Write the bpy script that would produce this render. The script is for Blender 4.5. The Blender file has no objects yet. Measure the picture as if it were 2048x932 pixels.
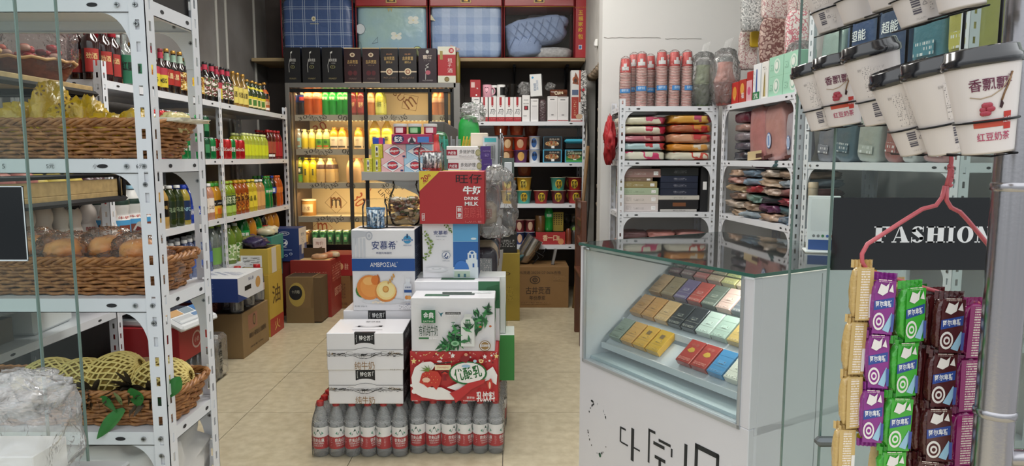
import bpy, math, random
from mathutils import Vector, Matrix, noise
rnd = random.Random(11)
sc = bpy.context.scene
COL = sc.collection

# ---------------------------------------------------------------- camera, world, lights, exposure
F_PX, EYE, PITCH = 1350.0, 1.18, math.radians(6.26)
cam_d = bpy.data.cameras.new('camera'); cam = bpy.data.objects.new('camera', cam_d); COL.objects.link(cam)
cam.location = (0, 0, EYE); cam.rotation_euler = (math.radians(90) - PITCH, 0, 0)
cam_d.sensor_width = 36; cam_d.lens = 36 * F_PX / 2048; cam_d.clip_start = 0.05; cam_d.clip_end = 60
sc.camera = cam
sc.view_settings.view_transform = 'Standard'
sc.view_settings.look = 'None'
sc.view_settings.gamma = 1
sc.view_settings.use_curve_mapping = False
sc.view_settings.exposure = 0.14
sc.cycles.max_bounces = 7; sc.cycles.diffuse_bounces = 3; sc.cycles.glossy_bounces = 3
sc.cycles.transmission_bounces = 6; sc.cycles.transparent_max_bounces = 24
sc.cycles.caustics_reflective = False; sc.cycles.caustics_refractive = False
sc.cycles.sample_clamp_indirect = 4.0
wd = bpy.data.worlds.new('daylight'); sc.world = wd; wd.use_nodes = True
_nt = wd.node_tree; bg = _nt.nodes['Background']; bg.inputs[1].default_value = 1.45
# an overcast street: pale sky above, a band of buildings, darker paving below
_g = _nt.nodes.new('ShaderNodeTexCoord'); _s = _nt.nodes.new('ShaderNodeSeparateXYZ'); _r = _nt.nodes.new('ShaderNodeValToRGB')
_m = _nt.nodes.new('ShaderNodeMapRange'); _m.inputs[1].default_value = -1; _m.inputs[2].default_value = 1
_v = _nt.nodes.new('ShaderNodeTexNoise'); _v.inputs['Scale'].default_value = 5; _v.inputs['Detail'].default_value = 2
_a = _nt.nodes.new('ShaderNodeMath'); _a.operation = 'MULTIPLY_ADD'; _a.inputs[1].default_value = .22
_nt.links.new(_g.outputs['Generated'], _s.inputs[0]); _nt.links.new(_g.outputs['Generated'], _v.inputs['Vector'])
_nt.links.new(_s.outputs[2], _m.inputs[0]); _nt.links.new(_v.outputs[0], _a.inputs[0]); _nt.links.new(_m.outputs[0], _a.inputs[2]); _nt.links.new(_a.outputs[0], _r.inputs[0]); _nt.links.new(_r.outputs[0], bg.inputs[0])
_e = _r.color_ramp.elements; _e[0].position = .50; _e[0].color = (.34, .34, .34, 1); _e[1].position = .80; _e[1].color = (.95, .98, 1.0, 1)
for _p, _c in ((.58, (.26, .28, .29, 1)), (.66, (.55, .57, .58, 1)), (.72, (.42, .45, .47, 1))):
    _q = _e.new(_p); _q.color = _c


def lamp(name, kind, loc, energy, color=(1, 1, 1), rot=(0, 0, 0), sx=1, sy=1):
    d = bpy.data.lights.new(name, kind); d.energy = energy; d.color = color
    if kind == 'AREA':
        d.shape = 'RECTANGLE'; d.size = sx; d.size_y = sy
    elif kind == 'POINT':
        d.shadow_soft_size = sx
    o = bpy.data.objects.new(name, d); COL.objects.link(o); o.location = loc; o.rotation_euler = rot
    return o


lamp('ceiling_level_light', 'AREA', (-0.5, 2.7, 2.93), 36, (1.0, 0.97, 0.92), (0, 0, 0), 1.6, 0.5)
lamp('ceiling_level_light', 'AREA', (-0.4, 4.3, 2.93), 30, (1.0, 0.95, 0.88), (0, 0, 0), 1.6, 0.5)
lamp('ceiling_level_light', 'AREA', (0.95, 3.3, 2.93), 13, (1.0, 0.98, 0.95), (0, 0, 0), 0.9, 0.4)  # fill lamp added at ceiling height to brighten the right wall
for _z in (1.742, 1.432, 1.175, 0.895, 0.605):      # the warm strips under each cooler shelf
    lamp('cooler_strip_light', 'AREA', (-1.2, 5.74, _z), 3.0, (1.0, 0.72, 0.36), (math.radians(22), 0, 0), 1.2, 0.03)
lamp('display_case_lamp', 'AREA', (0.80, 2.0, 0.875), 2.6, (1.0, 0.97, 0.9), (0, 0, math.radians(30)), 0.25, 0.08)

# ---------------------------------------------------------------- pixel helpers (2048 x 932 frame) to real points
CS, SN = math.cos(PITCH), math.sin(PITCH)


def at(u, v, Y):                       # the point seen at pixel u,v at depth Y
    q = (v - 466) / F_PX; t = Y / (CS - q * SN)
    return Vector(((u - 1024) / F_PX * t, Y, EYE - t * (SN + q * CS)))


def on(u, v, z=0.0):                   # the point seen at pixel u,v on the level z
    q = (v - 466) / F_PX; t = (EYE - z) / (SN + q * CS)
    return Vector(((u - 1024) / F_PX * t, t * (CS - q * SN), z))


def rect(u0, v0, u1, v1, Y):           # centre x, low z, width, height of an upright rectangle at depth Y
    a = at(u0, v0, Y); b = at(u1, v1, Y); c = at((u0 + u1) / 2, (v0 + v1) / 2, Y)
    return c.x, b.z, b.x - a.x, a.z - b.z


# ---------------------------------------------------------------- materials
def lin(h):
    h = h.lstrip('#'); out = []
    for i in (0, 2, 4):
        c = int(h[i:i + 2], 16) / 255
        out.append(c / 12.92 if c <= 0.04045 else ((c + 0.055) / 1.055) ** 2.4)
    return (*out, 1)


_mc = {}


def newmat(name):
    m = bpy.data.materials.new(name); m.use_nodes = True
    nt = m.node_tree; nt.nodes.clear()
    out = nt.nodes.new('ShaderNodeOutputMaterial')
    return m, nt, out


def N(nt, t, **kw):
    n = nt.nodes.new(t)
    for k, v in kw.items():
        if k.startswith('i_'):
            n.inputs[k[2:].replace('_', ' ')].default_value = v
        else:
            setattr(n, k, v)
    return n


def M(col, rough=0.5, metal=0.0, coat=0.0, bump=0.0, bs=40.0, var=0.0, vs=6.0, tl=0.0, emit=0.0, spec=0.5, vcol=None, stretch=None):
    """a painted/plastic/cloth surface: base colour, optional mottled second colour, optional fine bump, optional translucency"""
    key = ('M', col, rough, metal, coat, bump, bs, var, vs, tl, emit, spec, vcol, stretch)
    if key in _mc: return _mc[key]
    m, nt, out = newmat('surface_' + col.strip('#'))
    b = N(nt, 'ShaderNodeBsdfPrincipled')
    b.inputs['Base Color'].default_value = lin(col); b.inputs['Roughness'].default_value = rough
    b.inputs['Metallic'].default_value = metal; b.inputs['Coat Weight'].default_value = coat
    b.inputs['Coat Roughness'].default_value = 0.12; b.inputs['Specular IOR Level'].default_value = spec
    if var or bump:
        tc = N(nt, 'ShaderNodeTexCoord'); src = tc.outputs['Object']
        if stretch:
            mp = N(nt, 'ShaderNodeMapping'); mp.inputs['Scale'].default_value = stretch
            nt.links.new(src, mp.inputs[0]); src = mp.outputs[0]
    if var:
        n = N(nt, 'ShaderNodeTexNoise'); n.inputs['Scale'].default_value = vs; n.inputs['Detail'].default_value = 4
        nt.links.new(src, n.inputs['Vector'])
        r = N(nt, 'ShaderNodeValToRGB'); c0 = lin(col); c1 = lin(vcol) if vcol else tuple([x * (1 - var) for x in c0[:3]] + [1])
        r.color_ramp.elements[0].position = 0.35; r.color_ramp.elements[1].position = 0.68
        r.color_ramp.elements[0].color = c1; r.color_ramp.elements[1].color = c0
        nt.links.new(n.outputs['Fac'], r.inputs[0]); nt.links.new(r.outputs[0], b.inputs['Base Color'])
    if bump:
        n = N(nt, 'ShaderNodeTexNoise'); n.inputs['Scale'].default_value = bs; n.inputs['Detail'].default_value = 3
        nt.links.new(src, n.inputs['Vector'])
        bp = N(nt, 'ShaderNodeBump'); bp.inputs['Strength'].default_value = bump; bp.inputs['Distance'].default_value = 0.01
        nt.links.new(n.outputs['Fac'], bp.inputs['Height']); nt.links.new(bp.outputs[0], b.inputs['Normal'])
        nt.links.new(bp.outputs[0], b.inputs['Coat Normal'])
    if emit:
        b.inputs['Emission Color'].default_value = lin(col); b.inputs['Emission Strength'].default_value = emit
    sh = b.outputs[0]
    if tl:
        t = N(nt, 'ShaderNodeBsdfTranslucent'); t.inputs[0].default_value = lin(col)
        mx = N(nt, 'ShaderNodeMixShader'); mx.inputs[0].default_value = tl
        nt.links.new(sh, mx.inputs[1]); nt.links.new(t.outputs[0], mx.inputs[2]); sh = mx.outputs[0]
    nt.links.new(sh, out.inputs[0]); _mc[key] = m
    return m


def CLEAR(tint='ffffff', body=0.12, rough=0.05, bump=0.0, bs=60.0, edge=0.45, white=0.0, bodycol=None):
    """clear sheet / bottle plastic / glass pane: see-through with a glossy skin that strengthens at grazing angles"""
    key = ('C', tint, body, rough, bump, bs, edge, white, bodycol)
    if key in _mc: return _mc[key]
    m, nt, out = newmat('clear_' + tint)
    t = N(nt, 'ShaderNodeBsdfTransparent'); t.inputs[0].default_value = lin(tint)
    b = N(nt, 'ShaderNodeBsdfPrincipled'); b.inputs['Base Color'].default_value = lin(bodycol or tint)
    b.inputs['Roughness'].default_value = rough; b.inputs['Specular IOR Level'].default_value = 0.9
    g = N(nt, 'ShaderNodeBsdfGlossy'); g.inputs['Roughness'].default_value = rough
    lw = N(nt, 'ShaderNodeLayerWeight'); lw.inputs['Blend'].default_value = edge
    if bump:
        tc = N(nt, 'ShaderNodeTexCoord')
        n = N(nt, 'ShaderNodeTexNoise'); n.inputs['Scale'].default_value = bs; n.inputs['Detail'].default_value = 3; n.inputs['Distortion'].default_value = 1.5
        nt.links.new(tc.outputs['Object'], n.inputs['Vector'])
        bp = N(nt, 'ShaderNodeBump'); bp.inputs['Strength'].default_value = bump; bp.inputs['Distance'].default_value = 0.02
        nt.links.new(n.outputs['Fac'], bp.inputs['Height'])
        for q in (b, g, lw): nt.links.new(bp.outputs[0], q.inputs['Normal'])
    m1 = N(nt, 'ShaderNodeMixShader'); m1.inputs[0].default_value = body
    nt.links.new(t.outputs[0], m1.inputs[1]); nt.links.new(b.outputs[0], m1.inputs[2])
    m2 = N(nt, 'ShaderNodeMixShader')
    nt.links.new(lw.outputs['Fresnel'], m2.inputs[0]); nt.links.new(m1.outputs[0], m2.inputs[1]); nt.links.new(g.outputs[0], m2.inputs[2])
    nt.links.new(m2.outputs[0], out.inputs[0]); _mc[key] = m
    return m


def PRN(cols, scale=40.0, rough=0.35, stretch=(1, 1, 1), tl=0.0, coat=0.0):
    """busy printed packaging: patches of the given colours"""
    key = ('P', tuple(cols), scale, rough, stretch, tl, coat)
    if key in _mc: return _mc[key]
    m, nt, out = newmat('print_' + cols[0])
    b = N(nt, 'ShaderNodeBsdfPrincipled'); b.inputs['Roughness'].default_value = rough; b.inputs['Coat Weight'].default_value = coat
    tc = N(nt, 'ShaderNodeTexCoord'); mp = N(nt, 'ShaderNodeMapping'); mp.inputs['Scale'].default_value = stretch
    n = N(nt, 'ShaderNodeTexNoise'); n.inputs['Scale'].default_value = scale; n.inputs['Detail'].default_value = 2
    r = N(nt, 'ShaderNodeValToRGB'); r.color_ramp.interpolation = 'CONSTANT'
    k = len(cols)
    while len(r.color_ramp.elements) < k: r.color_ramp.elements.new(0.5)
    pos = {2: [0, .52], 3: [0, .45, .56], 4: [0, .42, .5, .58]}[k]
    for e, p, c in zip(r.color_ramp.elements, pos, cols): e.position = p; e.color = lin(c)
    nt.links.new(tc.outputs['Object'], mp.inputs[0]); nt.links.new(mp.outputs[0], n.inputs['Vector'])
    nt.links.new(n.outputs['Fac'], r.inputs[0]); nt.links.new(r.outputs[0], b.inputs['Base Color'])
    sh = b.outputs[0]
    if tl:
        t = N(nt, 'ShaderNodeBsdfTranslucent'); nt.links.new(r.outputs[0], t.inputs[0])
        mx = N(nt, 'ShaderNodeMixShader'); mx.inputs[0].default_value = tl
        nt.links.new(sh, mx.inputs[1]); nt.links.new(t.outputs[0], mx.inputs[2]); sh = mx.outputs[0]
    nt.links.new(sh, out.inputs[0]); _mc[key] = m
    return m


def LINES(bgc, fgc, sx=90.0, sz=160.0, dens=0.45, rough=0.45):
    """rows of tiny print too small to read"""
    key = ('L', bgc, fgc, sx, sz, dens, rough)
    if key in _mc: return _mc[key]
    m, nt, out = newmat('fine_print_' + fgc)
    b = N(nt, 'ShaderNodeBsdfPrincipled'); b.inputs['Roughness'].default_value = rough
    tc = N(nt, 'ShaderNodeTexCoord'); sp = N(nt, 'ShaderNodeSeparateXYZ'); nt.links.new(tc.outputs['Object'], sp.inputs[0])
    ad = N(nt, 'ShaderNodeMath', operation='ADD'); nt.links.new(sp.outputs[0], ad.inputs[0]); nt.links.new(sp.outputs[1], ad.inputs[1])
    ax = N(nt, 'ShaderNodeMath', operation='MULTIPLY'); ax.inputs[1].default_value = sx * 2; nt.links.new(ad.outputs[0], ax.inputs[0])
    az = N(nt, 'ShaderNodeMath', operation='MULTIPLY'); az.inputs[1].default_value = sz; nt.links.new(sp.outputs[2], az.inputs[0])
    fl = N(nt, 'ShaderNodeMath', operation='FLOOR'); nt.links.new(az.outputs[0], fl.inputs[0])
    fr = N(nt, 'ShaderNodeMath', operation='FRACT'); nt.links.new(az.outputs[0], fr.inputs[0])
    cb = N(nt, 'ShaderNodeCombineXYZ'); nt.links.new(ax.outputs[0], cb.inputs[0]); nt.links.new(fl.outputs[0], cb.inputs[1])
    n = N(nt, 'ShaderNodeTexNoise'); n.inputs['Scale'].default_value = 1.7; n.inputs['Detail'].default_value = 1
    nt.links.new(cb.outputs[0], n.inputs['Vector'])
    gt = N(nt, 'ShaderNodeMath', operation='GREATER_THAN'); gt.inputs[1].default_value = 1 - dens; nt.links.new(n.outputs['Fac'], gt.inputs[0])
    g2 = N(nt, 'ShaderNodeMath', operation='LESS_THAN'); g2.inputs[1].default_value = 0.55; nt.links.new(fr.outputs[0], g2.inputs[0])
    mu = N(nt, 'ShaderNodeMath', operation='MULTIPLY'); nt.links.new(gt.outputs[0], mu.inputs[0]); nt.links.new(g2.outputs[0], mu.inputs[1])
    mx = N(nt, 'ShaderNodeMix', data_type='RGBA'); mx.inputs[6].default_value = lin(bgc); mx.inputs[7].default_value = lin(fgc)
    nt.links.new(mu.outputs[0], mx.inputs[0]); nt.links.new(mx.outputs[2], b.inputs['Base Color'])
    nt.links.new(b.outputs[0], out.inputs[0]); _mc[key] = m
    return m


# ---------------------------------------------------------------- text outlines
_tc = {}


def text_shape(s, bold=0.0):
    if (s, bold) in _tc: return _tc[(s, bold)]
    cu = bpy.data.curves.new('t', 'FONT'); cu.body = s; cu.size = 1; cu.resolution_u = 2; cu.offset = bold
    ob = bpy.data.objects.new('t', cu); COL.objects.link(ob)
    dg = bpy.context.evaluated_depsgraph_get(); me = ob.evaluated_get(dg).to_mesh()
    vs = [(v.co.x, v.co.y) for v in me.vertices]; fs = [tuple(p.vertices) for p in me.polygons]
    ob.evaluated_get(dg).to_mesh_clear()
    bpy.data.objects.remove(ob); bpy.data.curves.remove(cu)
    if not vs: vs, fs = [(0, 0), (1, 0), (1, 1)], []
    x0 = min(v[0] for v in vs); x1 = max(v[0] for v in vs); y0 = min(v[1] for v in vs); y1 = max(v[1] for v in vs)
    sx = 1 / max(x1 - x0, 1e-6); sy = 1 / max(y1 - y0, 1e-6)
    r = ([((v[0] - x0) * sx - .5, (v[1] - y0) * sy - .5) for v in vs], fs, (x1 - x0) / max(y1 - y0, 1e-6))
    _tc[(s, bold)] = r
    return r


# ---------------------------------------------------------------- mesh collector
class G:
    def __init__(s):
        s.v = []; s.f = []; s.m = []; s.s = []; s.mats = []; s.X = Matrix.Identity(4)

    def mi(s, m):
        if m not in s.mats: s.mats.append(m)
        return s.mats.index(m)

    def add(s, vs, fs, mat, sm=False):
        b = len(s.v); i = s.mi(mat); X = s.X
        s.v += [tuple(X @ Vector(p)) for p in vs]
        for f in fs: s.f.append(tuple(b + k for k in f)); s.m.append(i); s.s.append(sm)

    def box(s, x0, y0, z0, x1, y1, z1, mat, c=0.0):
        """axis-aligned box, edges cut by c"""
        if x1 < x0: x0, x1 = x1, x0
        if y1 < y0: y0, y1 = y1, y0
        if z1 < z0: z0, z1 = z1, z0
        if c <= 0:
            s.add([(x0, y0, z0), (x1, y0, z0), (x1, y1, z0), (x0, y1, z0), (x0, y0, z1), (x1, y0, z1), (x1, y1, z1), (x0, y1, z1)],
                  [(0, 3, 2, 1), (4, 5, 6, 7), (0, 1, 5, 4), (1, 2, 6, 5), (2, 3, 7, 6), (3, 0, 4, 7)], mat); return
        c = min(c, (x1 - x0) * .45, (y1 - y0) * .45, (z1 - z0) * .45)
        P = {}; vs = []
        for ix, (X, dx) in enumerate(((x0, c), (x1, -c))):
            for iy, (Y, dy) in enumerate(((y0, c), (y1, -c))):
                for iz, (Z, dz) in enumerate(((z0, c), (z1, -c))):
                    for ax in range(3):
                        P[ix, iy, iz, ax] = len(vs)
                        vs.append((X if ax == 0 else X + dx, Y if ax == 1 else Y + dy, Z if ax == 2 else Z + dz))
        fs = []
        for sg in (0, 1):
            q = [(0, 0), (1, 0), (1, 1), (0, 1)]
            fs.append([P[sg, a, b, 0] for a, b in (q if sg else q[::-1])])
            fs.append([P[a, sg, b, 1] for a, b in (q[::-1] if sg else q)])
            fs.append([P[a, b, sg, 2] for a, b in (q if sg else q[::-1])])
        for a in (0, 1):
            for b in (0, 1):
                e = [P[0, a, b, 1], P[1, a, b, 1], P[1, a, b, 2], P[0, a, b, 2]]; fs.append(e if (a ^ b) == 1 else e[::-1]) if False else fs.append(e)
                e = [P[a, 0, b, 0], P[a, 1, b, 0], P[a, 1, b, 2], P[a, 0, b, 2]]; fs.append(e)
                e = [P[a, b, 0, 0], P[a, b, 1, 0], P[a, b, 1, 1], P[a, b, 0, 1]]; fs.append(e)
                for k in (0, 1): fs.append([P[a, b, k, 0], P[a, b, k, 1], P[a, b, k, 2]])
        s.add(vs, fs, mat)

    def lathe(s, pr, mat, n=16, cx=0, cy=0, z=0, capb=True, capt=True, sm=True, sq=0.0, ph=0.0):
        vs = []; fs = []; k = len(pr)
        for (r, h) in pr:
            for i in range(n):
                a = 2 * math.pi * i / n + ph; rr = r
                if sq:
                    m_ = max(abs(math.cos(a)), abs(math.sin(a))); rr = r * (1 - sq + sq / m_)
                vs.append((cx + rr * math.cos(a), cy + rr * math.sin(a), z + h))
        for j in range(k - 1):
            for i in range(n):
                i2 = (i + 1) % n
                fs.append((j * n + i, j * n + i2, (j + 1) * n + i2, (j + 1) * n + i))
        s.add(vs, fs, mat, sm)
        if capb: s.add(vs[:n][::-1], [tuple(range(n))], mat)
        if capt: s.add(vs[-n:], [tuple(range(n))], mat)

    def tube(s, pts, r, mat, n=6, closed=False, sm=True, rz=None):
        pts = [Vector(p) for p in pts]; k = len(pts); vs = []; fs = []
        up = Vector((0, 0, 1)); prev = None
        for i, p in enumerate(pts):
            if closed: t = pts[(i + 1) % k] - pts[i - 1]
            else: t = pts[min(i + 1, k - 1)] - pts[max(i - 1, 0)]
            if t.length < 1e-9: t = Vector((0, 0, 1))
            t.normalize()
            if prev is None:
                a = t.cross(up)
                if a.length < .05: a = t.cross(Vector((1, 0, 0)))
            else: a = prev - t * prev.dot(t)
            if a.length < 1e-6: a = t.cross(Vector((1, 0, 0)))
            a.normalize(); b = t.cross(a); prev = a
            rr = r[i] if isinstance(r, (list, tuple)) else r
            for j in range(n):
                w = 2 * math.pi * j / n
                vs.append(p + a * math.cos(w) * rr + b * math.sin(w) * (rz or rr))
        for i in range(k if closed else k - 1):
            for j in range(n):
                fs.append((i * n + j, i * n + (j + 1) % n, ((i + 1) % k) * n + (j + 1) % n, ((i + 1) % k) * n + j))
        if not closed: fs.append(tuple(range(n))[::-1]); fs.append(tuple((k - 1) * n + j for j in range(n)))
        s.add(vs, fs, mat, sm)

    def text(s, txt, c, right, up, w, h, mat, bold=0.0, rot=0.0):
        vs, fs, ar = text_shape(txt, bold)
        right = Vector(right); up = Vector(up); c = Vector(c)
        if h is None: h = w / ar
        if w is None: w = h * ar
        cr, sr = math.cos(rot), math.sin(rot)
        s.add([c + right * (x * w * cr - y * h * sr) + up * (x * w * sr + y * h * cr) for x, y in vs], fs, mat)

    def wraptext(s, txt, a0, zc, r, w, h, mat, bold=0.0):
        """text laid round a cylinder, centred on angle a0"""
        vs, fs, ar = text_shape(txt, bold)
        s.add([(r * math.cos(a0 + x * w / r), r * math.sin(a0 + x * w / r), zc + y * h) for x, y in vs], fs, mat)

    def patch(s, a0, a1, z0, z1, r, mat, n=5):
        vs = []
        for i in range(n + 1):
            a = a0 + (a1 - a0) * i / n
            vs += [(r * math.cos(a), r * math.sin(a), z0), (r * math.cos(a), r * math.sin(a), z1)]
        s.add(vs, [(2 * i, 2 * i + 2, 2 * i + 3, 2 * i + 1) for i in range(n)], mat, True)

    def blob(s, c, r, mat, nu=20, nv=12, p=1.0, amp=0.0, fr=4.0, seed=0, flat=0.0, sm=True, ridge=False):
        """closed soft lump: superellipsoid with noise, bottom flattened"""
        vs = []; fs = []; off = Vector((seed * 7.3, seed * 3.1, seed * 1.7))

        def sp(x): return math.copysign(abs(x) ** p, x)
        for j in range(nv + 1):
            b = -math.pi / 2 + math.pi * j / nv
            for i in range(nu):
                a = 2 * math.pi * i / nu
                d = Vector((sp(math.cos(a)) * abs(math.cos(b)) ** p, sp(math.sin(a)) * abs(math.cos(b)) ** p, sp(math.sin(b))))
                k = 1.0
                if amp:
                    nz = noise.noise(d * fr + off)
                    if ridge: nz = 1 - 2 * abs(nz) * 1.8
                    k += amp * nz
                q = Vector((d.x * r[0] * k, d.y * r[1] * k, d.z * r[2] * k))
                if q.z < -r[2] * (1 - flat): q.z = -r[2] * (1 - flat)
                vs.append(q + Vector(c))
        for j in range(nv):
            for i in range(nu):
                fs.append((j * nu + i, j * nu + (i + 1) % nu, (j + 1) * nu + (i + 1) % nu, (j + 1) * nu + i))
        s.add(vs, fs, mat, sm)

    # -------- printing on a flat face given by origin, right, up (metres), fractions u,v 0..1
    def prints(s, o, R, U, w, h, items):
        o = Vector(o); R = Vector(R); U = Vector(U); Nn = R.cross(U); e = 0.0004

        def P(u, v, k): return o + R * (u * w) + U * (v * h) + Nn * (e * (k + 1))
        for k, it in enumerate(items):
            kk = k * .5; t = it[0]
            if t == 'r':
                _, a, b, c, d, m = it; s.add([P(a, b, kk), P(c, b, kk), P(c, d, kk), P(a, d, kk)], [(0, 1, 2, 3)], m)
            elif t == 'o':
                _, a, b, ra, rb, m = it; n = 20
                s.add([P(a + ra * math.cos(2 * math.pi * i / n), b + rb * math.sin(2 * math.pi * i / n), kk) for i in range(n)], [tuple(range(n))], m)
            elif t == 'p':
                _, pts, m = it; s.add([P(a, b, kk) for a, b in pts], [tuple(range(len(pts)))], m)
            elif t == 't':
                _, tx, a, b, tw, th, m = it[:7]
                s.text(tx, P(a, b, kk), R, U, tw * w if tw else None, th * h if th else None, m, it[7] if len(it) > 7 else 0.0, it[8] if len(it) > 8 else 0.0)
            elif t == 'l':
                _, pts, wd_, m = it
                Q = [(a * w, b * h) for a, b in pts]
                for (ax, ay), (bx, by) in zip(Q, Q[1:]):
                    dx, dy = bx - ax, by - ay; L = math.hypot(dx, dy) or 1; nx, ny = -dy / L * wd_ / 2, dx / L * wd_ / 2
                    s.add([P((ax + nx) / w, (ay + ny) / h, kk), P((ax - nx) / w, (ay - ny) / h, kk), P((bx - nx) / w, (by - ny) / h, kk), P((bx + nx) / w, (by + ny) / h, kk)], [(0, 1, 2, 3)], m)

    def mesh(s, name):
        me = bpy.data.meshes.new(name); me.from_pydata(s.v, [], s.f)
        for m in s.mats: me.materials.append(m)
        me.polygons.foreach_set('material_index', s.m); me.polygons.foreach_set('use_smooth', s.s)
        me.update()
        return me


# ---------------------------------------------------------------- things
_seen = {}


def link(name, data, parent=None):
    o = bpy.data.objects.new(name, data); COL.objects.link(o)
    if parent is not None: o.parent = parent
    return o


def spec(name, *parts):
    """parts: (part_name, G or mesh, [sub-parts], label?)  - one G alone makes a single-mesh thing"""
    def cv(p):
        me = p[1].mesh(p[0]) if isinstance(p[1], G) else p[1]
        return (p[0], me, [cv(q) for q in (p[2] if len(p) > 2 and p[2] else [])], p[3] if len(p) > 3 else None)
    if len(parts) == 1 and isinstance(parts[0], G): return dict(n=name, root=parts[0].mesh(name), kids=[])
    return dict(n=name, root=None, kids=[cv(p) for p in parts])


_count = {}


def put(sp, label, cat, loc, rz=0.0, group=None, rx=0.0, ry=0.0, sc_=1.0, kind=None, name=None):
    """one thing (an Empty with its parts, or one mesh) at loc; repeats share the mesh data"""
    r = link(name or sp['n'], sp['root'])
    r.location = loc; r.rotation_euler = (rx, ry, rz)
    if sc_ != 1.0: r.scale = (sc_,) * 3 if not isinstance(sc_, tuple) else sc_
    if kind != 'structure':
        r['label'] = label; r['category'] = cat
        if group: r['group'] = group
    if kind: r['kind'] = kind

    def kids(par, ks):
        for n, me, sub, lb in ks:
            c = link(n, me, par)
            if lb: c['label'] = lb
            kids(c, sub)
    kids(r, sp['kids'])
    return r


ORD = ['first', 'second', 'third', 'fourth', 'fifth', 'sixth', 'seventh', 'eighth', 'ninth', 'tenth', 'eleventh', 'twelfth', 'thirteenth', 'fourteenth',
       'fifteenth', 'sixteenth', 'seventeenth', 'eighteenth', 'nineteenth', 'twentieth', 'twenty-first', 'twenty-second', 'twenty-third', 'twenty-fourth', 'twenty-fifth', 'twenty-sixth', 'twenty-seventh', 'twenty-eighth']


def nth(desc, place):
    k = _count.get((desc, place), 0); _count[(desc, place)] = k + 1
    return f'{ORD[min(k, 27)]} {desc} {place}'


def struct(name, g, parent=None):
    o = link(name, g.mesh(name), parent)
    if parent is None: o['kind'] = 'structure'
    return o


def carton(w, d, h, mat, F=(), R=(), L=(), T=(), c=0.002, tape=None):
    """closed box, base centre at origin, front face towards -Y, with printing and a flap seam"""
    g = G(); g.box(-w / 2, -d / 2, 0, w / 2, d / 2, h, mat, c)
    if F: g.prints((-w / 2, -d / 2, 0), (1, 0, 0), (0, 0, 1), w, h, F)
    if R: g.prints((w / 2, -d / 2, 0), (0, 1, 0), (0, 0, 1), d, h, R)
    if L: g.prints((-w / 2, d / 2, 0), (0, -1, 0), (0, 0, 1), d, h, L)
    if T: g.prints((-w / 2, -d / 2, h), (1, 0, 0), (0, 1, 0), w, d, T)
    return g


BLK = M('0c0c0e', .5); WHT = M('f2f2f2', .45); WHTP = M('e9e9ee', .4, coat=.2)

# ================================================================ THE ROOM
tileA = M('d0c6ab', .30, var=.1, vs=22, vcol='bdb296', bump=.015, bs=30)
g = G(); g.box(-2.3, -1.2, -.05, 2.1, 6.3, -.004, M('4b463c', .8)); struct('floor', g)
g = G()
x = -.035 - .6 * 4
while x < 2.0:
    y = -1.15
    while y < 6.2:
        a, b, c_, d = max(x, -2.2), min(x + .597, 1.95), y, min(y + .597, 6.2)
        if b > a: g.box(a, c_, -.004, b, d, 0, tileA)
        y += .6
    x += .6
tl_ = struct('floor_tiles', g); tl_.name = 'floor_tiling'
wallm = M('8a8886', .8, var=.12, vs=2, vcol='706c69'); wallw = M('dcdcda', .75, var=.05, vs=1.5, bump=.03, bs=8)
g = G(); g.box(-2.3, 1.45, 0, -2.2, 6.3, 3, wallm)
for y in (5.15, 5.32, 5.9): g.tube([(-2.195, y, 0.02), (-2.195, y, 2.98)], .012, M('b9b8b2', .5), 6)
g.box(-2.2, 4.6, .02, -2.17, 4.78, 2.98, M('bcc6cc', .5))
struct('wall_left', g)
g = G(); g.box(-2.3, 6.2, 0, 1.95, 6.3, 3, M('5d5552', .85, var=.2, vs=3)); struct('wall_back', g)
g = G(); g.box(1.95, 1.3, 0, 2.05, 6.3, 3, wallw); struct('wall_right', g)
g = G(); g.box(.62, 4.75, 0, 1.95, 4.83, 3, wallw)
for (x0, x1, v) in ((.63, 1.02, 75), (1.05, 1.3, 77)):
    p = at(1300, v, 4.74).z
    g.tube([(x0 + (x1 - x0) * i / 14, 4.749, p + .006 * noise.noise(Vector((i * .7 + x0, 0, 0)))) for i in range(15)], .0016, M('8f8c86', .9), 4)
struct('wall_stub', g).name = 'wall_middle'
g = G()
plaster = M('cfcdc8', .8, bump=.1, bs=20, var=.2, vs=4)
g.box(.62, 4.83, 0, .70, 4.93, 3, wallw); g.box(.62, 5.75, 0, .70, 6.2, 3, plaster)
g.box(.62, 4.93, 1.86, .70, 5.75, 3, plaster)
for i in range(16):          # the broken plaster round the opening
    y = 4.95 + i * .05
    g.blob((.66, y, 1.86 - .01 * (i % 3)), (.045, .035, .018 + .012 * rnd.random()), M('9a8a76', .9, bump=.3, bs=60), 8, 5, 1, .3, 3, i)
for i in range(26): g.blob((.66, 4.935, .1 + i * .068), (.042, .012 + .01 * rnd.random(), .035), M('8b7c6a', .9, bump=.3, bs=60), 8, 5, 1, .3, 3, i)
struct('wall_passage', g)
g = G(); g.box(-2.3, 1.45, 3.0, 2.05, 6.3, 3.08, M('d8d6d0', .8)); struct('ceiling', g)
g = G(); g.box(-2.3, 1.2, 2.75, 2.05, 1.45, 3.08, wallw); struct('wall_front', g)
g = G(); g.box(-2.195, 2.96, .0, -2.185, 6.19, .09, M('7c7468', .6)); struct('baseboard_left', g)

# ================================================================ SLOTTED ANGLE SHELVING
rackm = M('dfe2e8', .38, coat=.2); rackd = M('c9ced8', .42); slotm = M('26262a', .7); boltm = M('b4b4b6', .3, metal=.9)


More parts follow.
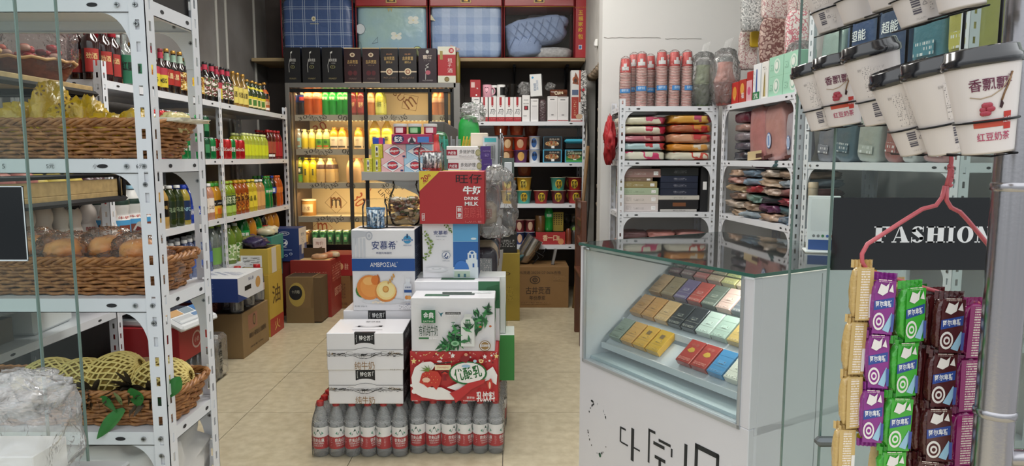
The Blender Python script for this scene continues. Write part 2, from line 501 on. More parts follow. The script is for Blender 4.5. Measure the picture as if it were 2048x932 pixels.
def flange(g, o, R, z0, z1, mat, w=.038, t=.0018, thick=None):
    """a perforated strip standing from o, running along R (unit), full of upright slots"""
    o = Vector(o); R = Vector(R); Tn = Vector(thick)

    def bar(a, b, c, d):
        q = [o + R * a + Vector((0, 0, c)), o + R * b + Vector((0, 0, c)), o + R * b + Vector((0, 0, d)), o + R * a + Vector((0, 0, d))]
        g.add(q + [p + Tn * t for p in q], [(0, 1, 2, 3), (4, 7, 6, 5), (0, 4, 5, 1), (1, 5, 6, 2), (2, 6, 7, 3), (3, 7, 4, 0)], mat)
    bar(0, w * .38, z0, z1); bar(w * .64, w, z0, z1)
    z = z0
    while z < z1 - .001:
        bar(w * .38, w * .64, z, min(z + .027, z1)); z += .05


def post(x, y, z0, z1, dx, dy, mat=rackm, w=.038):
    g = G(); flange(g, (x, y, 0), (dx, 0, 0), z0, z1, mat, w, thick=(0, dy, 0)); flange(g, (x, y, 0), (0, dy, 0), z0, z1, mat, w, thick=(dx, 0, 0))
    g.box(x, y, 0.0, x + dx * w, y + dy * w, .006, M('33333a', .6))
    return g


def shelf_mesh(x0, x1, y0, y1, z, gus=(), mat=rackm, lip=.034, holes=True, marks=()):
    g = G(); t = .0016
    g.box(x0, y0, z - .003, x1, y1, z, mat)
    g.box(x0, y0, z - lip, x1, y0 + t, z - .003, mat); g.box(x0, y1 - t, z - lip, x1, y1, z - .003, mat)
    g.box(x0, y0, z - lip, x0 + t, y1, z - .003, mat); g.box(x1 - t, y0, z - lip, x1, y1, z - .003, mat)
    g.box(x0, y0, z - lip, x1, y0 + .012, z - lip + t, mat); g.box(x0, y1 - .012, z - lip, x1, y1, z - lip + t, mat)
    g.box(x1 - .012, y0, z - lip, x1, y1, z - lip + t, mat)
    if holes:
        for (sx, yy, n_) in ((1, y0, -1),):
            for xx in (x0 + .12, x1 - .12):
                if xx < x0 + .02 or xx > x1 - .02: continue
                g.add([(xx + .013 * math.cos(a), yy - .0006, z - lip * .5 + .005 * math.sin(a)) for a in [i * math.pi / 6 for i in range(12)]], [tuple(range(12))], slotm)
        for xe, sg in ((x1, 1), (x0, -1)):
            for yy in (y0 + (y1 - y0) * .3, y1 - (y1 - y0) * .22):
                g.add([(xe + sg * .0006, yy + .009 * math.cos(a), z - lip * .5 + .005 * math.sin(a)) for a in [i * math.pi / 6 for i in range(12)]], [tuple(range(12))], slotm)
    for face in gus:             # curved corner plates below the front lip
        r = .075
        for xe, sg in ((x0, 1), (x1, -1)):
            if face in ('front', 'back'):
                yy = y0 + .0022 if face == 'front' else y1 - .0022
                pts = [(xe, z - lip), (xe + sg * (r + .02), z - lip)] + [(xe + sg * (.036 + (r - .02) * (1 - math.sin(a))), z - lip - (r - .01) * (1 - math.cos(a))) for a in [i * math.pi / 14 for i in range(8)]][::1]
                pts = [(xe, z - lip + .02), (xe + sg * (r + .03), z - lip + .02), (xe + sg * (r + .03), z - lip)] + [(xe + sg * (.036 + (r - .006) * (1 - math.sin(a))), z - lip - (r + .02) * (1 - math.cos(a))) for a in [i * math.pi / 16 for i in range(9)]] + [(xe, z - lip - r - .02)]
                g.add([(p[0], yy, p[1]) for p in pts] + [(p[0], yy + .0015, p[1]) for p in pts],
                      [tuple(range(len(pts))), tuple(range(len(pts), 2 * len(pts)))[::-1]] + [(i, (i + 1) % len(pts), len(pts) + (i + 1) % len(pts), len(pts) + i) for i in range(len(pts))], mat)
                for bx, bz in ((xe + sg * .02, z - .017), (xe + sg * .062, z - .017), (xe + sg * .02, z - .06)):
                    gx = G(); yb = yy - .004 if face == 'front' else yy + .0015
                    g.tube([(bx, yb - .0022, bz), (bx, yb + .002, bz)], .0058, boltm, 10, sm=False)
                    g.add([(bx - .004, yb - .0026, bz - .0008), (bx + .004, yb - .0026, bz - .0008), (bx + .004, yb - .0026, bz + .0008), (bx - .004, yb - .0026, bz + .0008)], [(0, 1, 2, 3)], slotm)
                    g.add([(bx - .0008, yb - .0026, bz - .004), (bx + .0008, yb - .0026, bz - .004), (bx + .0008, yb - .0026, bz + .004), (bx - .0008, yb - .0026, bz + .004)], [(0, 1, 2, 3)], slotm)
    return g


def rack(label, w, d, levels, ztop, loc, rz=0.0, posts=('fl', 'fr', 'bl', 'br'), gus=('front',), name='storage_rack', pw=.038, lvl_labels=None, cat='shelf', ztops=None, mats=rackm, z0=0.0):
    """front along -Y; local x 0..w, y 0..d"""
    parts = []
    for p in posts:
        x = 0 if p[1] == 'l' else w; y = 0 if p[0] == 'f' else d
        parts.append(('post', post(x, y, z0, (ztops or {}).get(p, ztop), 1 if x == 0 else -1, 1 if y == 0 else -1, mats, pw)))
    for z in levels:
        parts.append(('shelf_board', shelf_mesh(.002, w - .002, .002, d - .002, z, gus, mats)))
    return put(spec(name, *parts), label, cat, loc, rz)


# near rack with the fruit baskets
NX = -.845
rk = rack('white slotted-angle rack at the entrance holding the wicker baskets', 1.15, .27, [.51, .845, 1.18, 1.55], 2.35, (NX - 1.15, 1.6, 0), gus=('front', 'back'))
# pen marks written on the lips of the near rack
inkm = M('1a1a1e', .6)
for txt, u, v, w_ in (('5', 5, 320, .012), ('5元', 100, 324, .02), ('6', 192, 327, .012), ('6元斤', 283, 330, .03)):
    pass
g = G()
for k, (u, v, s_) in enumerate(((100, 324, '5元'), (190, 328, '小'), (6, 320, '5'), (280, 331, '6元'))):
    p = at(u, v, 1.6); g.text(s_, (p.x, 1.5996, 1.163), (1, 0, 0), (0, 0, 1), None, .011, inkm)
p = link('handwriting', g.mesh('handwriting'), rk); p.matrix_parent_inverse = Matrix.Translation((-(NX - 1.15), -1.6, 0)); p['label'] = 'handwritten prices in black ink'

# wall shelving on the left, three bays going back
LX = -1.76      # its front line
rack('white metal wall shelf of bottles, nearest bay with yogurt drinks', .75, .40, [.17, .51, .83], .88, (LX, 2.2, 0), math.pi / 2, posts=('fl',), gus=())
rack('white metal wall shelf, middle bay between the two slotted posts', 1.2, .40, [.13, .51, .82, 1.18, 1.52], 1.60, (LX, 2.95, 0), math.pi / 2, posts=('fl', 'bl', 'fr', 'br'), gus=())
rack('white metal wall shelf, farthest bay next to the lit cooler', 1.2, .40, [.13, .51, .82, 1.18, 1.52], 1.58, (LX, 4.151, 0), math.pi / 2, posts=('fr', 'br'), gus=())

# wooden ledge shelves with black brackets on the left
woodm = M('b59a6a', .6, var=.25, vs=5, stretch=(1, 8, 8), bump=.05, bs=60); blk_metal = M('17171a', .4, metal=.5)
WX = -1.66


def ledge(label, y0, y1, z, x0=-2.19, x1=WX, tray=False):
    gb = G(); gb.box(x0, y0, z - .022, x1, y1, z, woodm, .002)
    parts = [('board', gb)]
    if tray: gr = G(); gr.box(x1 - .02, y0, z, x1, y1, z + .052, woodm, .002); parts.append(('front_board', gr))
    gk = G(); e = .0
    fr = [(x1 + .006, y0 + .01, z - .03), (x1 + .006, y1 + .004, z - .03), (x0 + .03, y1 + .004, z - .03)]
    gk.tube(fr, .012, blk_metal, 4, sm=False)
    parts.append(('metal_frame', gk))
    for y in (y0 + .16, y1 - .12):
        gg = G(); gg.box(x0, y - .015, z - .045, x1 - .01, y + .015, z - .022, blk_metal); gg.box(x0, y - .015, z - .30, x0 + .025, y + .015, z - .045, blk_metal)
        gg.tube([(x0 + .02, y, z - .28), (x1 - .12, y, z - .05)], .012, blk_metal, 4, sm=False); parts.append(('bracket', gg))
    if tray:
        for y in (y0 + .25, y1 - .03):
            gg = G(); gg.tube([(x1 + .004, y, z - .03), (x1 + .004, y, z + .07)], .007, blk_metal, 6); parts.append(('upright', gg))
        gg = G(); gg.tube([(x1 + .004, y0, z + .07), (x1 + .004, y1, z + .07), (x1 + .004, y1 + .004, z + .04), (x1 + .004, y1 + .004, z - .02), (x1 - .1, y1 + .004, z - .03)], .009, blk_metal, 8)
        parts.append(('rail', gg))
    return put(spec('wooden_shelf', *parts), label, 'shelf', (0, 0, 0))


ledge('upper wooden wall shelf on black brackets holding gift baskets', 1.90, 2.72, 1.465)
ledge('lower wooden fruit tray with black metal rail behind the entrance rack', 1.90, 2.88, 1.045, tray=True)

# white shelving on the right: the unit facing the door and the angled one beside it
rack('grey-white slotted shelf unit below the paper cups, facing the door', .635, .36, [.13, .5, .835, 1.17, 1.515], 1.56, (.685, 4.37, 0), gus=('front',), pw=.04)
BA = math.atan2(3.41 - 4.34, 1.425 - 1.335)      # the angled one turns its front to the left
rack('grey-white slotted shelf unit beside the wall, below the mask boxes', .93, .40, [.13, .5, .835, 1.17, 1.515], 1.60, (1.335, 4.34, 0), BA, gus=('front',), pw=.04)
rack('grey-white slotted shelf unit seen through the glass, behind the counter', 1.0, .38, [.13, .5, .835, 1.165], 2.3, (1.45, 3.38, 0), BA + .03, gus=('front',), pw=.04)
BO = Vector((1.335, 4.34, 0)); BR = Vector((math.cos(BA), math.sin(BA), 0)); BN = Vector((-math.sin(BA), math.cos(BA), 0))


def onB(s, d, z): return BO + BR * s + BN * d + Vector((0, 0, z))


CO = Vector((1.45, 3.38, 0)); CR = Vector((math.cos(BA + .03), math.sin(BA + .03), 0)); CN = Vector((-math.sin(BA + .03), math.cos(BA + .03), 0))


def onC(s, d, z): return CO + CR * s + CN * d + Vector((0, 0, z))


# back shelf unit
rack('white shelf unit against the back wall with noodles and white boxes', .96, .45, [.475, .815, 1.15, 1.48], 1.53, (-.362, 5.5, 0), gus=(), pw=.03)
gb = G(); gb.box(-2.18, 5.77, 1.992, .612, 6.19, 2.02, M('b09a74', .6, var=.2, vs=4, stretch=(1, 8, 8)), .002)
pb = [('board', gb)]
for x in (-1.9, -.9, .02, .48):
    gg = G(); gg.box(x - .012, 5.95, 1.97, x + .012, 6.19, 1.992, blk_metal); gg.box(x - .012, 6.17, 1.75, x + .012, 6.19, 1.97, blk_metal); gg.tube([(x, 6.18, 1.77), (x, 5.98, 1.975)], .009, blk_metal, 6)
    pb.append(('bracket', gg))
put(spec('plank_shelf', *pb), 'long wooden plank shelf under the bagged quilts', 'shelf', (0, 0, 0))

# ================================================================ DRINKS COOLER
FX0, FX1, FY0, FY1, FZ = -1.86, -.425, 5.62, 6.17, 1.80
steel = M('8d8a86', .35, metal=.7); blk = M('0a0a0b', .35); cream = M('f0e3c4', .55)
body = G(); e = .035
body.box(FX0, FY0, 0, FX0 + e, FY1, FZ, steel, .003); body.box(FX1 - e - .02, FY0, 0, FX1, FY1, FZ, steel, .003)
body.box(FX0 + e, FY0, FZ - .04, FX1 - e, FY1, FZ, steel, .002); body.box(FX0 + e, FY0 + .02, 0, FX1 - e, FY1, .05, M('3a302b', .5))
kick = G(); kick.box(FX0 + e, FY0 + .005, .05, FX1 - e - .02, FY0 + .03, .40, M('4c3c34', .45)); kick.box(FX0 + e, FY0, .385, FX1 - e - .02, FY0 + .04, .43, blk)
inner = G(); inner.box(FX0 + e, FY1 - .03, .05, FX1 - e - .02, FY1, FZ - .04, cream)
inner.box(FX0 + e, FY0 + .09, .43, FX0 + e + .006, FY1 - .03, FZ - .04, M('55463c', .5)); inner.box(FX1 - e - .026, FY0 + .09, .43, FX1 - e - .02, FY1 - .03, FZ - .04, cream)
brn = M('8a5a2e', .6); orgp = M('b8572c', .6); ink = M('3a3430', .6)


def backprint(u, v, items):
    p = at(u, v, FY1 - .031); inner.prints((p.x - .1, FY1 - .0305, p.z - .1), (1, 0, 0), (0, 0, 1), .2, .2, items)


def rsq(cx, cz, r, m, rot=.6):
    return [('l', [(cx + r * math.cos(rot + k * math.pi / 2), cz + r * math.sin(rot + k * math.pi / 2)) for k in range(5)], .003, m), ('t', 'm', cx, cz, r, r, m, 0, rot)]


backprint(820, 205, rsq(.5, .5, .45, brn) + [('t', 'SU', .0, .8, .5, .3, brn, 0, -.8)])
backprint(672, 405, rsq(.5, .5, .5, brn, 0) + [('t', 'm', .5, .5, .4, .3, ink)])
backprint(718, 400, [('t', '30', .5, .5, .5, .6, orgp, 0, -1.0), ('t', 'NNS', .9, 1.2, .6, .3, orgp, 0, -.9)])
backprint(640, 255, [('t', '30', .5, .5, .6, .4, orgp, 0, .5)])
backprint(645, 455, rsq(.5, .5, .45, orgp, 0))
backprint(770, 395, [('t', 'LINES', .5, .5, .8, .2, ink, 0, -.9), ('t', 'DESIGN', .7, .7, .8, .2, ink, 0, -.9)])
CZ = [at(640, v, 5.74).z for v in (231, 299, 366, 433, 491)]      # shelf tops, high to low
shelves = []
bead = M('ffd9a0', .4, emit=9.0)
for k, z in enumerate(CZ):
    g = G(); g.box(FX0 + e + .01, FY0 + .10, z - .006, FX1 - e - .03, FY1 - .035, z, M('cfc8b4', .4))
    if k < 4:
        g.box(FX0 + e + .01, FY0 + .095, z - .045, FX1 - e - .03, FY0 + .101, z + .004, M('b3b0a8', .45))
        g.prints((FX0 + e + .01, FY0 + .095, z - .045), (1, 0, 0), (0, 0, 1), 1.33, .049,
                 [('t', '30', .05 + .03 * k, .5, .06, .6, ink, 0, .3), ('t', 'NNS', .11 + .03 * k, .5, .05, .8, ink, 0, -.5), ('t', 'LNS', .17 + .03 * k, .5, .06, .9, ink, 0, .5), ('t', '00', .30 + .02 * k, .5, .06, .8, ink, 0, -.3), ('t', '30', .56, .5, .05, .6, ink, 0, .3), ('t', 'NNS', .62, .5, .04, .9, ink, 0, -.5), ('t', 'LNS', .68, .5, .05, .9, ink, 0, .5), ('t', '00', .93, .5, .04, .7, ink, 0, .4)])
    led = G()
    zz = (z - .012) if k < 4 else FZ - .05
    yb = FY0 + .115
    led.box(FX0 + e + .16, yb, zz, FX1 - e - .05, yb + .01, zz + .004, cream)
    xx = FX0 + e + .17
    while xx < FX1 - e - .06:
        led.box(xx, yb + .001, zz - .005, xx + .012, yb + .009, zz, bead); xx += .036
    if k < 4:                 # the strip at the rear of the compartment
        led.box(FX0 + e + .16, FY1 - .05, zz - .01, FX1 - e - .05, FY1 - .04, zz - .004, cream)
        xx = FX0 + e + .17
        while xx < FX1 - e - .06:
            led.box(xx, FY1 - .052, zz - .012, xx + .014, FY1 - .05, zz - .004, bead); xx += .036
    shelves.append(('cooler_shelf', g, [('light_strip', led)]))
glassm = CLEAR('fffdf8', body=.02, rough=.02, edge=.12)
doors = []
for (ua, ub, yy) in ((580, 733, FY0 + .012), (701, 893, FY0 + .036), (861, 905, FY0 + .012)):
    g = G(); xa = at(ua, 300, yy).x; xb = at(ub, 300, yy).x; s_ = .015
    for xx in (xa, xb): g.box(xx - s_, yy, .44, xx + s_, yy + .02, FZ - .045, blk, .002)
    g.box(xa, yy, FZ - .075, xb, yy + .02, FZ - .045, blk); g.box(xa, yy, .43, xb, yy + .02, .465, blk)
    gl = G(); gl.box(xa + s_, yy + .008, .465, xb - s_, yy + .012, FZ - .075, glassm)
    doors.append(('door', g, [('glass_pane', gl)]))
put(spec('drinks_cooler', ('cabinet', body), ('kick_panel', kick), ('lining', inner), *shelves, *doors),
    'tall glass-door drinks cooler lit warm yellow against the back wall', 'cooler', (0, 0, 0))

# ================================================================ GLASS DOORS AT THE ENTRANCE
pane = CLEAR('f9fcfb', body=.022, rough=.02, edge=.07, bodycol='b9c2c2'); paneedge = M('66807a', .25, coat=.5)


def pane_obj(name, x0, x1, y, edge_left, z1=2.7, th=.006):
    g = G(); g.box(x0, y, .02, x1, y + th, z1, pane)
    gd = G(); xe = x0 if edge_left else x1
    gd.box(xe - .0012, y - .0006, .02, xe + .0012, y + th + .0006, z1, paneedge)
    o = struct(name, g); o['kind'] = 'structure'
    link('polished_edge', gd.mesh('polished_edge'), o)
    return o


XL1 = at(142, 466, 1.42).x; XL2 = at(63, 466, 1.34).x; XR1 = at(1584, 466, 1.36).x; XR2 = at(1662, 466, 1.28).x
pane_obj('door_1', -2.1, XL1, 1.42, False); pane_obj('door_2', -2.1, XL2, 1.34, False)
pane_obj('door_3', XR1, 2.0, 1.36, True); d4 = pane_obj('door_4', XR2, 2.0, 1.28, True)

# black FASHION band stuck on the right glass door
bandm = CLEAR('0c0d10', body=.75, rough=.1, edge=.05, bodycol='14171c')
a = at(1668, 395, 1.279); b = at(2044, 540, 1.279)
g = G(); g.box(a.x, 1.2775, b.z, 1.9, 1.2795, a.z, bandm)
lt = G(); lw = M('e6e8ea', .5)
tx0 = at(1748, 470, 1.277).x; tx1 = at(1984, 470, 1.277).x; tz0 = at(1860, 485, 1.277).z; tz1 = at(1860, 453, 1.277).z; TH = tz1 - tz0


def glyph(ch, x, w):
    """fat-face serif capitals, drawn as thick stems, hairlines and slab serifs"""
    T = w * .36; hl = TH * .07

    def bx(a, b, c, d): lt.box(x + a * w, 1.2768, tz0 + b * TH, x + c * w, 1.2774, tz0 + d * TH, lw)

    def poly(pts): lt.add([(x + p * w, 1.2769, tz0 + q * TH) for p, q in pts], [tuple(range(len(pts)))], lw)

    def ring(cx, cz, rx, rz_, ix, iz, a0=0, a1=360):
        n = 28; vs = []
        for i in range(n + 1):
            t = math.radians(a0 + (a1 - a0) * i / n)
            vs += [(x + (cx + rx * math.cos(t)) * w, 1.2769, tz0 + (cz + rz_ * math.sin(t)) * TH), (x + (cx + ix * math.cos(t)) * w, 1.2769, tz0 + (cz + iz * math.sin(t)) * TH)]
        lt.add(vs, [(2 * i, 2 * i + 1, 2 * i + 3, 2 * i + 2) for i in range(n)], lw)
    if ch == 'F':
        bx(.1, 0, .48, 1); bx(0, 0, .6, .07); bx(0, .93, .95, 1); poly([(.95, 1), (.95, .62), (.88, .62), (.7, .93)]); bx(.48, .47, .72, .54); poly([(.72, .36), (.72, .66), (.66, .66), (.6, .5), (.66, .36)])
    if ch == 'A':
        poly([(.42, 1), (.56, 1), (.98, .04), (.58, .04)]); poly([(.42, 1), (.48, 1), (.14, .04), (.08, .04)]); bx(.22, .28, .66, .35); bx(0, 0, .28, .07); bx(.5, 0, 1.04, .07)
    if ch == 'S':
        ring(.5, .74, .42, .28, .14, .21, 20, 200); poly([(.08, .80), (.34, .86), (.94, .36), (.94, .16), (.66, .16), (.62, .28), (.08, .62)]); ring(.5, .27, .42, .28, .14, .21, 200, 380); bx(.86, .66, .92, 1); bx(.06, 0, .12, .34)
    if ch == 'H':
        bx(.08, 0, .40, 1); bx(.62, 0, .94, 1); bx(.4, .47, .62, .54)
        for q in (0, .93): bx(0, q, .47, q + .07); bx(.55, q, 1.02, q + .07)
    if ch == 'I':
        bx(.25, 0, .75, 1); bx(.05, 0, .95, .07); bx(.05, .93, .95, 1)
    if ch == 'O': ring(.5, .5, .5, .52, .2, .45)
    if ch == 'N':
        bx(.14, 0, .2, 1); bx(.82, 0, .88, 1); poly([(.06, 1), (.40, 1), (.88, .0), (.78, .0)]); bx(0, 0, .32, .07); bx(.68, .93, 1.02, 1); bx(0, .93, .3, 1)


adv = [('F', 1.0), ('A', 1.05), ('S', .85), ('H', 1.15), ('I', .55), ('O', 1.0), ('N', 1.05)]
tot = sum(w for _, w in adv) + .1 * 6; uw = (tx1 - tx0) / tot; cx = tx0
for ch, w_ in adv: glyph(ch, cx, w_ * uw); cx += (w_ + .1) * uw
put(spec('door_sticker', ('dark_film', g), ('lettering', lt, [], 'white capital letters reading FASHION')), 'black FASHION band across the right glass door', 'sticker', (0, 0, 0))
# dark rectangular film with a pale border on the left door
a = at(-60, 372, 1.339); b = at(62, 521, 1.339)
g = G(); g.box(a.x, 1.3375, b.z, b.x - .004, 1.3395, a.z, CLEAR('30363c', body=.5, rough=.08, edge=.06, bodycol='1b2126'))
g2 = G(); wv = M('c9d4d8', .4)
g2.box(b.x - .006, 1.3368, b.z, b.x - .004, 1.3376, a.z, wv); g2.box(a.x, 1.3368, b.z - .001, b.x - .004, 1.3376, b.z + .002, wv); g2.box(a.x, 1.3368, a.z - .002, b.x - .004, 1.3376, a.z, wv)
put(spec('door_sticker', ('dark_film', g), ('border', g2)), 'dark square film with a pale border on the left glass door', 'sticker', (0, 0, 0))
p = at(1670, 886, 1.26)
g = G(); g.box(-.035, -.008, -.009, .022, .014, .009, M('6d7376', .35, metal=.6), .006)
put(spec('door_lock', g), 'small grey metal lock plate low on the right glass door', 'lock', (p.x, 1.264, p.z))

# ================================================================ PRODUCT BUILDERS
PROF={
    'soda':[(.72,0),(.95,.03),(1,.08),(1,.30),(.90,.42),(.97,.50),(1,.56),(.97,.68),(.78,.80),(.48,.89),(.40,.92)],
    'tea':[(.90,0),(1,.02),(1,.30),(.95,.32),(1,.34),(1,.62),(.95,.64),(1,.67),(.90,.76),(.60,.86),(.46,.90)],
    'sauce':[(.92,0),(1,.02),(1,.56),(.88,.64),(.44,.76),(.38,.94)],
    'water':[(.86,0),(1,.03),(.96,.08),(1,.12),(1,.60),(.97,.66),(.90,.74),(.70,.83),(.44,.90),(.40,.92)],
    'milk':[(.90,0),(1,.04),(1,.34),(.86,.42),(.84,.48),(1,.58),(1,.70),(.82,.82),(.56,.88),(.52,.91)],
    'wine':[(.95,0),(1,.02),(1,.60),(.90,.66),(.48,.74),(.40,.78),(.38,.97)],
    'can':[(.80,0),(.90,.01),(1,.06),(1,.90),(.86,.98),(.80,1.0)],
    'jug':[(.86,0),(1,.03),(1,.40),(.93,.46),(1,.52),(1,.60),(.85,.76),(.50,.88),(.36,.93)],
}


def rad_at(kind,f):
    pr=PROF[kind]
    for(r0,z0),(r1,z1)in zip(pr,pr[1:]):
        if z0 <= f <= z1:return r0+(r1-r0)*(f-z0)/max(z1-z0,1e-6)
    return pr[-1][0]


def bottle(name,kind,h,r,body,capm,labels=(),texts=(),cap=(.42,.07),n=14,neck=None,sq=0.0,a0=-math.pi/2,fill=None,marks=()):
    """labels: (z0,z1,material); texts: (string, z, height, material[, width]) facing angle a0; marks: (z0,z1,half angle,mat)"""
    g=G();g.lathe([(a*r,b*h)for a,b in PROF[kind]],body,n,sq=sq,ph=math.pi/4 if sq else 0)
    parts=[('body',g)]
    if fill:gf=G();gf.lathe([(a*r*.95,b*h+.002)for a,b in PROF[kind]if b <= fill[1]],fill[0],n);parts.append(('drink',gf))
    if cap:
        gc=G();z1=h;z0=h*(1-cap[1]);cr=r*cap[0]
        gc.lathe([(cr,z0),(cr*1.03,z0+.002),(cr,z1-.003),(cr*.88,z1)],capm,12);parts.append(('cap',gc))
    if labels:
        gl=G()
        for z0,z1,m in labels:
            zs=[z0+(z1-z0)*i/4 for i in range(5)]
            gl.lathe([(rad_at(kind,z)*r*1.012+.0004,z*h)for z in zs],m,n,capb=False,capt=False,sq=sq,ph=math.pi/4 if sq else 0)
        for z0,z1,ha,m in marks:
            gl.patch(a0-ha,a0+ha,z0*h,z1*h,max(rad_at(kind,z0),rad_at(kind,z1))*r*1.016+.001,m,6)
        for t in texts:
            rr=rad_at(kind,t[1])*r*1.018+.0018
            gl.wraptext(t[0],a0,t[1]*h,rr,t[4]if len(t)> 4 else r*1.2,t[2]*h,t[3],.01)
        parts.append(('label',gl))
    if neck:
        gk=G();zs=[neck[0]+(neck[1]-neck[0])*i/4 for i in range(5)]
        gk.lathe([(rad_at(kind,z)*r*1.03+.0006,z*h)for z in zs],neck[2],n,capb=False,capt=False);parts.append(('neck_label',gk))
    return spec(name,*parts)


def can(body,top=None,text=None,h=.122,r=.033,marks=(),a0=-math.pi/2):
    g=G();g.lathe([(a*r,b*h)for a,b in PROF['can']],body,16)
    for z0,z1,ha,m in marks:g.patch(a0-ha,a0+ha,z0*h,z1*h,r*1.01+.0004,m)
    if text:g.wraptext(text[0],a0,h*.5,r*1.02+.0006,text[2],text[3],text[1],.01)
    gt=G();al=M('c9c9cc',.25,metal=.9);gt.lathe([(r*.80,h),(r*.82,h+.003),(r*.76,h+.003),(r*.74,h+.0005)],al,16,capt=True)
    gt.tube([(0,-.006,h+.003),(0,.006,h+.003)],.004,al,6,rz=.001)
    return spec('drink_can',('can_body',g),('lid',gt))


LWA=-.75     # labels on the left wall face the aisle (+x)
pet=lambda c,tl=.35:M(c,.12,coat=.6,tl=tl)
wl=M('f2f0ea',.45)
sau=M('1c0f0c',.10,coat=.8);gold=M('b8893f',.3,metal=.6);redcap=M('b32025',.35);whitecap=M('eeeeec',.4);bluecap=M('2747b8',.4);greencap=M('3f9a3a',.4)
K={}
K['soy_y']=(bottle('sauce_bottle','sauce',.235,.031,sau,gold,[(.12,.56,M('e8c92f',.45))],[('酱油',.38,.14,M('a8201c',.5))],neck=(.74,.90,M('9fb9a4',.4)),a0=LWA,marks=[(.14,.24,.8,M('2b1a12',.5))]),'brown sauce bottle with yellow label','bottle')
K['soy_r']=(bottle('sauce_bottle','sauce',.235,.031,sau,gold,[(.2,.54,M('a82a22',.45))],[('陈醋',.40,.13,M('f0d9a0',.5))],neck=(.74,.90,M('8fae9a',.4)),a0=LWA),'dark vinegar bottle with red label','bottle')
K['soy_w']=(bottle('sauce_bottle','sauce',.24,.032,sau,gold,[(.14,.54,PRN(['efe3b8','c8a23a','7a3a22'],90))],[('生抽',.40,.12,M('7d1f18',.5))],neck=(.74,.90,M('a9c0ae',.4)),a0=LWA),'dark sauce bottle with cream label','bottle')
K['soy_p']=(bottle('sauce_bottle','sauce',.225,.030,M('2a100e',.12,coat=.8),M('7b1f2a',.4),[(.12,.40,M('d7c23a',.45)),(.40,.56,M('b53a4a',.45))],[('MSG',.27,.1,M('1f1a12',.5))],neck=(.78,.92,M('b5304a',.4)),a0=LWA),'squat sauce bottle with pink and yellow label','bottle')
K['oyster']=(bottle('sauce_bottle','wine',.23,.035,M('120d0c',.12,coat=.8),M('1b1b1d',.4),[(.14,.60,PRN(['eee9df','7a2a34','3c6a3a'],70))],(),neck=(.80,.93,M('c23a52',.4)),a0=LWA),'black-capped sauce bottle with white picture label','bottle')
K['wine_g']=(bottle('sauce_bottle','sauce',.225,.033,M('8a6a2c',.12,coat=.8),gold,[(.10,.56,M('e2cf6a',.45))],[('料酒',.35,.16,M('3a2a14',.5))],a0=LWA),'golden cooking wine bottle with pale yellow label','bottle')
K['vin_y']=(bottle('sauce_bottle','sauce',.20,.036,M('2b3a1a',.12,coat=.8),gold,[(.08,.36,M('efe0a0',.45)),(.36,.44,M('e6d33a',.45))],(),neck=(.70,.78,M('e8d94a',.4)),a0=LWA,marks=[(.14,.34,.5,M('4a7a2c',.5))]),'green-brown vinegar bottle with yellow bands','bottle')
K['soy_o']=(bottle('sauce_bottle','sauce',.215,.034,M('150d0b',.1,coat=.8),gold,[(.06,.44,M('b56232',.45))],[('蛋油',.3,.12,M('f3e4c0',.5))],neck=(.62,.76,M('c4602a',.4)),a0=LWA,marks=[(.07,.15,.5,wl)]),'black sauce bottle with orange label','bottle')
K['liq_r']=(bottle('liquor_bottle','wine',.26,.037,M('2c1212',.08,coat=1),M('a0182a',.35),[(.1,.50,M('23100f',.3))],[('劲酒',.38,.10,M('e9c88a',.5))],cap=(.46,.2),a0=LWA,marks=[(.12,.50,.75,M('a8302a',.45))]),'red-capped liquor bottle with red label','bottle')
K['liq_g']=(bottle('liquor_bottle','wine',.25,.037,CLEAR('e9f2ee',body=.25,edge=.5),M('d9dcdc',.3),[(.04,.56,M('23694a',.45))],[('红星',.36,.16,M('101010',.5))],cap=(.42,.05),a0=LWA),'clear liquor bottle with dark green label','bottle')

K['yog_b']=(bottle('yogurt_bottle','milk',.20,.041,M('d8cbbd',.4,tl=.2),M('e8e3dc',.4),[(.44,.54,M('5a4a44',.5))],(),cap=(.5,.08),a0=-.95,marks=[(.06,.34,.7,PRN(['3a2c2a','c98a72','e9ddd0'],60))]),'cream yogurt bottle with dark band','bottle')
K['yog_p']=(bottle('yogurt_bottle','milk',.20,.041,M('dfd0c6',.4,tl=.2),M('e8e3dc',.4),[(.05,.38,M('d79a98',.5))],(),cap=(.5,.08),a0=-.95,marks=[(.10,.22,.5,wl)]),'cream yogurt bottle with pink label','bottle')
K['yog_r']=(bottle('yogurt_bottle','milk',.175,.034,M('eadfd6',.4,tl=.2),M('b9262c',.4),[(.1,.4,M('efe6de',.5))],[('酸奶',.28,.1,M('a9382f',.5))],cap=(.5,.08),a0=-.5),'small cream yogurt bottle with red cap','bottle')
K['milk_s']=(bottle('milk_bottle','milk',.235,.045,M('ecebe8',.35,tl=.2),M('9cc7dd',.4),[(.08,.34,M('4f9fd2',.45)),(.34,.44,M('e9e6e2',.45)),(.64,.74,M('20382f',.45))],[('牛奶',.39,.06,M('c2382c',.5))],cap=(.44,.07),a0=-.5,marks=[(.06,.24,.55,M('7a3b2a',.6))]),'white milk bottle with blue label','bottle')
K['mai']=(bottle('drink_bottle','water',.215,.036,pet('2b46b0'),bluecap,[(.1,.5,M('2440a6',.4))],[('脉动',.3,.14,wl)],cap=(.55,.09),a0=LWA),'blue sports drink bottle with blue cap','bottle')
K['blkc']=(bottle('drink_bottle','tea',.22,.034,M('caa25a',.2,coat=.5,tl=.2),whitecap,[(.28,.66,M('15120f',.35))],[('咖啡',.5,.09,M('caa45c',.5))],cap=(.5,.07),a0=LWA),'tan coffee drink bottle with black label','bottle')
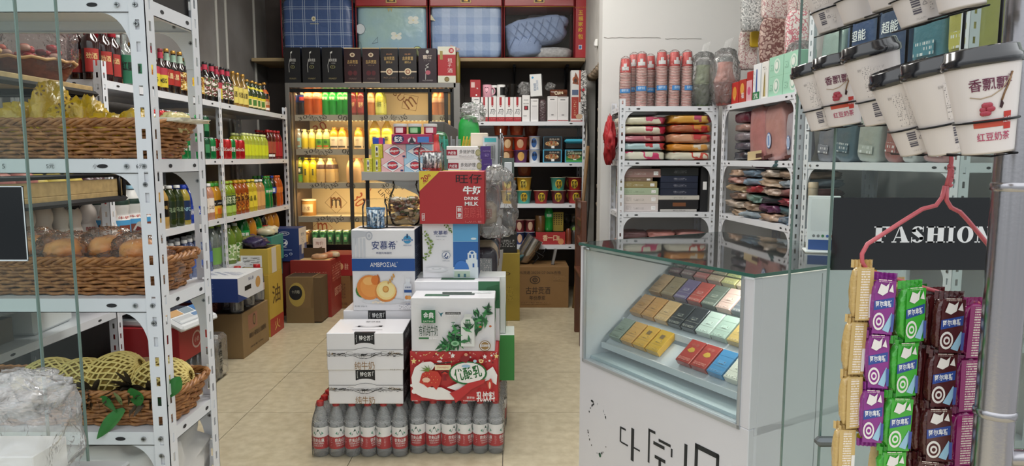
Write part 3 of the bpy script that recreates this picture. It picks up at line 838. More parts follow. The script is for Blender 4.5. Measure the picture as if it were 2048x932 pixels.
K['dgreen']=(bottle('drink_bottle','tea',.22,.033,pet('3c4a20'),whitecap,[(.2,.62,M('22301c',.35))],[('乌龙',.42,.12,M('9db28a',.5))],cap=(.5,.07),a0=LWA),'dark green oolong tea bottle with white cap','bottle')
K['nfc']=(bottle('drink_bottle','tea',.215,.034,pet('c6b24e'),bluecap,[(.12,.62,M('23355a',.35))],[('NFC',.4,.10,M('9fd0e0',.5))],cap=(.5,.08),a0=LWA),'bottle with navy label and blue cap','bottle')
K['peach']=(bottle('drink_bottle','tea',.215,.034,pet('dba184'),whitecap,[(.2,.6,M('ece0d2',.4))],[('CO',.35,.08,M('6a5a4a',.5))],cap=(.5,.08),a0=LWA),'peach drink bottle with pale label','bottle')
K['mango']=(bottle('drink_bottle','water',.215,.036,pet('e2a52e'),greencap,[(.14,.36,M('e8b23a',.4)),(.36,.52,M('17181a',.4))],[('CLASSY',.43,.05,wl)],cap=(.55,.09),a0=LWA,marks=[(.12,.28,.4,M('e0742a',.4))]),'mango juice bottle with black band','bottle')
K['gtea']=(bottle('drink_bottle','tea',.22,.034,pet('9fb52c'),M('9fbf3a',.4),[(.3,.64,M('2d4a24',.35)),(.1,.3,M('a8c45a',.35))],[('绿茶',.46,.22,M('dfe8c0',.5))],cap=(.5,.07),a0=LWA),'green tea bottle with dark green label','bottle')
K['icet']=(bottle('drink_bottle','tea',.22,.034,pet('b4561c'),M('d8a028',.4),[(.12,.62,PRN(['b8661c','6a2a14','d9a23a'],55))],[('红茶',.46,.14,M('24130c',.5))],cap=(.5,.07),a0=LWA),'amber iced tea bottle with yellow cap','bottle')
K['yel']=(bottle('drink_bottle','tea',.22,.033,pet('dcc232'),M('e6d23c',.4),[(.14,.62,M('e4cc3c',.35))],[('水晶',.42,.16,M('4a4a1c',.5))],cap=(.5,.07),a0=LWA),'yellow juice bottle with yellow cap','bottle')
K['apri']=(bottle('drink_bottle','tea',.215,.033,pet('d9a46a'),whitecap,[(.14,.6,M('dca763',.35))],(),cap=(.5,.07),a0=LWA),'apricot drink bottle with white cap','bottle')
K['spr']=(bottle('soda_bottle','soda',.235,.034,pet('16823c'),greencap,[(.44,.62,M('1a9a4a',.35))],[('雪碧',.53,.08,wl)],cap=(.44,.07),a0=LWA),'green lemon soda bottle with white lettering','bottle')
K['cola']=(bottle('soda_bottle','soda',.235,.034,pet('1c0d0c',.1),M('1d3a9c',.4),[(.44,.64,M('1b3fa8',.35))],(),cap=(.44,.07),a0=LWA,marks=[(.48,.60,.35,M('d8dbe8',.4))]),'cola bottle with blue label and cap','bottle')
K['fan']=(bottle('soda_bottle','soda',.235,.034,pet('d8641c'),M('d8641c',.4),[(.44,.62,M('e27c2c',.35))],(),cap=(.44,.07),a0=LWA),'orange soda bottle with orange cap','bottle')
K['wat_b']=(bottle('water_bottle','water',.225,.033,CLEAR('cfdaf6',body=.35,edge=.5,bodycol='7f97d8'),whitecap,[(.28,.56,M('5a78c8',.35,tl=.3))],(),cap=(.5,.08),a0=LWA),'clear water bottle with pale blue label','bottle')
K['wat_r']=(bottle('water_bottle','water',.225,.034,CLEAR('eef0f4',body=.3,edge=.5,bodycol='c8ccd8'),redcap,[(.10,.36,M('b8333a',.35))],(),cap=(.5,.08),a0=LWA),'clear water bottle with red cap','bottle')
K['big_s']=(bottle('soda_bottle','soda',.31,.052,pet('14702c'),greencap,[(.46,.62,M('1a9044',.35))],[('雪碧',.54,.07,wl,.06)],cap=(.30,.06),a0=LWA),'large green lemon soda bottle','bottle')
K['big_o']=(bottle('juice_bottle','jug',.31,.055,pet('e0962a'),M('e08a22',.4),[(.12,.46,M('3f86b0',.35)),(.24,.34,M('e2952a',.35))],(),cap=(.30,.06),a0=-.4,marks=[(.16,.3,.4,wl)]),'large orange juice bottle with blue label','bottle')
K['big_c']=(bottle('soda_bottle','soda',.31,.050,pet('1d0c0a',.1),M('b02018',.4),[(.46,.62,M('b0241c',.35))],(),cap=(.30,.06),a0=LWA),'large cola bottle with red label','bottle')
K['big_w']=(bottle('juice_bottle','jug',.25,.050,pet('7c9a3a'),M('cfd6d0',.4),[(.10,.5,PRN(['8fae6a','dfe6c8','4a7a2c'],30))],(),cap=(.34,.07),a0=-.4),'squat green juice bottle with leafy label','bottle')
K['big_g']=(bottle('juice_bottle','jug',.27,.050,CLEAR('e4ebe8',body=.35,edge=.5,bodycol='b8c4b8'),M('9fc24a',.4),[(.12,.5,M('6f9a4a',.35))],(),cap=(.34,.07),a0=-.4),'clear jug bottle with green label','bottle')
K['pear']=(bottle('drink_bottle','tea',.175,.031,pet('c8d24a'),M('dfe6a0',.4),[(.14,.56,M('d2d82a',.35))],(),cap=(.5,.08),a0=LWA),'small lime-yellow drink bottle with pale cap','bottle')
K['brt']=(bottle('drink_bottle','tea',.215,.034,pet('5a1a12'),redcap,[(.2,.6,M('a8503a',.35))],(),cap=(.5,.08),a0=LWA,marks=[(.08,.16,.5,wl)]),'dark red herbal tea bottle with red cap','bottle')
K['redp']=(bottle('drink_bottle','tea',.215,.033,pet('9a1c22'),redcap,[(.1,.6,M('b02a2c',.35))],(),cap=(.5,.08),a0=LWA),'bright red drink bottle with red cap','bottle')
K['can_r']=(can(M('b01c20',.25,metal=.3),text=('凉茶',M('e8c04a',.4),.03,.05),a0=LWA),'red and gold herbal tea can','can')
K['can_c']=(can(M('b0181c',.25,metal=.3),text=('Coca-Cola',wl,.045,.02),a0=LWA),'red cola can','can')
K['can_g']=(can(M('157a3c',.25,metal=.3),text=('雪碧',wl,.03,.03),a0=LWA),'green soda can','can')
K['can_d']=(can(M('0f4a2c',.25,metal=.3),marks=[(.3,.7,.5,M('3f8a5a',.4))],a0=LWA),'dark green beer can','can')


def shelf_run(seq,y0,z,place,grp,x=LX-.055,dy=.074,n2=True,jit=.004,dx2=-.078,stack=()):
    y=y0
    for i,k in enumerate(seq):
        if k:
            sp,desc,cat=K[k]
            put(sp,nth(desc,place),cat,(x+rnd.uniform(-jit,jit),y,z),rnd.uniform(-.25,.25),grp)
            if i in stack:put(sp,nth(desc,'stacked on top, '+place),cat,(x+rnd.uniform(-.001,.001),y,z+.1257),rnd.uniform(-.3,.3),grp)
            if n2:put(sp,nth(desc,place+' rear'),cat,(x+dx2+rnd.uniform(-jit,jit),y+.02,z),rnd.uniform(-.4,.4),grp)
        y += dy
    return y


G4='bottles on the top shelf of the left wall';G3='cans and bottles at eye level on the left wall';G2='drinks on the middle shelf of the left wall';G1='water and big bottles low on the left wall'
P4='from the door, top left shelf';P3='from the door, eye-level left shelf';P2='from the door, middle left shelf';P1='from the door, low left shelf'
shelf_run(['liq_r','liq_r','liq_r','liq_g','liq_g'],2.98,1.52,P4,G4,dy=.082)
shelf_run(['soy_y','soy_p','soy_p','soy_r','soy_r','soy_w','soy_y','soy_y','soy_w'],3.42,1.52,P4,G4,dy=.070)
shelf_run(['oyster','oyster','soy_p','oyster','oyster','wine_g','wine_g','wine_g','vin_y','vin_y','vin_y','vin_y','soy_o'],4.07,1.52,P4,G4,dy=.080)
shelf_run(['can_r','can_r','can_r','can_r','can_g','can_g','can_g','can_d','can_d','can_g','can_c','can_c'],3.45,1.18,P3,G3,dy=.071,n2=False,stack=(0,1,2,3,4,5,6,7,8),jit=.001)
shelf_run(['can_c','can_g','can_c','can_c'],4.32,1.18,P3,G3,dy=.071,n2=False)
shelf_run(['pear']*7,4.60,1.18,P3,G3,dy=.064)
shelf_run(['brt','brt','redp','redp'],5.05,1.18,P3,G3,dy=.072)
shelf_run(['yog_b','yog_p','yog_p'],2.40,.83,P2,G2,dy=.095,n2=True,dx2=-.1)
shelf_run(['yog_r','yog_r'],2.70,.83,P2,G2,dy=.075)
shelf_run(['yog_r','milk_s','milk_s','milk_s'],3.02,.82,P2,G2,dy=.095,dx2=-.1)
shelf_run(['blkc','blkc','dgreen','dgreen','nfc','mai','mai','peach','peach'],3.42,.82,P2,G2,dy=.076)
shelf_run(['mango','mango','gtea','gtea','gtea','icet','icet','icet','yel','yel','apri','apri'],4.06,.82,P2,G2,dy=.073)
shelf_run(['spr','spr','cola','fan','fan'],4.96,.82,P2,G2,dy=.074)
shelf_run(['wat_r','wat_r','wat_r','wat_r','wat_r'],3.02,.51,P1,G1,dy=.072)
shelf_run(['wat_b']*9,3.42,.51,P1,G1,dy=.070)
shelf_run(['big_g','big_g','big_w','big_w','big_s','big_o','big_s','big_c','big_o','big_o'],4.08,.51,P1,G1,dy=.116,x=LX-.07,dx2=-.115)

# ================================================================ THINGS ON THE NEAR RACK
wick=M('b37c48',.5,var=.35,vs=60,vcol='85552f',coat=.15)


def basket(w=1.06,d=.21,h=.085,flare=.025,rows=9,r=.0052):
    def loop(z,off):
        k=z/h;a=w/2-flare+flare*k*1.2;b=d/2-.018+.018*k;rr=.05;pts=[]
        for cx,cy,a0 in((a-rr,b-rr,0),(-a+rr,b-rr,90),(-a+rr,-b+rr,180),(a-rr,-b+rr,270)):
            for i in range(7):t=math.radians(a0+15*i);pts.append((cx+rr*math.cos(t),cy+rr*math.sin(t),math.cos(t),math.sin(t)))
        P=[]                                                    # even spacing
        for i in range(len(pts)):
            p,q=pts[i],pts[(i+1)% len(pts)];L=math.hypot(q[0]-p[0],q[1]-p[1]);m_=max(1,round(L/.011))
            for j in range(m_):t=j/m_;P.append([p[k_]+(q[k_]-p[k_])*t for k_ in range(4)])
        return P
    side=G()
    for i in range(rows):
        z=.005+(h-.012)*i/(rows-1);L=loop(z,0);k=len(L)
        if k % 4:pass
        pts=[(p[0]+p[2]*.0042*math.cos(j*math.pi/2+i*math.pi),p[1]+p[3]*.0042*math.cos(j*math.pi/2+i*math.pi),z+.0016*math.sin(j*.9+i))for j,p in enumerate(L)]
        side.tube(pts,r*.9,wick,5,closed=True)
    stakes=G();Lb,Lt=loop(.0,0),loop(h,0)
    n_=min(len(Lb),len(Lt))
    for j in range(0,n_,4):stakes.tube([(Lb[j][0],Lb[j][1],0),(Lt[j][0],Lt[j][1],h)],.0022,wick,4)
    rim=G();L=loop(h,0)
    for ph in(0,2.1,4.2):
        rim.tube([(p[0]+p[2]*.005*math.cos(j*1.05+ph),p[1]+p[3]*.005*math.cos(j*1.05+ph),h+.002+.006*math.sin(j*1.05+ph))for j,p in enumerate(L)],.0052,wick,5,closed=True)
    base=G();base.box(-w/2+flare+.01,-d/2+.025,.002,w/2-flare-.01,d/2-.025,.007,wick)
    return spec('wicker_basket',('woven_side',side),('stakes',stakes),('rim',rim),('base',base))


BK=basket();BY=1.735
BXC=NX-.045-.53
put(BK,'long brown wicker basket of yellow bags on the upper rack shelf','basket',(BXC+.045,BY-.005,1.181))
put(BK,'long brown wicker basket of wrapped buns on the middle rack shelf','basket',(BXC+.04,BY-.005,.846))
put(BK,'long brown wicker basket of netted fruit on the lowest rack shelf','basket',(BXC+.05,BY-.005,.511))

# yellow plastic bags
ybag=M('e6c62a',.28,coat=.7,bump=.5,bs=45,tl=.15,var=.2,vs=7,vcol='c9a018');yink=M('6a4a1c',.5)
wbag=M('ece6d2',.35,coat=.5,bump=.5,bs=45,tl=.15)


def crumple_bag(name,w,d,h,m,seed,amp=.35,peak=None,flower=True):
    g=G();g.blob((0,0,h*.5),(w/2,d/2,h*.5),m,26,16,.75,amp,3.0,seed,flat=0,ridge=True)
    vs=g.v;z0=min(v[2]for v in vs);k=h/max(v[2]-z0 for v in vs)
    g.v=[(x*.95,y*.92,(z-z0)*k)for x,y,z in vs]
    if flower:
        front=sorted(g.v,key=lambda v:v[1])[:60];f0=front[len(front)// 2]
        for q in range(2):
            p=front[(q*31+seed*7)% 60];yy=min(v[1]for v in g.v if abs(v[0]-p[0])< .02 and abs(v[2]-p[2])< .02)-.001
            for a in range(6):
                t=a*1.05+seed
                g.add([(p[0]+.005*math.cos(t),yy,p[2]+.005*math.sin(t)),(p[0]+.013*math.cos(t-.25),yy-.001,p[2]+.013*math.sin(t-.25)),(p[0]+.015*math.cos(t),yy-.001,p[2]+.015*math.sin(t)),(p[0]+.013*math.cos(t+.25),yy-.001,p[2]+.013*math.sin(t+.25))],[(0,1,2,3)],yink)
    return spec(name,g)


for i,(u0,v0,u1,v1,dsc)in enumerate(((2,205,60,262,'behind the glass door edge'),(56,160,108,262,'tall and pointed, standing highest'),(95,212,150,262,'low and rumpled beside the tall one'),
                                           (128,190,182,262,'leaning with a peak near the glass edge'),(176,225,235,262,'flattened in the middle'),(232,218,290,262,'with a gathered top beside the post'),
                                           (318,222,352,262,'pale cream and yellow, beyond the post'))):
    x,z,w,h=rect(u0,v0,u1,v1,BY-.03)
    put(crumple_bag('plastic_bag',w*1.05,.13,(h+.065)if i != 6 else .055,ybag if i != 6 else M('e9dc9a',.3,coat=.6,bump=.5,bs=45,tl=.15),i+3,.19,flower=i != 6),'crumpled yellow plastic bag in the upper basket, '+dsc,'bag',(x,BY+(.01 if i % 2 else-.012)+.03*(i == 6),1.190 if i != 6 else 1.245),0,'yellow bags in the upper basket')
x,z,w,h=rect(270,252,402,268,BY-.03)
g=G();g.blob((0,0,.008),(w/2,.075,.006),wbag,30,8,.4,.2,5,2)
put(spec('paper_sheet',g),'white folded paper bag lying on the right end of the upper basket','bag',(x-.01,BY,1.268))

# buns in crinkled clear wrappers
bun=M('f28c30',.4,var=.35,vs=14,vcol='f0b468',bump=.15,bs=50,coat=.3);film=CLEAR('fffaf4',body=.08,rough=.10,bump=.8,bs=38,edge=.16,bodycol='ffffff')


def wrapped_bun(seed,w=.10,h=.07):
    g=G();g.blob((0,0,h*.50),(w*.50,.046,h*.48),bun,18,10,.9,.12,3,seed)
    f=G();f.blob((0,0,h*.55),(w*.6,.055,h*.62),film,30,20,.8,.14,3,seed+9,ridge=True)
    z0=min(v[2]for v in f.v);f.v=[(a,b,c-z0)for a,b,c in f.v]
    tw=[]
    for s in(-1,1):       # twisted ends of the wrapper
        k=G();tw.append(('twisted_end',k))
        pts=[]
        for i in range(7):a=-.9+1.8*i/6;pts.append((s*(w*.5+.045*math.cos(a)),.012*math.sin(i*2.2),h*.7+.045*math.sin(a)))
        k.add([(s*w*.48,0,h*.6)]+pts,[(0,i,i+1)for i in range(1,7)],film)
    return spec('wrapped_bun',('bun',g),('wrapper',f,tw))


WB=[wrapped_bun(i,.092+.006*(i % 3),.066+.006*(i % 2))for i in range(4)]
bi=0
for row,(yy,zz)in enumerate(((BY-.035,.855),(BY+.035,.862))):
    for i in range(10):
        x=NX-.07-i*.088-row*.04
        put(WB[bi % 4],nth('orange bun in clear wrapper','from the right, '+('front row' if row == 0 else 'back row')+', middle basket'),'bun',(x,yy,zz),rnd.uniform(-.4,.4),'wrapped buns in the middle basket');bi += 1
for i in range(9):
    put(WB[bi % 4],nth('orange bun in clear wrapper','from the right, piled on top in the middle basket'),'bun',(NX-.11-i*.095,BY-.012+.02*(i % 2),.912),rnd.uniform(-.5,.5),'wrapped buns in the middle basket',rx=rnd.uniform(-.2,.2));bi += 1
x,z,w,h=rect(275,492,310,512,BY)
pkt=carton(.05,.02,.035,M('e8e2da',.4),F=[('r',.1,.2,.5,.7,M('8a2a2c',.5))])
p=at(285,505,BY+.03)
put(spec('snack_packet',pkt),'small white printed packet lying on the wrapped buns','packet',(p.x,p.y,.975),.3,ry=.5)

# fruit in foam nets with their crowns
netm=M('e8d283',.6);fleshm=M('b9994a',.6,var=.4,vs=30,vcol='7d6a2e')


def netted(seed,a=.073,b=.062,lean=.0):
    g=G();g.blob((0,0,0),(a,b*.95,b),fleshm,20,12,1,.03,6,seed)
    nt_=G()
    for sgn in(-1,1):
        for s in range(20):
            pts=[]
            for i in range(17):
                t=-1.36+2.72*i/16;ph=s*2*math.pi/20+sgn*t*.95+.06*math.sin(i*1.3+s+seed)
                q=Vector((math.sin(t)*(a+.006),math.cos(t)*math.cos(ph)*(b+.004)*.97,math.cos(t)*math.sin(ph)*(b+.004)))
                pts.append(q)
            nt_.tube(pts,.0030,netm,4)
    return('fruit',g),('foam_net',nt_)


leafg=M('2f7a34',.4,coat=.3,var=.25,vs=20);leafd=M('2c261f',.55,var=.5,vs=20,vcol='4a3d2c');leafl=M('7a8a5a',.5)


def leaf(g,p,d,L,w,m,droop=.3,up=(0,0,1),fold=.2):
    p=Vector(p);d=Vector(d).normalized();s=d.cross(Vector(up)).normalized();n_=s.cross(d);vs=[];k=7
    for i in range(k+1):
        t=i/k;ww=w*math.sin(math.pi*min(1,t*.93+.07))** .8*.5 if i < k else 0
        c=p+d*(L*t)-Vector((0,0,1))*(droop*L*t*t)
        vs +=[c-s*ww+n_*ww*fold,c,c+s*ww+n_*ww*fold]
    fs=[]
    for i in range(k):fs +=[(3*i,3*i+1,3*i+4,3*i+3),(3*i+1,3*i+2,3*i+5,3*i+4)]
    g.add(vs,fs,m,True)


def crown(seed,n=26,m=leafd):
    r_=random.Random(seed);g=G()
    for i in range(n):
        a=r_.uniform(0,2*math.pi);e=r_.uniform(-.2,1.2)
        leaf(g,(0,0,0),(math.cos(a)*math.cos(e),-abs(math.sin(e))-.3,math.sin(a)*math.cos(e)),r_.uniform(.035,.075),.014,m,.15,up=(0.1,.9,.3))
    return g


FR=[('leftmost, with a printed paper tag',92,770,180,-.25,0),('second, seen through the glass edge',160,765,0,-.1,1),('third, tilted in front of the post',222,757,0,-.5,0),('rightmost, beside the rack post',318,765,0,-.25,1)]
for i,(dsc,u,v,_,ry,cr)in enumerate(FR):
    p=at(u,v,BY)
    parts=list(netted(i,.078 if i != 2 else .082,.060))
    if i == 0:
        tg=G();tg.X=Matrix.Translation((0,-.066,.022))@ Matrix.Rotation(-.5,4,'X')@ Matrix.Rotation(.25,4,'Y')
        tg.blob((0,0,0),(.05,.0015,.024),M('d6b878',.5),20,8,.8);tg.text('凤梨',(0,-.0025,.006),(1,0,0),(0,0,1),.03,.012,M('a8452c',.5))
        parts.append(('paper_tag',tg))
    put(spec('netted_pineapple',*parts),'golden pineapple in yellow foam net, '+dsc,'fruit',(p.x,BY+.012,.587+(.012 if i == 2 else 0)),0,'netted fruit in the lowest basket',ry=ry)
for i,(u,v,sd)in enumerate(((135,795,1),(178,787,2),(255,778,3),(295,790,4))):
    p=at(u,v,1.645)
    put(spec('pineapple_crown',crown(sd,44)),['dark spiky pineapple crown behind the glass edge','dark spiky pineapple crown left of the drooping leaf','dark spiky pineapple crown above the pale leaf','dark spiky pineapple crown next to the rack post'][i],'leaves',(p.x,1.66,p.z))
for i,(u,v,d,L,w,m,dsc)in enumerate(((195,800,(1,-.3,-.25),.055,.035,leafg,'green leaf lying flat left of the spiky crown'),(245,820,(-.75,-.5,-.6),.075,.032,leafg,'large green leaf drooping over the basket rim'),
                                             (272,815,(-.1,-.25,1),.062,.046,leafg,'broad upright green leaf in front of the netted fruit'),(240,812,(-.25,-.3,1),.045,.016,leafl,'pale grey-green leaf curled upright'),
                                             (335,795,(.5,-.1,.9),.07,.036,leafg,'green leaf sticking up right of the rack post'),(300,808,(.7,-.3,.1),.06,.03,M('1f4a28',.5),'dark green leaf lying along the basket rim'))):
    p=at(u,v,1.615);g=G();leaf(g,(0,0,0),d,L,w,m,.1 if d[2]> 0 else .3,up=(0.2,1,.3))
    put(spec('leaf',g),dsc+' of the lowest basket','leaf',(p.x,1.622,p.z))

# top of the near rack
g=carton(.30,.22,.20,M('141416',.35),F=[('t','D&S',.22,.38,.35,.32,WHT,.02,math.pi),('t','DESIGN',.62,.35,.3,.1,M('b8b8bc',.4),0,math.pi)],R=[('t','D&S',.22,.28,.40,.20,M('d8d8dc',.4),.02,math.pi),('r',.5,.24,.95,.32,LINES('141416','a8a8ac',60,60))])
put(spec('carton_box',g),'black box printed upside down with D&S on the rack top','box',(NX-.16,1.73,1.551))
g=carton(.62,.20,.12,M('3c1a20',.35),F=[('r',.05,.3,.95,.5,LINES('3c1a20','b8949a',60,60))])
put(spec('carton_box',g),'dark maroon flat box on the rack top left of the black box','box',(NX-.64,1.73,1.551))

# ================================================================ ON THE WOODEN LEDGES
cellr=CLEAR('fff4f4',body=.06,rough=.10,bump=.8,bs=30,edge=.14)


def gift_basket(seed):
    b=G()
    for k in range(6):b.lathe([(.10+.007*k,.012*k),(.104+.007*k,.012*k+.008),(.106+.007*k,.012*k+.012)],M('7a3d2c',.5,var=.4,vs=60),20,capb=k == 0,capt=False)
    b.tube([((.145)*math.cos(t),.145*math.sin(t),.075+.004*math.sin(t*12))for t in[i*math.pi/20 for i in range(40)]],.006,M('c9a070',.5),6,closed=True)
    c=G();r_=random.Random(seed)
    for i in range(34):
        a=r_.uniform(0,6.28);q=r_.uniform(0,.10)
        c.blob((q*math.cos(a),q*math.sin(a),.07+r_.uniform(0,.06)),(.02,.012,.012),[M('a02c34',.35),M('c86a5a',.4),M('6a2432',.35),M('d9b8a8',.4)][i % 4],8,6,.8)
    f=G();f.blob((0,0,.13),(.15,.13,.13),cellr,30,18,.9,.10,3,seed,ridge=True)
    z0=min(v[2]for v in f.v);f.v=[(a_,b_,c_-z0+.002)for a_,b_,c_ in f.v]
    return spec('gift_basket',('basket_body',b),('sweets',c),('cellophane',f))


put(gift_basket(1),'cellophane gift basket of red sweets at the near end','gift basket',(-1.80,2.58,1.466))
put(gift_basket(2),'cellophane gift basket behind the entrance glass, farther left','gift basket',(-1.84,2.24,1.466))
fl=carton(.10,.10,.20,PRN(['4a7a3a','8a5a8a','d9a24a','c98a8a'],14,.4),c=.003)
put(spec('gift_box',fl),'colourful fruit-patterned box seen through the entrance glass','box',(-1.74,2.0,1.466))
fl=carton(.09,.09,.20,PRN(['e8e4e4','c86a74','b03a4a','8a5a5a'],22,.4),c=.003)
put(spec('gift_box',fl),'red and white floral box between the gift baskets','box',(-2.04,2.41,1.466))
for i in range(4):
    fr=bottle('liquor_bottle','wine',.25,.036,M('2c1212',.08,coat=1),M('a0182a',.35),[(.1,.52,M('5a1a1a',.45))],(),cap=(.46,.2),a0=LWA)if i == 0 else fr
    put(fr,nth('dark liquor bottle with red cap','on the ledge behind the gift baskets'),'bottle',(-2.1+.09*(i % 2),2.54+.1*(i // 2),1.466),0,'liquor on the wooden ledge')
peach=M('c98a80',.45,var=.4,vs=12,vcol='b5625a',coat=.3);cupnet=M('e09a86',.6);mango=M('e3c95e',.45,var=.2,vs=10,coat=.3);mcup=M('efe6c0',.6);plum=M('4a2430',.4,coat=.4,var=.3)


def fruit(fm,cm,r=.045,nm='peach',squash=1.0):
    g=G();g.blob((0,0,r*.92),(r,r,r*squash*.95),fm,18,12,1,.04,2,3)
    g.v=[(x,y,z-.25*r*math.exp(-((x*x+y*y)/(r*r))*9)if z > r else z)for x,y,z in g.v]
    c=G()
    for k in range(16):
        a=2*math.pi*k/16
        c.tube([(r*.35*math.cos(a),r*.35*math.sin(a),.003),(r*.95*math.cos(a+.2),r*.95*math.sin(a+.2),r*.45),(r*1.12*math.cos(a),r*1.12*math.sin(a),r*.85)],.0035,cm,4)
        c.tube([(r*.35*math.cos(a),r*.35*math.sin(a),.003),(r*.95*math.cos(a-.2),r*.95*math.sin(a-.2),r*.45),(r*1.12*math.cos(a),r*1.12*math.sin(a),r*.85)],.0035,cm,4)
    return spec(nm,('flesh',g),('foam_cup',c))


PE=fruit(peach,cupnet,.050);MG=fruit(mango,mcup,.042,'mango',1.1);PL=fruit(plum,M('d8d4d8',.6),.04,'mangosteen')
PTR='fruit in foam cups on the wooden tray'
for i in range(9):put(PE,nth('pink peach in a foam cup','from the street along the tray '+('front' if i % 2 == 0 else 'back')),'peach',(WX-.08-.115*(i % 2),1.96+.055*i,1.046),rnd.random()*6,PTR)
for i in range(6):put(MG,nth('yellow mango in a white foam cup','from the street along the tray '+('front' if i % 2 == 0 else 'back')),'mango',(WX-.075-.1*(i % 2),2.46+.05*i,1.046),rnd.random()*6,PTR)
for i in range(4):put(PL,nth('dark purple fruit in a pale foam cup','from the street along the tray '+('front' if i % 2 == 0 else 'back')),'fruit',(WX-.075-.1*(i % 2),2.755+.03*i,1.046),rnd.random()*6,PTR)

# ================================================================ CENTRE STACK OF CARTONS
wtm=M('e9e8ec',.38,coat=.25);kraft=M('8f7048',.7,var=.15,vs=8);kraftd=M('6b5138',.75,var=.2,vs=8);goldp=M('a88a5c',.5)
petw=CLEAR('fbfcfc',body=.20,rough=.08,edge=.14,bump=.25,bs=25,bodycol='f8fafc')
shrink=CLEAR('ffffff',body=.03,rough=.1,bump=.5,bs=18,edge=.08)
labw=M('f1efee',.35,coat=.4);labr=M('b3242c',.3,coat=.4);dkg=M('1d4a3c',.5)


def spring_bottle(k):
    """clear spring-water bottle: white and red label with the green mountain, turned by k"""
    h,r=.222,.0315
    g=G();pr=[(.86,0),(1,.025),(.95,.06),(1,.09),(.95,.13),(1,.16),(1,.55),(.97,.60),(1,.63),(.96,.68),(.90,.74),(.72,.82),(.46,.89),(.40,.92)]
    g.lathe([(a*r,b*h)for a,b in pr],petw,16)
    a0=-math.pi/2+k
    for j in range(3):            # embossed arcs on the shoulder
        for s in range(8):
            a=s*math.pi/4+.3*j;rr=r*(.985-.03*j)
            g.tube([((rr+.0006)*math.cos(a+t*.3),(rr+.0006)*math.sin(a+t*.3),h*(.615+.022*j)+.004*(1-t*t))for t in(-1,-.5,0,.5,1)],.0006,labw,3)
    cp=G();cp.lathe([(r*.44,h*.915),(r*.46,h*.92),(r*.46,h*.985),(r*.40,h)],redcap,14)
    lb=G();z0,zm,z1=.155,.37,.56
    lb.lathe([(r*1.012,z0*h),(r*1.012,zm*h)],labr,20,capb=False,capt=False)
    lb.lathe([(r*1.013,zm*h),(r*1.013,z1*h)],labw,20,capb=False,capt=False)
    for zz in(z1,):lb.lathe([(r*1.016,zz*h-.0012),(r*1.016,zz*h)],dkg,20,capb=False,capt=False)
    R=r*1.035

    def pt(a,z):return(R*math.cos(a0+a),R*math.sin(a0+a),z*h)
    # wavy top of the red field
    for i in range(20):
        t0=2*math.pi*i/20;t1=2*math.pi*(i+1)/20;w0=zm+.018*(math.cos(t0)+1)*.5;w1=zm+.018*(math.cos(t1)+1)*.5
        q=r*1.02;lb.add([(q*math.cos(a0+t0),q*math.sin(a0+t0),(zm-.01)*h),(q*math.cos(a0+t1),q*math.sin(a0+t1),(zm-.01)*h),(q*math.cos(a0+t1),q*math.sin(a0+t1),(zm+.03-w1+zm-.01)*h),(q*math.cos(a0+t0),q*math.sin(a0+t0),(zm+.03-w0+zm-.01)*h)],[(0,1,2,3)],labr)
    for da in(0,2.6,-2.4):
        lb.add([pt(da-.40,.41),pt(da+.40,.41),pt(da+.02,.53)],[(0,1,2)],dkg)
        lb.add([pt(da-.68,.44),pt(da-.40,.42),pt(da-.45,.48)],[(0,1,2)],M('5d9a82',.5));lb.add([pt(da+.40,.42),pt(da+.68,.44),pt(da+.45,.48)],[(0,1,2)],M('5d9a82',.5))
        aa=a0+da
        lb.wraptext('农夫山泉',aa,.315*h,R,r*1.55,.075*h,labw,.02)
        lb.wraptext('NONGFU SPRING',aa,.255*h,R,r*1.35,.026*h,labw,.01)
        lb.wraptext('饮用天然水',aa,.215*h,R,r*1.2,.026*h,labw,0)
        q=R;lb.patch(aa+1.05,aa+1.30,.20*h,.36*h,q,LINES('b3242c','e8c8c8',200,400))
    return('water_bottle',g,[('cap',cp),('printed_label',lb)])


SB=[spring_bottle(k)[1:]for k in(-.1,.75,.2,1.2,-.9,.5)]
SBM=[(g.mesh('water_bottle'),[(n,q.mesh(n))for n,q in sub])for g,sub in SB]


def water_pack(label,x0,y0,nx,ny,order,rz=0.0):
    root=link('water_pack',None);p=.0632
    root.location=(x0,y0,0);root.rotation_euler.z=rz
    root['label']=label;root['category']='water pack';root['group']='shrink-wrapped packs of water'
    for j in range(ny):
        for i in range(nx):
            me,sub=SBM[order[i % len(order)]if j == 0 else(i+j*2)% 6]
            b=link('water_bottle',me,root);b.location=(p*(i+.5),p*(j+.5),0)
            for n,m_ in sub:link(n,m_,b)
    f=G();W_,D_=nx*p,ny*p;e=.0015
    for(xx,yy,ax,ay)in[(0,0,1,0),(W_,0,0,1)]:pass
    n=nx*8
    # film pulled tight over the front, the sides and the shoulders of the bottles
    def film(o,R,L,k,skip=False):
        o=Vector(o);R=Vector(R);Nn=Vector((R.y,-R.x,0));vs=[];q=k*8
        prof=[(.003,0),(.06,0),(.125,0),(.165,-.006),(.20,-.018),(.222,-.020)]
        for i in range(q+1):
            s=i/q;d=-abs(math.cos(math.pi*s*k))*.006+.002
            for z,b in prof:vs.append(o+R*(s*L)+Nn*(d+b+.001)+Vector((0,0,z)))
        m_=len(prof);f.add(vs,[(i*m_+j,(i+1)*m_+j,(i+1)*m_+j+1,i*m_+j+1)for i in range(q)for j in range(m_-1)],shrink,True)
    film((0,0,0),(1,0,0),W_,nx);film((W_,0,0),(0,1,0),D_,ny);film((0,D_,0),(0,-1,0),D_,ny)
    link('shrink_film',f.mesh('shrink_film'),root)
    return root


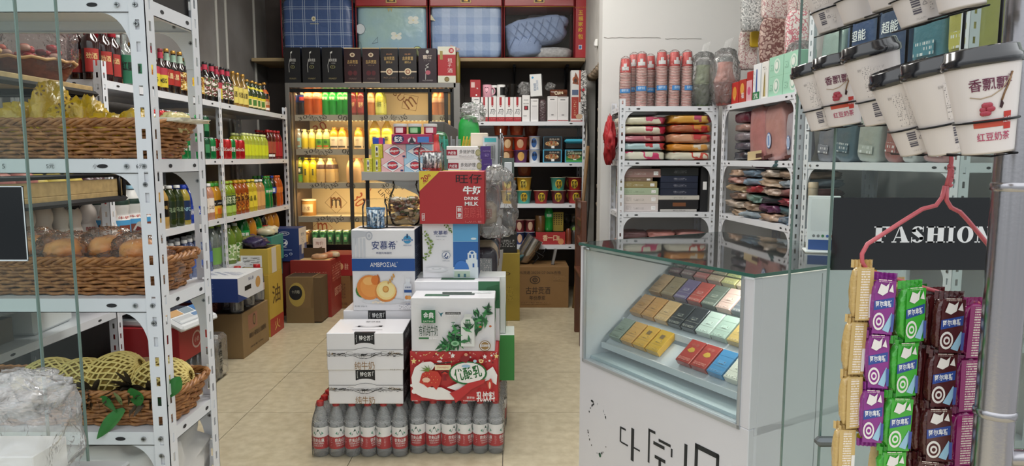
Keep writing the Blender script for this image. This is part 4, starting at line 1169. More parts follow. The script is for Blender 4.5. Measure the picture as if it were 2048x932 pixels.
PKX=-.797
water_pack('left shrink-wrapped pack of red-labelled water under the white milk cartons',PKX,2.571,6,4,[0,1,5,3,4,2])
water_pack('right shrink-wrapped pack of red-labelled water under the red strawberry carton',-.413,2.60,6,4,[0,2,1,3,1,3])
water_pack('rear pack of water hidden behind the left pack',PKX+.03,2.845,6,4,[0,1,2])
water_pack('rear pack of water hidden behind the right pack',-.405,2.872,6,4,[0,1,2])
WT=.2225

blackp=M('15161b',.45)


def grass_line(y,amp,seed,n=60):
    r_=random.Random(seed)
    return[(i/n,y+amp*(noise.noise(Vector((i*.35,seed,0)))))for i in range(n+1)]


def cow_free_landscape(sd):
    it=[('l',[(0,.55),(.36,.55),(.42,.59),(.5,.61),(.58,.59),(.64,.55),(1,.55)],.0012,blackp)]
    for k in range(3):it.append(('l',grass_line(.44-.025*k,.035,sd+k),.0010,blackp))
    r_=random.Random(sd)
    for k in range(46):
        u=r_.uniform(.01,.99);v=.42+r_.uniform(-.05,.05);q=r_.uniform(.008,.03)
        it.append(('l',[(u,v),(u+q,v+r_.uniform(-.008,.01))],r_.uniform(.0008,.0022),blackp))
    for(u,v)in((.1,.47),(.17,.46),(.22,.47),(.83,.48),(.9,.47),(.95,.46)):
        for q in range(4):it.append(('o',u+.012*q-.02,v+.006*(q % 2),.010,.014,blackp))
    for(u,v)in((.3,.52),(.75,.52),(.68,.5)):it.append(('l',[(u-.04,v),(u-.01,v+.015),(u+.03,v+.004),(u+.05,v)],.001,blackp))
    it.append(('l',[(.36,.42),(.42,.37),(.52,.34),(.60,.39),(.66,.46),(.72,.49)],.0016,blackp));it.append(('l',[(.38,.40),(.46,.34),(.56,.36),(.62,.43),(.70,.48)],.0012,blackp))
    for(a,b,c,d)in((.455,.42,.50,.47),(.50,.43,.525,.46),(.462,.38,.468,.42),(.492,.38,.498,.42)):it.append(('r',a,b,c,d,blackp))
    it.append(('l',[(.52,.46),(.54,.48)],.003,blackp))
    return it


def milk_carton(sd,w=.292,h=.139,d=.23,front=True):
    F=[('r',.365,.69,.625,1.0,blackp),('o',.495,.66,.13,.075,wtm),('t','特仑苏',.50,.865,.15,.14,WHT,.015),('t','{',.39,.85,.012,.20,WHT),('t','「',.60,.88,.02,.12,WHT)]
    F += cow_free_landscape(sd)
    F +=[('t','3.6',.035,.50,.05,.09,M('8a7a5c',.5)),('t','g',.085,.48,.02,.06,goldp),('t','120',.855,.50,.06,.09,M('8a7a5c',.5)),('t','mg/100mL',.93,.49,.07,.05,goldp),
          ('t','纯牛奶',.50,.16,.26,.22,M('8a6638',.5),.004),('t','净含量:250mL',.90,.05,.14,.04,M('77706a',.5))]
    Tt=[('r',.36,.0,.63,.09,blackp),('o',.5,.45,.2,.06,M('c8c8cc',.5)),('r',.34,.40,.67,.50,M('26262b',.5)),('o',.5,.45,.13,.045,wtm),('t','特仑苏',.5,.78,.2,.09,M('3a3a40',.5),0,math.pi),('r',.3,.2,.7,.26,LINES('e9e8ec','8a8a90',60,60))]
    Rr=[('r',.0,.0,1,1,M('17171c',.45)),('r',.1,.15,.9,.5,LINES('17171c','c8c8cc',70,110,.5)),('t','特仑苏',.5,.8,.5,.14,WHT)]
    g=carton(w,d,h,wtm,F,Rr,(),Tt,.0025)
    return g


LC='stacked white milk cartons'
x,z,w,h=rect(660,741,804,810,2.565)
put(spec('milk_carton',milk_carton(3)),'white milk carton resting on the left water pack, lower of the front two','carton',(x,2.565+.115,WT),0,LC)
H1=.1393
x,z,w,h=rect(656,667,803,741,2.56)
put(spec('milk_carton',milk_carton(8,.297,.148)),'white milk carton with black top label, upper of the front two','carton',(x,2.557+.115,WT+H1),.02,LC)
x,z,w,h=rect(689,612,822,682,2.82)
yb=2.815
put(spec('milk_carton',milk_carton(15,.29,.155,.165)),'white milk carton hidden behind the front two cartons','carton',(x,yb+.0825,WT),0,LC)
put(spec('milk_carton',milk_carton(21,.29,.162,.165)),'white milk carton directly beneath the peach yogurt carton','carton',(x,yb+.0825,WT+.1555),0,LC)
ZA=WT+.1555+.1625

# peach yogurt carton
blu=M('1f4f96',.4);blud=M('173a78',.45);orange=M('e29043',.5);peachc=M('eab072',.5);yelc=M('f1d48a',.5);bluel=M('3f86c0',.45);grc=M('c3c6cf',.55)
col_=[('p',[(0,.66),(.0,.98),(.10,.99),(.30,.97),(.34,.93),(.10,.90)],grc),('o',.28,.925,.055,.055,M('b4b8c4',.5)),('o',.28,.925,.038,.038,M('d6d8de',.5)),('o',.28,.925,.020,.020,M('b4b8c4',.5))]+       [('r',.02+.055*k,.66,.055+.055*k,.895,M('cdd0d8',.5))for k in range(4)]
F=col_+[('t','安慕希',.51,.81,.38,.105,M('243a78',.5),.004),('t','希腊风味酸奶',.51,.715,.25,.028,M('3a4a78',.5)),('t','®',.72,.855,.02,.02,M('243a78',.5)),
            ('o',.885,.88,.065,.050,M('3f92c4',.5)),('r',.80,.865,.97,.885,M('2a70ac',.5)),('p',[(.87,.90),(.90,.90),(.895,.95),(.875,.95)],M('17456e',.5)),('t','希腊原产菌',.885,.873,.14,.014,WHT),('t','GREECE YOGURT',.885,.81,.13,.016,M('2a70ac',.5)),
            ('r',0,.495,1,.65,blu),('r',0,.645,1,.652,M('c8d4e6',.5)),('t','AMBPOΣIAL',.50,.573,.42,.058,WHT,-.004),('t','®',.72,.6,.015,.015,WHT),
            ('o',.5,.12,.36,.035,M('d5d6da',.5)),('o',.15,.25,.10,.085,M('3f7a34',.5)),('o',.27,.29,.20,.155,M('e08a40',.5)),('o',.29,.30,.165,.13,M('e89a4c',.5)),('o',.26,.37,.09,.05,M('efb56a',.5)),('o',.37,.38,.07,.06,M('d9772e',.5)),('l',[(.40,.45),(.43,.40),(.41,.33)],.006,M('b4622a',.5)),
            ('o',.53,.24,.175,.13,M('d9863c',.5)),('o',.535,.255,.155,.118,yelc),('o',.54,.26,.125,.095,M('f3df9e',.5)),('o',.53,.27,.05,.042,M('c9893c',.5)),('o',.53,.272,.035,.03,M('e0aa5c',.5)),
            ('l',[(.57,.33),(.66,.43)],.002,goldp)]+    [('o',.585+.014*k+(.012 if k % 2 else-.012),.35+.016*k,.013,.018,M('cf9a52',.5))for k in range(7)]+    [('o',.33+.04*k,.105+.01*(k % 2),.022,.012,M('e9dcc8',.5))for k in range(5)]+    [('r',.825,.12,.945,.34,M('dfe3ea',.5)),('r',.85,.34,.92,.365,M('dfe3ea',.5)),('r',.845,.365,.925,.40,M('e9ebef',.5)),('r',.825,.23,.945,.265,blu),('t','安慕希',.885,.295,.09,.02,blud),('o',.865,.17,.03,.025,orange),('o',.905,.17,.03,.025,M('e8a860',.5)),
     ('r',.74,.025,.97,.075,LINES('e9e8ec','6a6a74',110,220)),('t','净含量: 200g×10',.13,.06,.2,.022,M('4a4a55',.5)),('t','热量',.88,.09,.07,.016,blud)]
x,z,w,h=rect(703,455,832,610,2.815)
g=carton(w,.17,.345,wtm,F,R=[('r',0,0,1,1,M('1c2c50',.45)),('r',.1,.2,.9,.8,LINES('1c2c50','b9c4da',80,110))],T=[('r',.05,.35,.95,.65,M('2a2a30',.5))])
put(spec('yogurt_carton',g),'tall white and blue yogurt carton printed with peaches','carton',(x,2.812+.085,ZA),.0)
ZB=ZA+.345

# right column: strawberry drink, organic milk, santorini yogurt, red milk
redb=M('c12a30',.4,coat=.2);white_=M('f4f1ef',.45);strawb=M('c93a30',.5);seed_=M('e8a860',.5);dgn=M('23703a',.5)
r_=random.Random(5);conf=[]
for k in range(70):
    u,v=r_.uniform(.02,.98),r_.uniform(.74,.98);q=r_.uniform(.004,.013);cm_=[M('f0d890',.5),white_,M('e88a8a',.5),M('8a1a24',.5)][k % 4]
    if k % 3:conf.append(('o',u,v,q,q*1.6,cm_))
    else:conf.append(('l',[(u,v),(u+q*2,v+q*2)],.002,cm_))


def star(u,v,r,m,asp=1.9):return('p',[(u+r*(1 if i % 2 == 0 else .45)*math.sin(i*math.pi/5),v+asp*r*(1 if i % 2 == 0 else .45)*math.cos(i*math.pi/5))for i in range(10)],m)


splash=[(.03,.30),(.02,.50),(.06,.70),(.14,.80),(.24,.82),(.30,.76),(.26,.66),(.18,.60),(.14,.50),(.16,.40),(.24,.30),(.36,.30),(.45,.22),(.52,.16),(.5,.05),(.30,.05),(.14,.10),(.06,.18)]
F=conf+[('p',splash,white_)]+[('o',.05+.05*k,.22+.02*math.sin(k*2),.03,.05,white_)for k in range(4)]+    [('o',.34,.82,.03,.02,white_),('o',.02,.34,.015,.03,white_),('p',[(.42,.30),(.55,.22),(.68,.25),(.80,.40),(.9,.45),(.98,.35),(.99,.55),(.94,.72),(.86,.62),(.7,.45),(.56,.40)],white_),
     star(.05,.83,.035,M('f0d890',.5)),star(.49,.94,.03,white_),star(.85,.92,.028,white_),star(.98,.93,.03,M('f0d890',.5)),
     ('p',[(.11,.40),(.14,.58),(.22,.66),(.32,.62),(.36,.50),(.34,.36),(.30,.25),(.26,.33),(.20,.30),(.16,.36)],strawb)]+    [('o',.16+.045*(k % 4)+.02*(k // 4 % 2),.40+.06*(k // 4),.005,.008,seed_)for k in range(14)]+    [('p',[(.22,.62),(.22+.10*math.sin(a)-.004,.64+.13*math.cos(a)),(.22+.03*math.sin(a+.35),.64+.05*math.cos(a+.35))],M('6a8a3a',.5))for a in(-1.5,-1.0,-.5,0,.5,1.0,1.5)]+    [('o',.19,.46,.045,.05,M('efc8b0',.5)),('r',.29,.66,.47,.76,M('f0e6c0',.5)),('t','STRAWBERRY',.38,.71,.14,.035,strawb),('l',[(.28,.78),(.48,.82)],.004,M('2a2a2a',.5)),
     ('o',.40,.60,.03,.03,strawb),('p',[(.38,.45),(.42,.45),(.41,.58),(.39,.58)],M('8a1a24',.5)),('l',[(.36,.60),(.40,.64),(.44,.60)],.004,M('3a1a14',.5)),
     ('o',.66,.60,.215,.235,dgn),('o',.66,.605,.195,.205,white_),('p',[(.52,.0),(.60,.12),(.70,.28),(.84,.40),(.86,.48),(.80,.46),(.66,.40),(.56,.28),(.45,.20),(.5,.1)],redb),
     ('t','优酸乳',.66,.60,.31,.25,M('1d6a30',.5),.02,.20),
     ('p',[(.57,.86),(.62,.98),(.68,.97),(.68,.88),(.64,.80)],M('8a1a24',.5)),('o',.64,.74,.05,.03,M('9fc4e0',.5)),('o',.64,.97,.02,.03,M('d9a080',.5)),('o',.74,.84,.02,.03,M('b8d8ea',.5)),('o',.81,.84,.025,.04,M('f0d890',.5)),('o',.81,.84,.010,.016,redb),
     ('p',[(.87,.42),(.92,.5),(.94,.40),(.92,.28),(.89,.26)],strawb),('o',.905,.36,.012,.07,M('f0d0b8',.5)),
     ('t','乳饮料',.86,.13,.21,.21,WHT,.02),('t','草莓味',.69,.11,.09,.05,WHT),('t','净含量:250mL×24',.67,.05,.13,.03,WHT),('t','伊利优酸乳',.06,.05,.07,.02,WHT)]
x,z,w,h=rect(820,704,997,803,2.60)
HS=h+.0
put(spec('drink_carton',carton(w,.245,HS,redb,F,R=[('r',0,0,1,1,M('a8222a',.4)),('t','优酸乳',.5,.6,.5,.3,white_)])),'red strawberry milk-drink carton on the right water pack','carton',(x,2.598+.1225,WT),-.0)
ZC=WT+HS+.0005
lf=[M('2d7a44',.5),M('1f5a34',.5),M('4a9a5a',.5),M('16462c',.5)]
lv=[]
for k in range(150):
    t=r_.uniform(0,1);u=.34+.66*t+r_.uniform(-.09,.09);v=.06+.86*t+r_.uniform(-.16,.13)-.05;a=r_.uniform(0,6.28);L=r_.uniform(.035,.075);wq=L*.3
    if u > .985 or v > .97 or u < .3 or v < .02:continue
    dx,dy=math.cos(a)*L,math.sin(a)*L*1.5;nx,ny=-math.sin(a)*wq,math.cos(a)*wq*1.5
    lv.append(('p',[(max(.01,min(.99,p_)),max(.01,min(.99,q_)))for p_,q_ in((u-dx,v-dy),(u+nx,v+ny),(u+dx,v+dy),(u-nx,v-ny))],lf[k % 4]))
F=lv[:110]+[('p',[(.60,.12),(.76,.12),(.76,.58),(.72,.66),(.64,.66),(.60,.58)],M('e3e6e3',.5)),('r',.64,.66,.73,.72,M('d4d8d4',.5)),('r',.655,.52,.71,.62,dgn),('t','金典',.682,.57,.04,.06,WHT),('t','有机纯牛奶',.68,.22,.09,.10,M('6a706a',.5))]+lv[110:]+    [('o',.53,.18,.05,.05,M('8fc49a',.5)),('o',.53,.18,.025,.025,M('4a8a5a',.5)),('o',.83,.49,.018,.02,M('c46a3a',.5)),('o',.95,.50,.016,.02,M('c46a3a',.5)),('l',[(.51,.56),(.53,.46)],.0015,dgn),('o',.51,.57,.025,.012,M('6a8a7a',.5)),
     ('r',.135,.56,.30,.80,M('14713a',.5)),('t','金典',.218,.70,.125,.12,WHT,.02),('t','SATINE',.218,.59,.125,.032,M('d9e4d0',.5),.01),
     ('t','有机纯牛奶',.215,.42,.225,.20,M('2a4a3a',.5),.008),('r',.10,.265,.22,.295,dgn),('r',.225,.265,.32,.295,LINES('e9e8ec','6a8a7a',100,200)),
     ('p',[(.33,.78),(.36,.74),(.40,.76),(.38,.72),(.37,.67),(.355,.72)],M('2a6a7a',.5)),('r',.42,.72,.60,.765,M('2c2c30',.5)),('t','只有有机生牛乳',.51,.742,.16,.03,WHT),('r',.42,.69,.58,.708,LINES('e9e8ec','77777a',100,250)),
     ('o',.885,.14,.068,.10,M('8a6a3c',.5)),('o',.885,.14,.058,.085,wtm),('o',.885,.14,.050,.073,M('9a7a4a',.5)),('r',.835,.125,.935,.165,wtm),('t','有机认证',.885,.145,.09,.03,M('8a6a3c',.5),.01),
     ('t','净含量: 250mL×12',.12,.04,.18,.022,M('6a6a6a',.5))]
x,z,w,h=rect(822,596,990,703,2.60)
hq=h
hand=G();hand.box(-.06,-.006,0,.06,.006,.004,M('3a4a42',.5),.002)
gS=carton(w,.145,hq,wtm,F,R=[('r',0,0,1,1,M('e3e4e4',.4)),('r',.1,.5,.9,.9,M('14713a',.5))],T=[('r',.15,.2,.45,.5,M('2a5a3c',.5)),('r',.35,.35,.75,.6,M('55605a',.5)),('r',.7,.6,.95,.8,LINES('e9e8ec','6a8a7a',80,80))])
put(spec('milk_carton',('box_body',gS),('carry_handle',hand)),'white organic milk carton with green leaves, front of the two','carton',(x,2.598+.0725,ZC),.0)
for o in bpy.data.objects:
    if o.name.startswith('carry_handle'):o.location=(.01,.02,hq)
x,z,w,h=rect(830,582,1000,700,2.765)
gS2=carton(w,.12,h+.0,wtm,[('r',.75,.55,1,1,M('2f6a44',.5))]+[('p',[(.8,.5),(.99,.7),(.99,.95),(.85,.9)],lf[1])],R=[('r',0,.0,1,1,M('dfe2df',.4)),('r',.1,.1,.9,.8,M('2f6a44',.5))],T=[('r',.3,.3,.7,.7,M('2a5a3c',.5))])
HZ=h
put(spec('milk_carton',gS2),'white organic milk carton standing right behind the leafy one','carton',(x,2.752+.06,ZC),0)
# support for the column behind (a green and white carton)
gg=carton(.40,.16,HS-.001,M('e6ece6',.45),R=[('r',0,0,1,.9,M('3f9a4a',.5)),('p',[(0,.3),(1,.7),(1,.9),(0,.6)],white_)],F=[('r',.5,0,1,1,M('3f9a4a',.5))])
put(spec('drink_carton',gg),'green and white carton peeking out behind the strawberry carton','carton',(-.19,2.85+.08,WT),0)
gg=carton(.385,.13,h,M('e9ece9',.45),R=[('r',0,0,1,.5,M('2f8a44',.5))])
put(spec('drink_carton',gg),'pale carton under the seaside yogurt carton','carton',(-.22,2.875+.065,ZC),0)
ZD=ZC+HZ+.0005
sky=M('5fa6d6',.5);sea=M('2a66ae',.5);wbl=M('dfe9ee',.5);dome=M('3f7ccc',.5);ivy=M('5a7a2c',.5)
r2=random.Random(9);iv=[]
for k in range(34):
    t=k/33;v=.35+.48*t;u=.03+.11*math.sin(t*3.2)+r2.uniform(-.01,.03)
    a=r2.uniform(0,6.28);L=.035
    iv.append(('p',[(max(.005,u),v),(max(.005,u+L*math.cos(a-.5)),v+L*math.sin(a-.5)),(max(.005,u+L*1.6*math.cos(a)),v+L*1.6*math.sin(a)),(max(.005,u+L*math.cos(a+.5)),v+L*math.sin(a+.5))],[ivy,M('8aa04a',.5)][k % 2]))
for k in range(10):
    t=k/9;u=.42+.12*t;v=.99-.12*t;a=r2.uniform(3.5,6);L=.03
    iv.append(('p',[(u,v),(u+L*math.cos(a-.5),v+L*math.sin(a-.5)),(u+1.6*L*math.cos(a),v+1.6*L*math.sin(a)),(u+L*math.cos(a+.5),v+L*math.sin(a+.5))],ivy))
F=[('r',.55,0,1,.67,sea),('r',.55,.67,1,1,sky),('r',.55,.665,1,.675,M('8fc4e0',.5)),('o',.92,.72,.05,.02,wbl),('r',.55,0,1,.20,wbl),('r',.78,.14,.99,.34,wbl),('r',.81,.34,.97,.46,wbl),('o',.89,.46,.06,.045,wbl),('o',.89,.465,.03,.022,sea),('r',.84,.37,.87,.43,sea),('r',.91,.37,.93,.43,sea),
     ('p',[(.565+.27*(1-math.cos(a))/2,.155+.165*math.sin(a))for a in[i*math.pi/14 for i in range(15)]],dome),('r',.555,.13,.86,.16,M('eef4f6',.5)),('r',.57,.02,.85,.13,M('c6d8c6',.5)),('r',.63,.02,.67,.08,M('4a7a8a',.5)),('r',.74,.02,.78,.08,M('4a7a8a',.5)),('r',.9,.2,.93,.27,sea),
     ('t','安慕希',.33,.83,.25,.075,M('2a3f7c',.5),.006),('t','希腊风味酸奶',.34,.765,.19,.02,M('3a4a78',.5)),('r',.25,.70,.40,.712,LINES('e9e8ec','77777a',100,250)),
     ('o',.425,.42,.075,.065,M('3f6a9a',.5)),('o',.425,.42,.068,.058,wtm),('l',[(.43,.46),(.41,.41),(.38,.40)],.004,blud),('l',[(.40,.38),(.44,.37),(.46,.41)],.004,blud),('t','YOGURT OF GREECE',.425,.50,.15,.015,M('55657a',.5)),('t','AMBPOΣIAL',.425,.32,.13,.018,M('55657a',.5)),
     ('o',.25,.16,.20,.05,M('dcdde1',.5)),('o',.25,.17,.15,.035,wtm),('o',.25,.175,.09,.022,M('d2d4d8',.5)),('o',.25,.18,.05,.012,wtm)]+iv
x,z,w,h=rect(845,471,957,580,2.83)
HD=1.18-ZD-.0 if False else h
put(spec('yogurt_carton',carton(w,.15,HD,wtm,F,R=[('r',0,0,1,1,M('24406e',.45))])),'white yogurt carton with blue-domed seaside picture','carton',(x,2.828+.075,ZD),0)
ZE=ZD+HD+.0005
brickr=M('b0242a',.42,coat=.15)
F=[('p',[(0,.62),(0,1),(.32,1)],M('e3c93e',.45)),('t','20',.085,.865,.11,.10,brickr,.03,.62),('t','包',.15,.92,.05,.06,brickr,.02,.62),('t','125毫升',.10,.80,.10,.03,brickr,.01,.62),
     ('t','旺仔',.76,.855,.40,.175,BLK,.006),('t','牛奶',.81,.64,.29,.16,WHT,.04),('t','DRINK',.80,.485,.22,.06,WHT,.02),('t','MILK',.80,.385,.21,.075,WHT,.025),
     ('r',.565,.105,.655,.335,white_),('r',.572,.115,.648,.325,brickr),('t','我',.61,.27,.06,.08,WHT,.02),('t','爱',.61,.165,.06,.08,WHT,.02),('t','复原乳',.82,.22,.28,.20,M('d9605c',.5),-.012),('r',.035,.065,.08,.20,white_),('r',.041,.072,.074,.193,brickr),('t','调',.057,.16,.025,.03,WHT),('t','制',.057,.13,.025,.03,WHT),('t','乳',.057,.10,.025,.03,WHT),
     ('r',.70,.03,.95,.055,LINES('b0242a','e0a0a0',100,200))]
x,z,w,h=rect(839,365,970,470,2.80)
put(spec('milk_carton',carton(w,.16,h,brickr,F,R=[('r',0,0,1,1,M('8f1c22',.45)),('r',.15,.3,.85,.7,LINES('8f1c22','e0b0a0',80,110))],T=[('r',.3,.2,.9,.8,M('d9c23c',.5))])),'red children\'s milk carton with yellow corner on top of the stack','carton',(x,2.795+.08,ZE),.0)
ZF=ZE+h


# jars of sweets
jarm=CLEAR('fdffff',body=.03,rough=.04,edge=.12)


def jar(r,h,fill,lidm=None,neck=.8,bulge=False):
    g=G()
    pr=[(r*.93,0),(r,.006),(r,h*.72),(r*.95,h*.80),(r*neck,h*.86),(r*neck,h*.93),(r*(neck+.05),h*.94),(r*(neck+.05),h)]if not bulge else        [(r*.6,0),(r*.8,.01),(r,h*.28),(r*1.02,h*.45),(r*.92,h*.68),(r*.72,h*.83),(r*.68,h*.92),(r*.74,h*.94),(r*.74,h)]
    g.lathe(pr,jarm,28,capt=True)
    c=G();fill(c,r,h)
    parts=[('glass_body',g),('contents',c)]
    if lidm:l=G();l.lathe([(r*(neck+.08),h*.94),(r*(neck+.1),h*.96),(r*(neck+.08),h+.004)],lidm,28);parts.append(('lid',l))
    return spec('sweet_jar',*parts)


def sticks(m,ends,n=34):
    def f(c,r,h):
        q=random.Random(4)
        for i in range(n):
            a=q.uniform(0,6.28);d=r*.80*math.sqrt(q.random());x,y=d*math.cos(a),d*math.sin(a);L=h*.60;tx,ty=q.uniform(-.012,.012),q.uniform(-.01,.01)
            d2=math.hypot(x+tx,y+ty);k=min(1,r*.84/max(d2,1e-5))
            c.tube([(x,y,.006),((x+tx)*k,(y+ty)*k,.006+L)],.0065,m,6)
            c.tube([((x+tx)*k,(y+ty)*k,.006+L),((x+tx)*k,(y+ty)*k,.012+L)],.0070,ends,6)
            c.tube([(x,y,.004),(x,y,.012)],.0070,ends,6)
    return f


x,z,w,h=rect(723,398,775,455,2.88)
put(jar(.054,.125,sticks(PRN(['e6eaee','7fa0c0','3a4658'],70),M('4a7ea6',.4)),neck=.86),'clear jar of blue and white candy sticks on the peach carton','jar',(at(750,450,2.88).x,2.885,ZB))
x,z,w,h=rect(838,312,888,365,2.86)
put(jar(.054,.118,sticks(PRN(['f0f0f0','a8a8ae','5a5a60'],70),M('c03a36',.4)),neck=.86),'clear jar of red-ended candy sticks on the red milk carton','jar',(at(863,360,2.87).x,2.872,ZF+.0005))


def wrapped(c,r,h):
    q=random.Random(8);cs=[M('8a5a34',.35,coat=.4),M('c9b08a',.35,coat=.4),M('6a3420',.35,coat=.4),M('6f7a3a',.35,coat=.4),M('b8842c',.3,coat=.5),M('d9cfc0',.35)]
    for i in range(110):
        z=q.uniform(.02,h*.62);rm=r*(.70 if z < .03 else .88);a=q.uniform(0,6.28);d=rm*math.sqrt(q.random())*.95
        c.X=Matrix.Translation((d*math.cos(a),d*math.sin(a),z))@ Matrix.Rotation(q.uniform(0,3),4,'Z')@ Matrix.Rotation(q.uniform(-.8,.8),4,'X')
        c.blob((0,0,0),(.016,.008,.006),cs[i % 6],8,5,.7);c.add([(.014,0,0),(.026,-.008,.003),(.026,.008,-.003)],[(0,1,2)],cs[i % 6]);c.add([(-.014,0,0),(-.026,-.008,.003),(-.026,.008,-.003)],[(0,1,2)],cs[i % 6])
    c.X=Matrix.Identity(4)


# ================================================================ METAL DISPLAY SHELF BEHIND THE STACK
GY0,GY1,GXL,GXR=3.14,4.30,-.695,-.06
gm=M('a9a8a4',.4,coat=.2);GT=1.117
parts=[]
g=G();g.box(GXL+.28,GY0+.28,0,GXR-.28,GY1-.02,GT+.25,M('55524e',.5),.004);parts.append(('back_panel',g))
g=G();g.box(GXL+.02,GY0+.02,0,GXR-.02,GY1,.10,M('6a6762',.5),.004);parts.append(('plinth',g))
levs=[.36,.60,.86,GT]
for z in levs:
    g=G();g.box(GXL,GY0,z-.004,GXR,GY1,z,gm);g.box(GXL,GY0-.003,z-.036,GXR,GY0,z+.004,gm,.001);g.box(GXR,GY0,z-.036,GXR+.003,GY1,z+.004,gm);g.box(GXL-.003,GY0,z-.036,GXL,GY1,z+.004,gm);parts.append(('shelf_board',g))
    g=G();
    if z == GT:
        g.add([(GXL+.06,GY0+.01,z-.036),(GXL+.30,GY0+.01,z-.036),(GXL+.30,GY0+.01,z-.16),(GXL+.25,GY0+.01,z-.10),(GXL+.15,GY0+.01,z-.055)],[(0,1,2,3,4)],gm);parts.append(('bracket',g))
put(spec('display_shelf',*parts),'grey metal display shelf behind the carton stack','shelf',(0,0,0))
g=G();wrapped_=None
x=at(808,440,3.02).x
stand=carton(.30,.20,.86,M('5a4a3c',.6),c=.004)
put(spec('carton_box',carton(.26,.11,ZB-.002-WT,M('37332f',.6))),'dark carton hidden behind the peach yogurt carton','carton',(-.50,3.046,WT),0)
put(jar(.075,.20,wrapped,bulge=True),'large round jar of wrapped sweets beside the candy sticks','jar',(-.475,3.005,ZB-.001))

# goods on top of the display shelf
lwh=M('ebe9e8',.4,coat=.2);sred=M('c9404a',.4);sblue=M('3f86c4',.4);sylw=M('d8cc3c',.4);navy=M('27386e',.45)


def soap(w,h,kind,d=.055):
    if kind == 'y':F=[('r',0,0,.3,1,M('b4b83a',.45)),('r',.36,.1,.64,.9,M('e6e2c8',.5)),('o',.5,.65,.08,.15,navy),('r',.7,.1,.95,.9,LINES('d8cc3c','6a6a20',120,240)),('r',.4,.2,.6,.4,M('8a7a2a',.5))]
    else:
        cc=sred if kind == 'r' else sblue
        F=[('r',0,0,1,1,M('e8b8bc',.45)if kind == 'r' else M('a8cfe6',.45)),('p',[(0,0),(.22,0),(0,.55)]if 0 else[(0,.5),(.5,1.0),(1,.5),(.5,0)],cc),('p',[(.03,.5),(.5,.97),(.97,.5),(.5,.03)],lwh),('o',.5,.5,.25,.30,navy),('o',.5,.5,.21,.25,sred),('t','Safeguard',.5,.52,.52,.22,WHT,.02,.1),('r',.85,.08,.97,.2,navy)]
    return carton(w,d,h,lwh if kind != 'y' else sylw,F)


GS='soap boxes on the display shelf'
for(u0,v0,u1,v1,k,dsc)in((727,315,745,343,'y','bottom row, farthest left'),(745,315,762,343,'y','bottom row, beside the red box'),(762,315,808,343,'r','bottom row'),(808,315,852,343,'b','bottom row'),
                                 (742,287,765,315,'y','upper row'),(766,287,812,315,'r','upper row'),(812,287,865,315,'b','upper row')):
    x,z,w,h=rect(u0,v0,u1,v1,3.17);low=v0 == 315;HH=.0655
    put(spec('soap_box',soap(w-.001,HH,k)),{'y':'small yellow soap box, ','r':'red and white soap box, ','b':'blue and white soap box, '}[k]+dsc+' on the display shelf','soap',(x,3.172+.0275,GT+.0005 if low else GT+.0005+HH),0,GS)
for i,(u,m,nm)in enumerate(((800,M('a82a44',.35),'red'),(829,M('1f8a44',.35),'green'),(860,M('b83a5a',.35),'pink'))):
    x,z,w,h=rect(u-14,252,u+14,272,3.19);g=G();g.lathe([(w*.40,0),(w*.46,.004),(w*.46,.032),(w*.42,.036)],m,18);g.patch(-2.2,-1.0,.006,.030,w*.465,M('e9d8dc',.4)if i != 1 else M('9fd4a4',.4))
    c=G();c.lathe([(w*.50,.034),(w*.51,.037),(w*.50,.048)],M('d8d6d6',.35),18)
    put(spec('gum_tub',('tub',g),('lid',c)),f'{nm} chewing gum tub with pale lid on the gum box','gum tub',(x,3.20,GT+.132+.046))
x,z,w,h=rect(785,270,866,288,3.19)
put(spec('gum_box',carton(w,.07,.046,M('a8325a',.4),[('o',.17,.5,.14,.42,M('2a2a5a',.5)),('t','益达',.17,.5,.2,.55,WHT,.02),('o',.5,.35,.1,.3,M('d8cfd4',.5)),('p',[(.42,.1),(.5,.8),(.55,.3),(.6,.1)],M('3a3440',.5)),('r',.64,.15,.92,.72,M('4a7ac4',.5))])),'magenta gum display box under the three gum tubs','gum box',(x,3.195,GT+.132),0)
x,z,w,h=rect(747,272,768,287,3.2)
put(spec('gum_box',carton(w,.05,.03,M('2a4ab0',.4),[('r',.6,0,1,1,M('c83a7a',.4))])),'small blue packet on the soap boxes left of the gum box','packet',(x,3.2,GT+.132),0)
tpp=M('4a2f7c',.4)
for k,(u0,v0,u1,v1)in enumerate(((893,293,982,318),(896,318,984,345))):
    x,z,w,h=rect(u0,v0,u1,v1,3.16);hh=.0605
    F=[('r',.0,.3,.24,.72,M('9c2036',.4)),('t','六必治',.12,.5,.18,.26,WHT,.02),('t','多效护理',.46,.58,.34,.30,M('3a3a40',.5)),('r',.28,.2,.62,.32,LINES('ebe9e8','55555a',140,260)),
         ('r',.76,0,1,1,tpp),('o',.71,.5,.06,.26,M('8a8a5a',.4)),('o',.71,.5,.045,.2,M('b5b088',.4)),('p',[(.68,0),(.74,.28),(.76,0)],M('8f8d78',.4)),('p',[(.70,1),(.75,.72),(.77,1)],M('8f8d78',.4)),('r',.82,.58,.97,.70,LINES('4a2f7c','d8c4e8',140,260)),('r',.84,.2,.95,.45,LINES('4a2f7c','c0aee0',140,300))]
    put(spec('toothpaste_box',carton(w,.055,hh,lwh,F)),['upper of the two white and purple toothpaste boxes','lower of the two white and purple toothpaste boxes'][k],'toothpaste',(x,3.158+.0275,GT+.0005 if k else GT+.0005+hh+.0005),0)
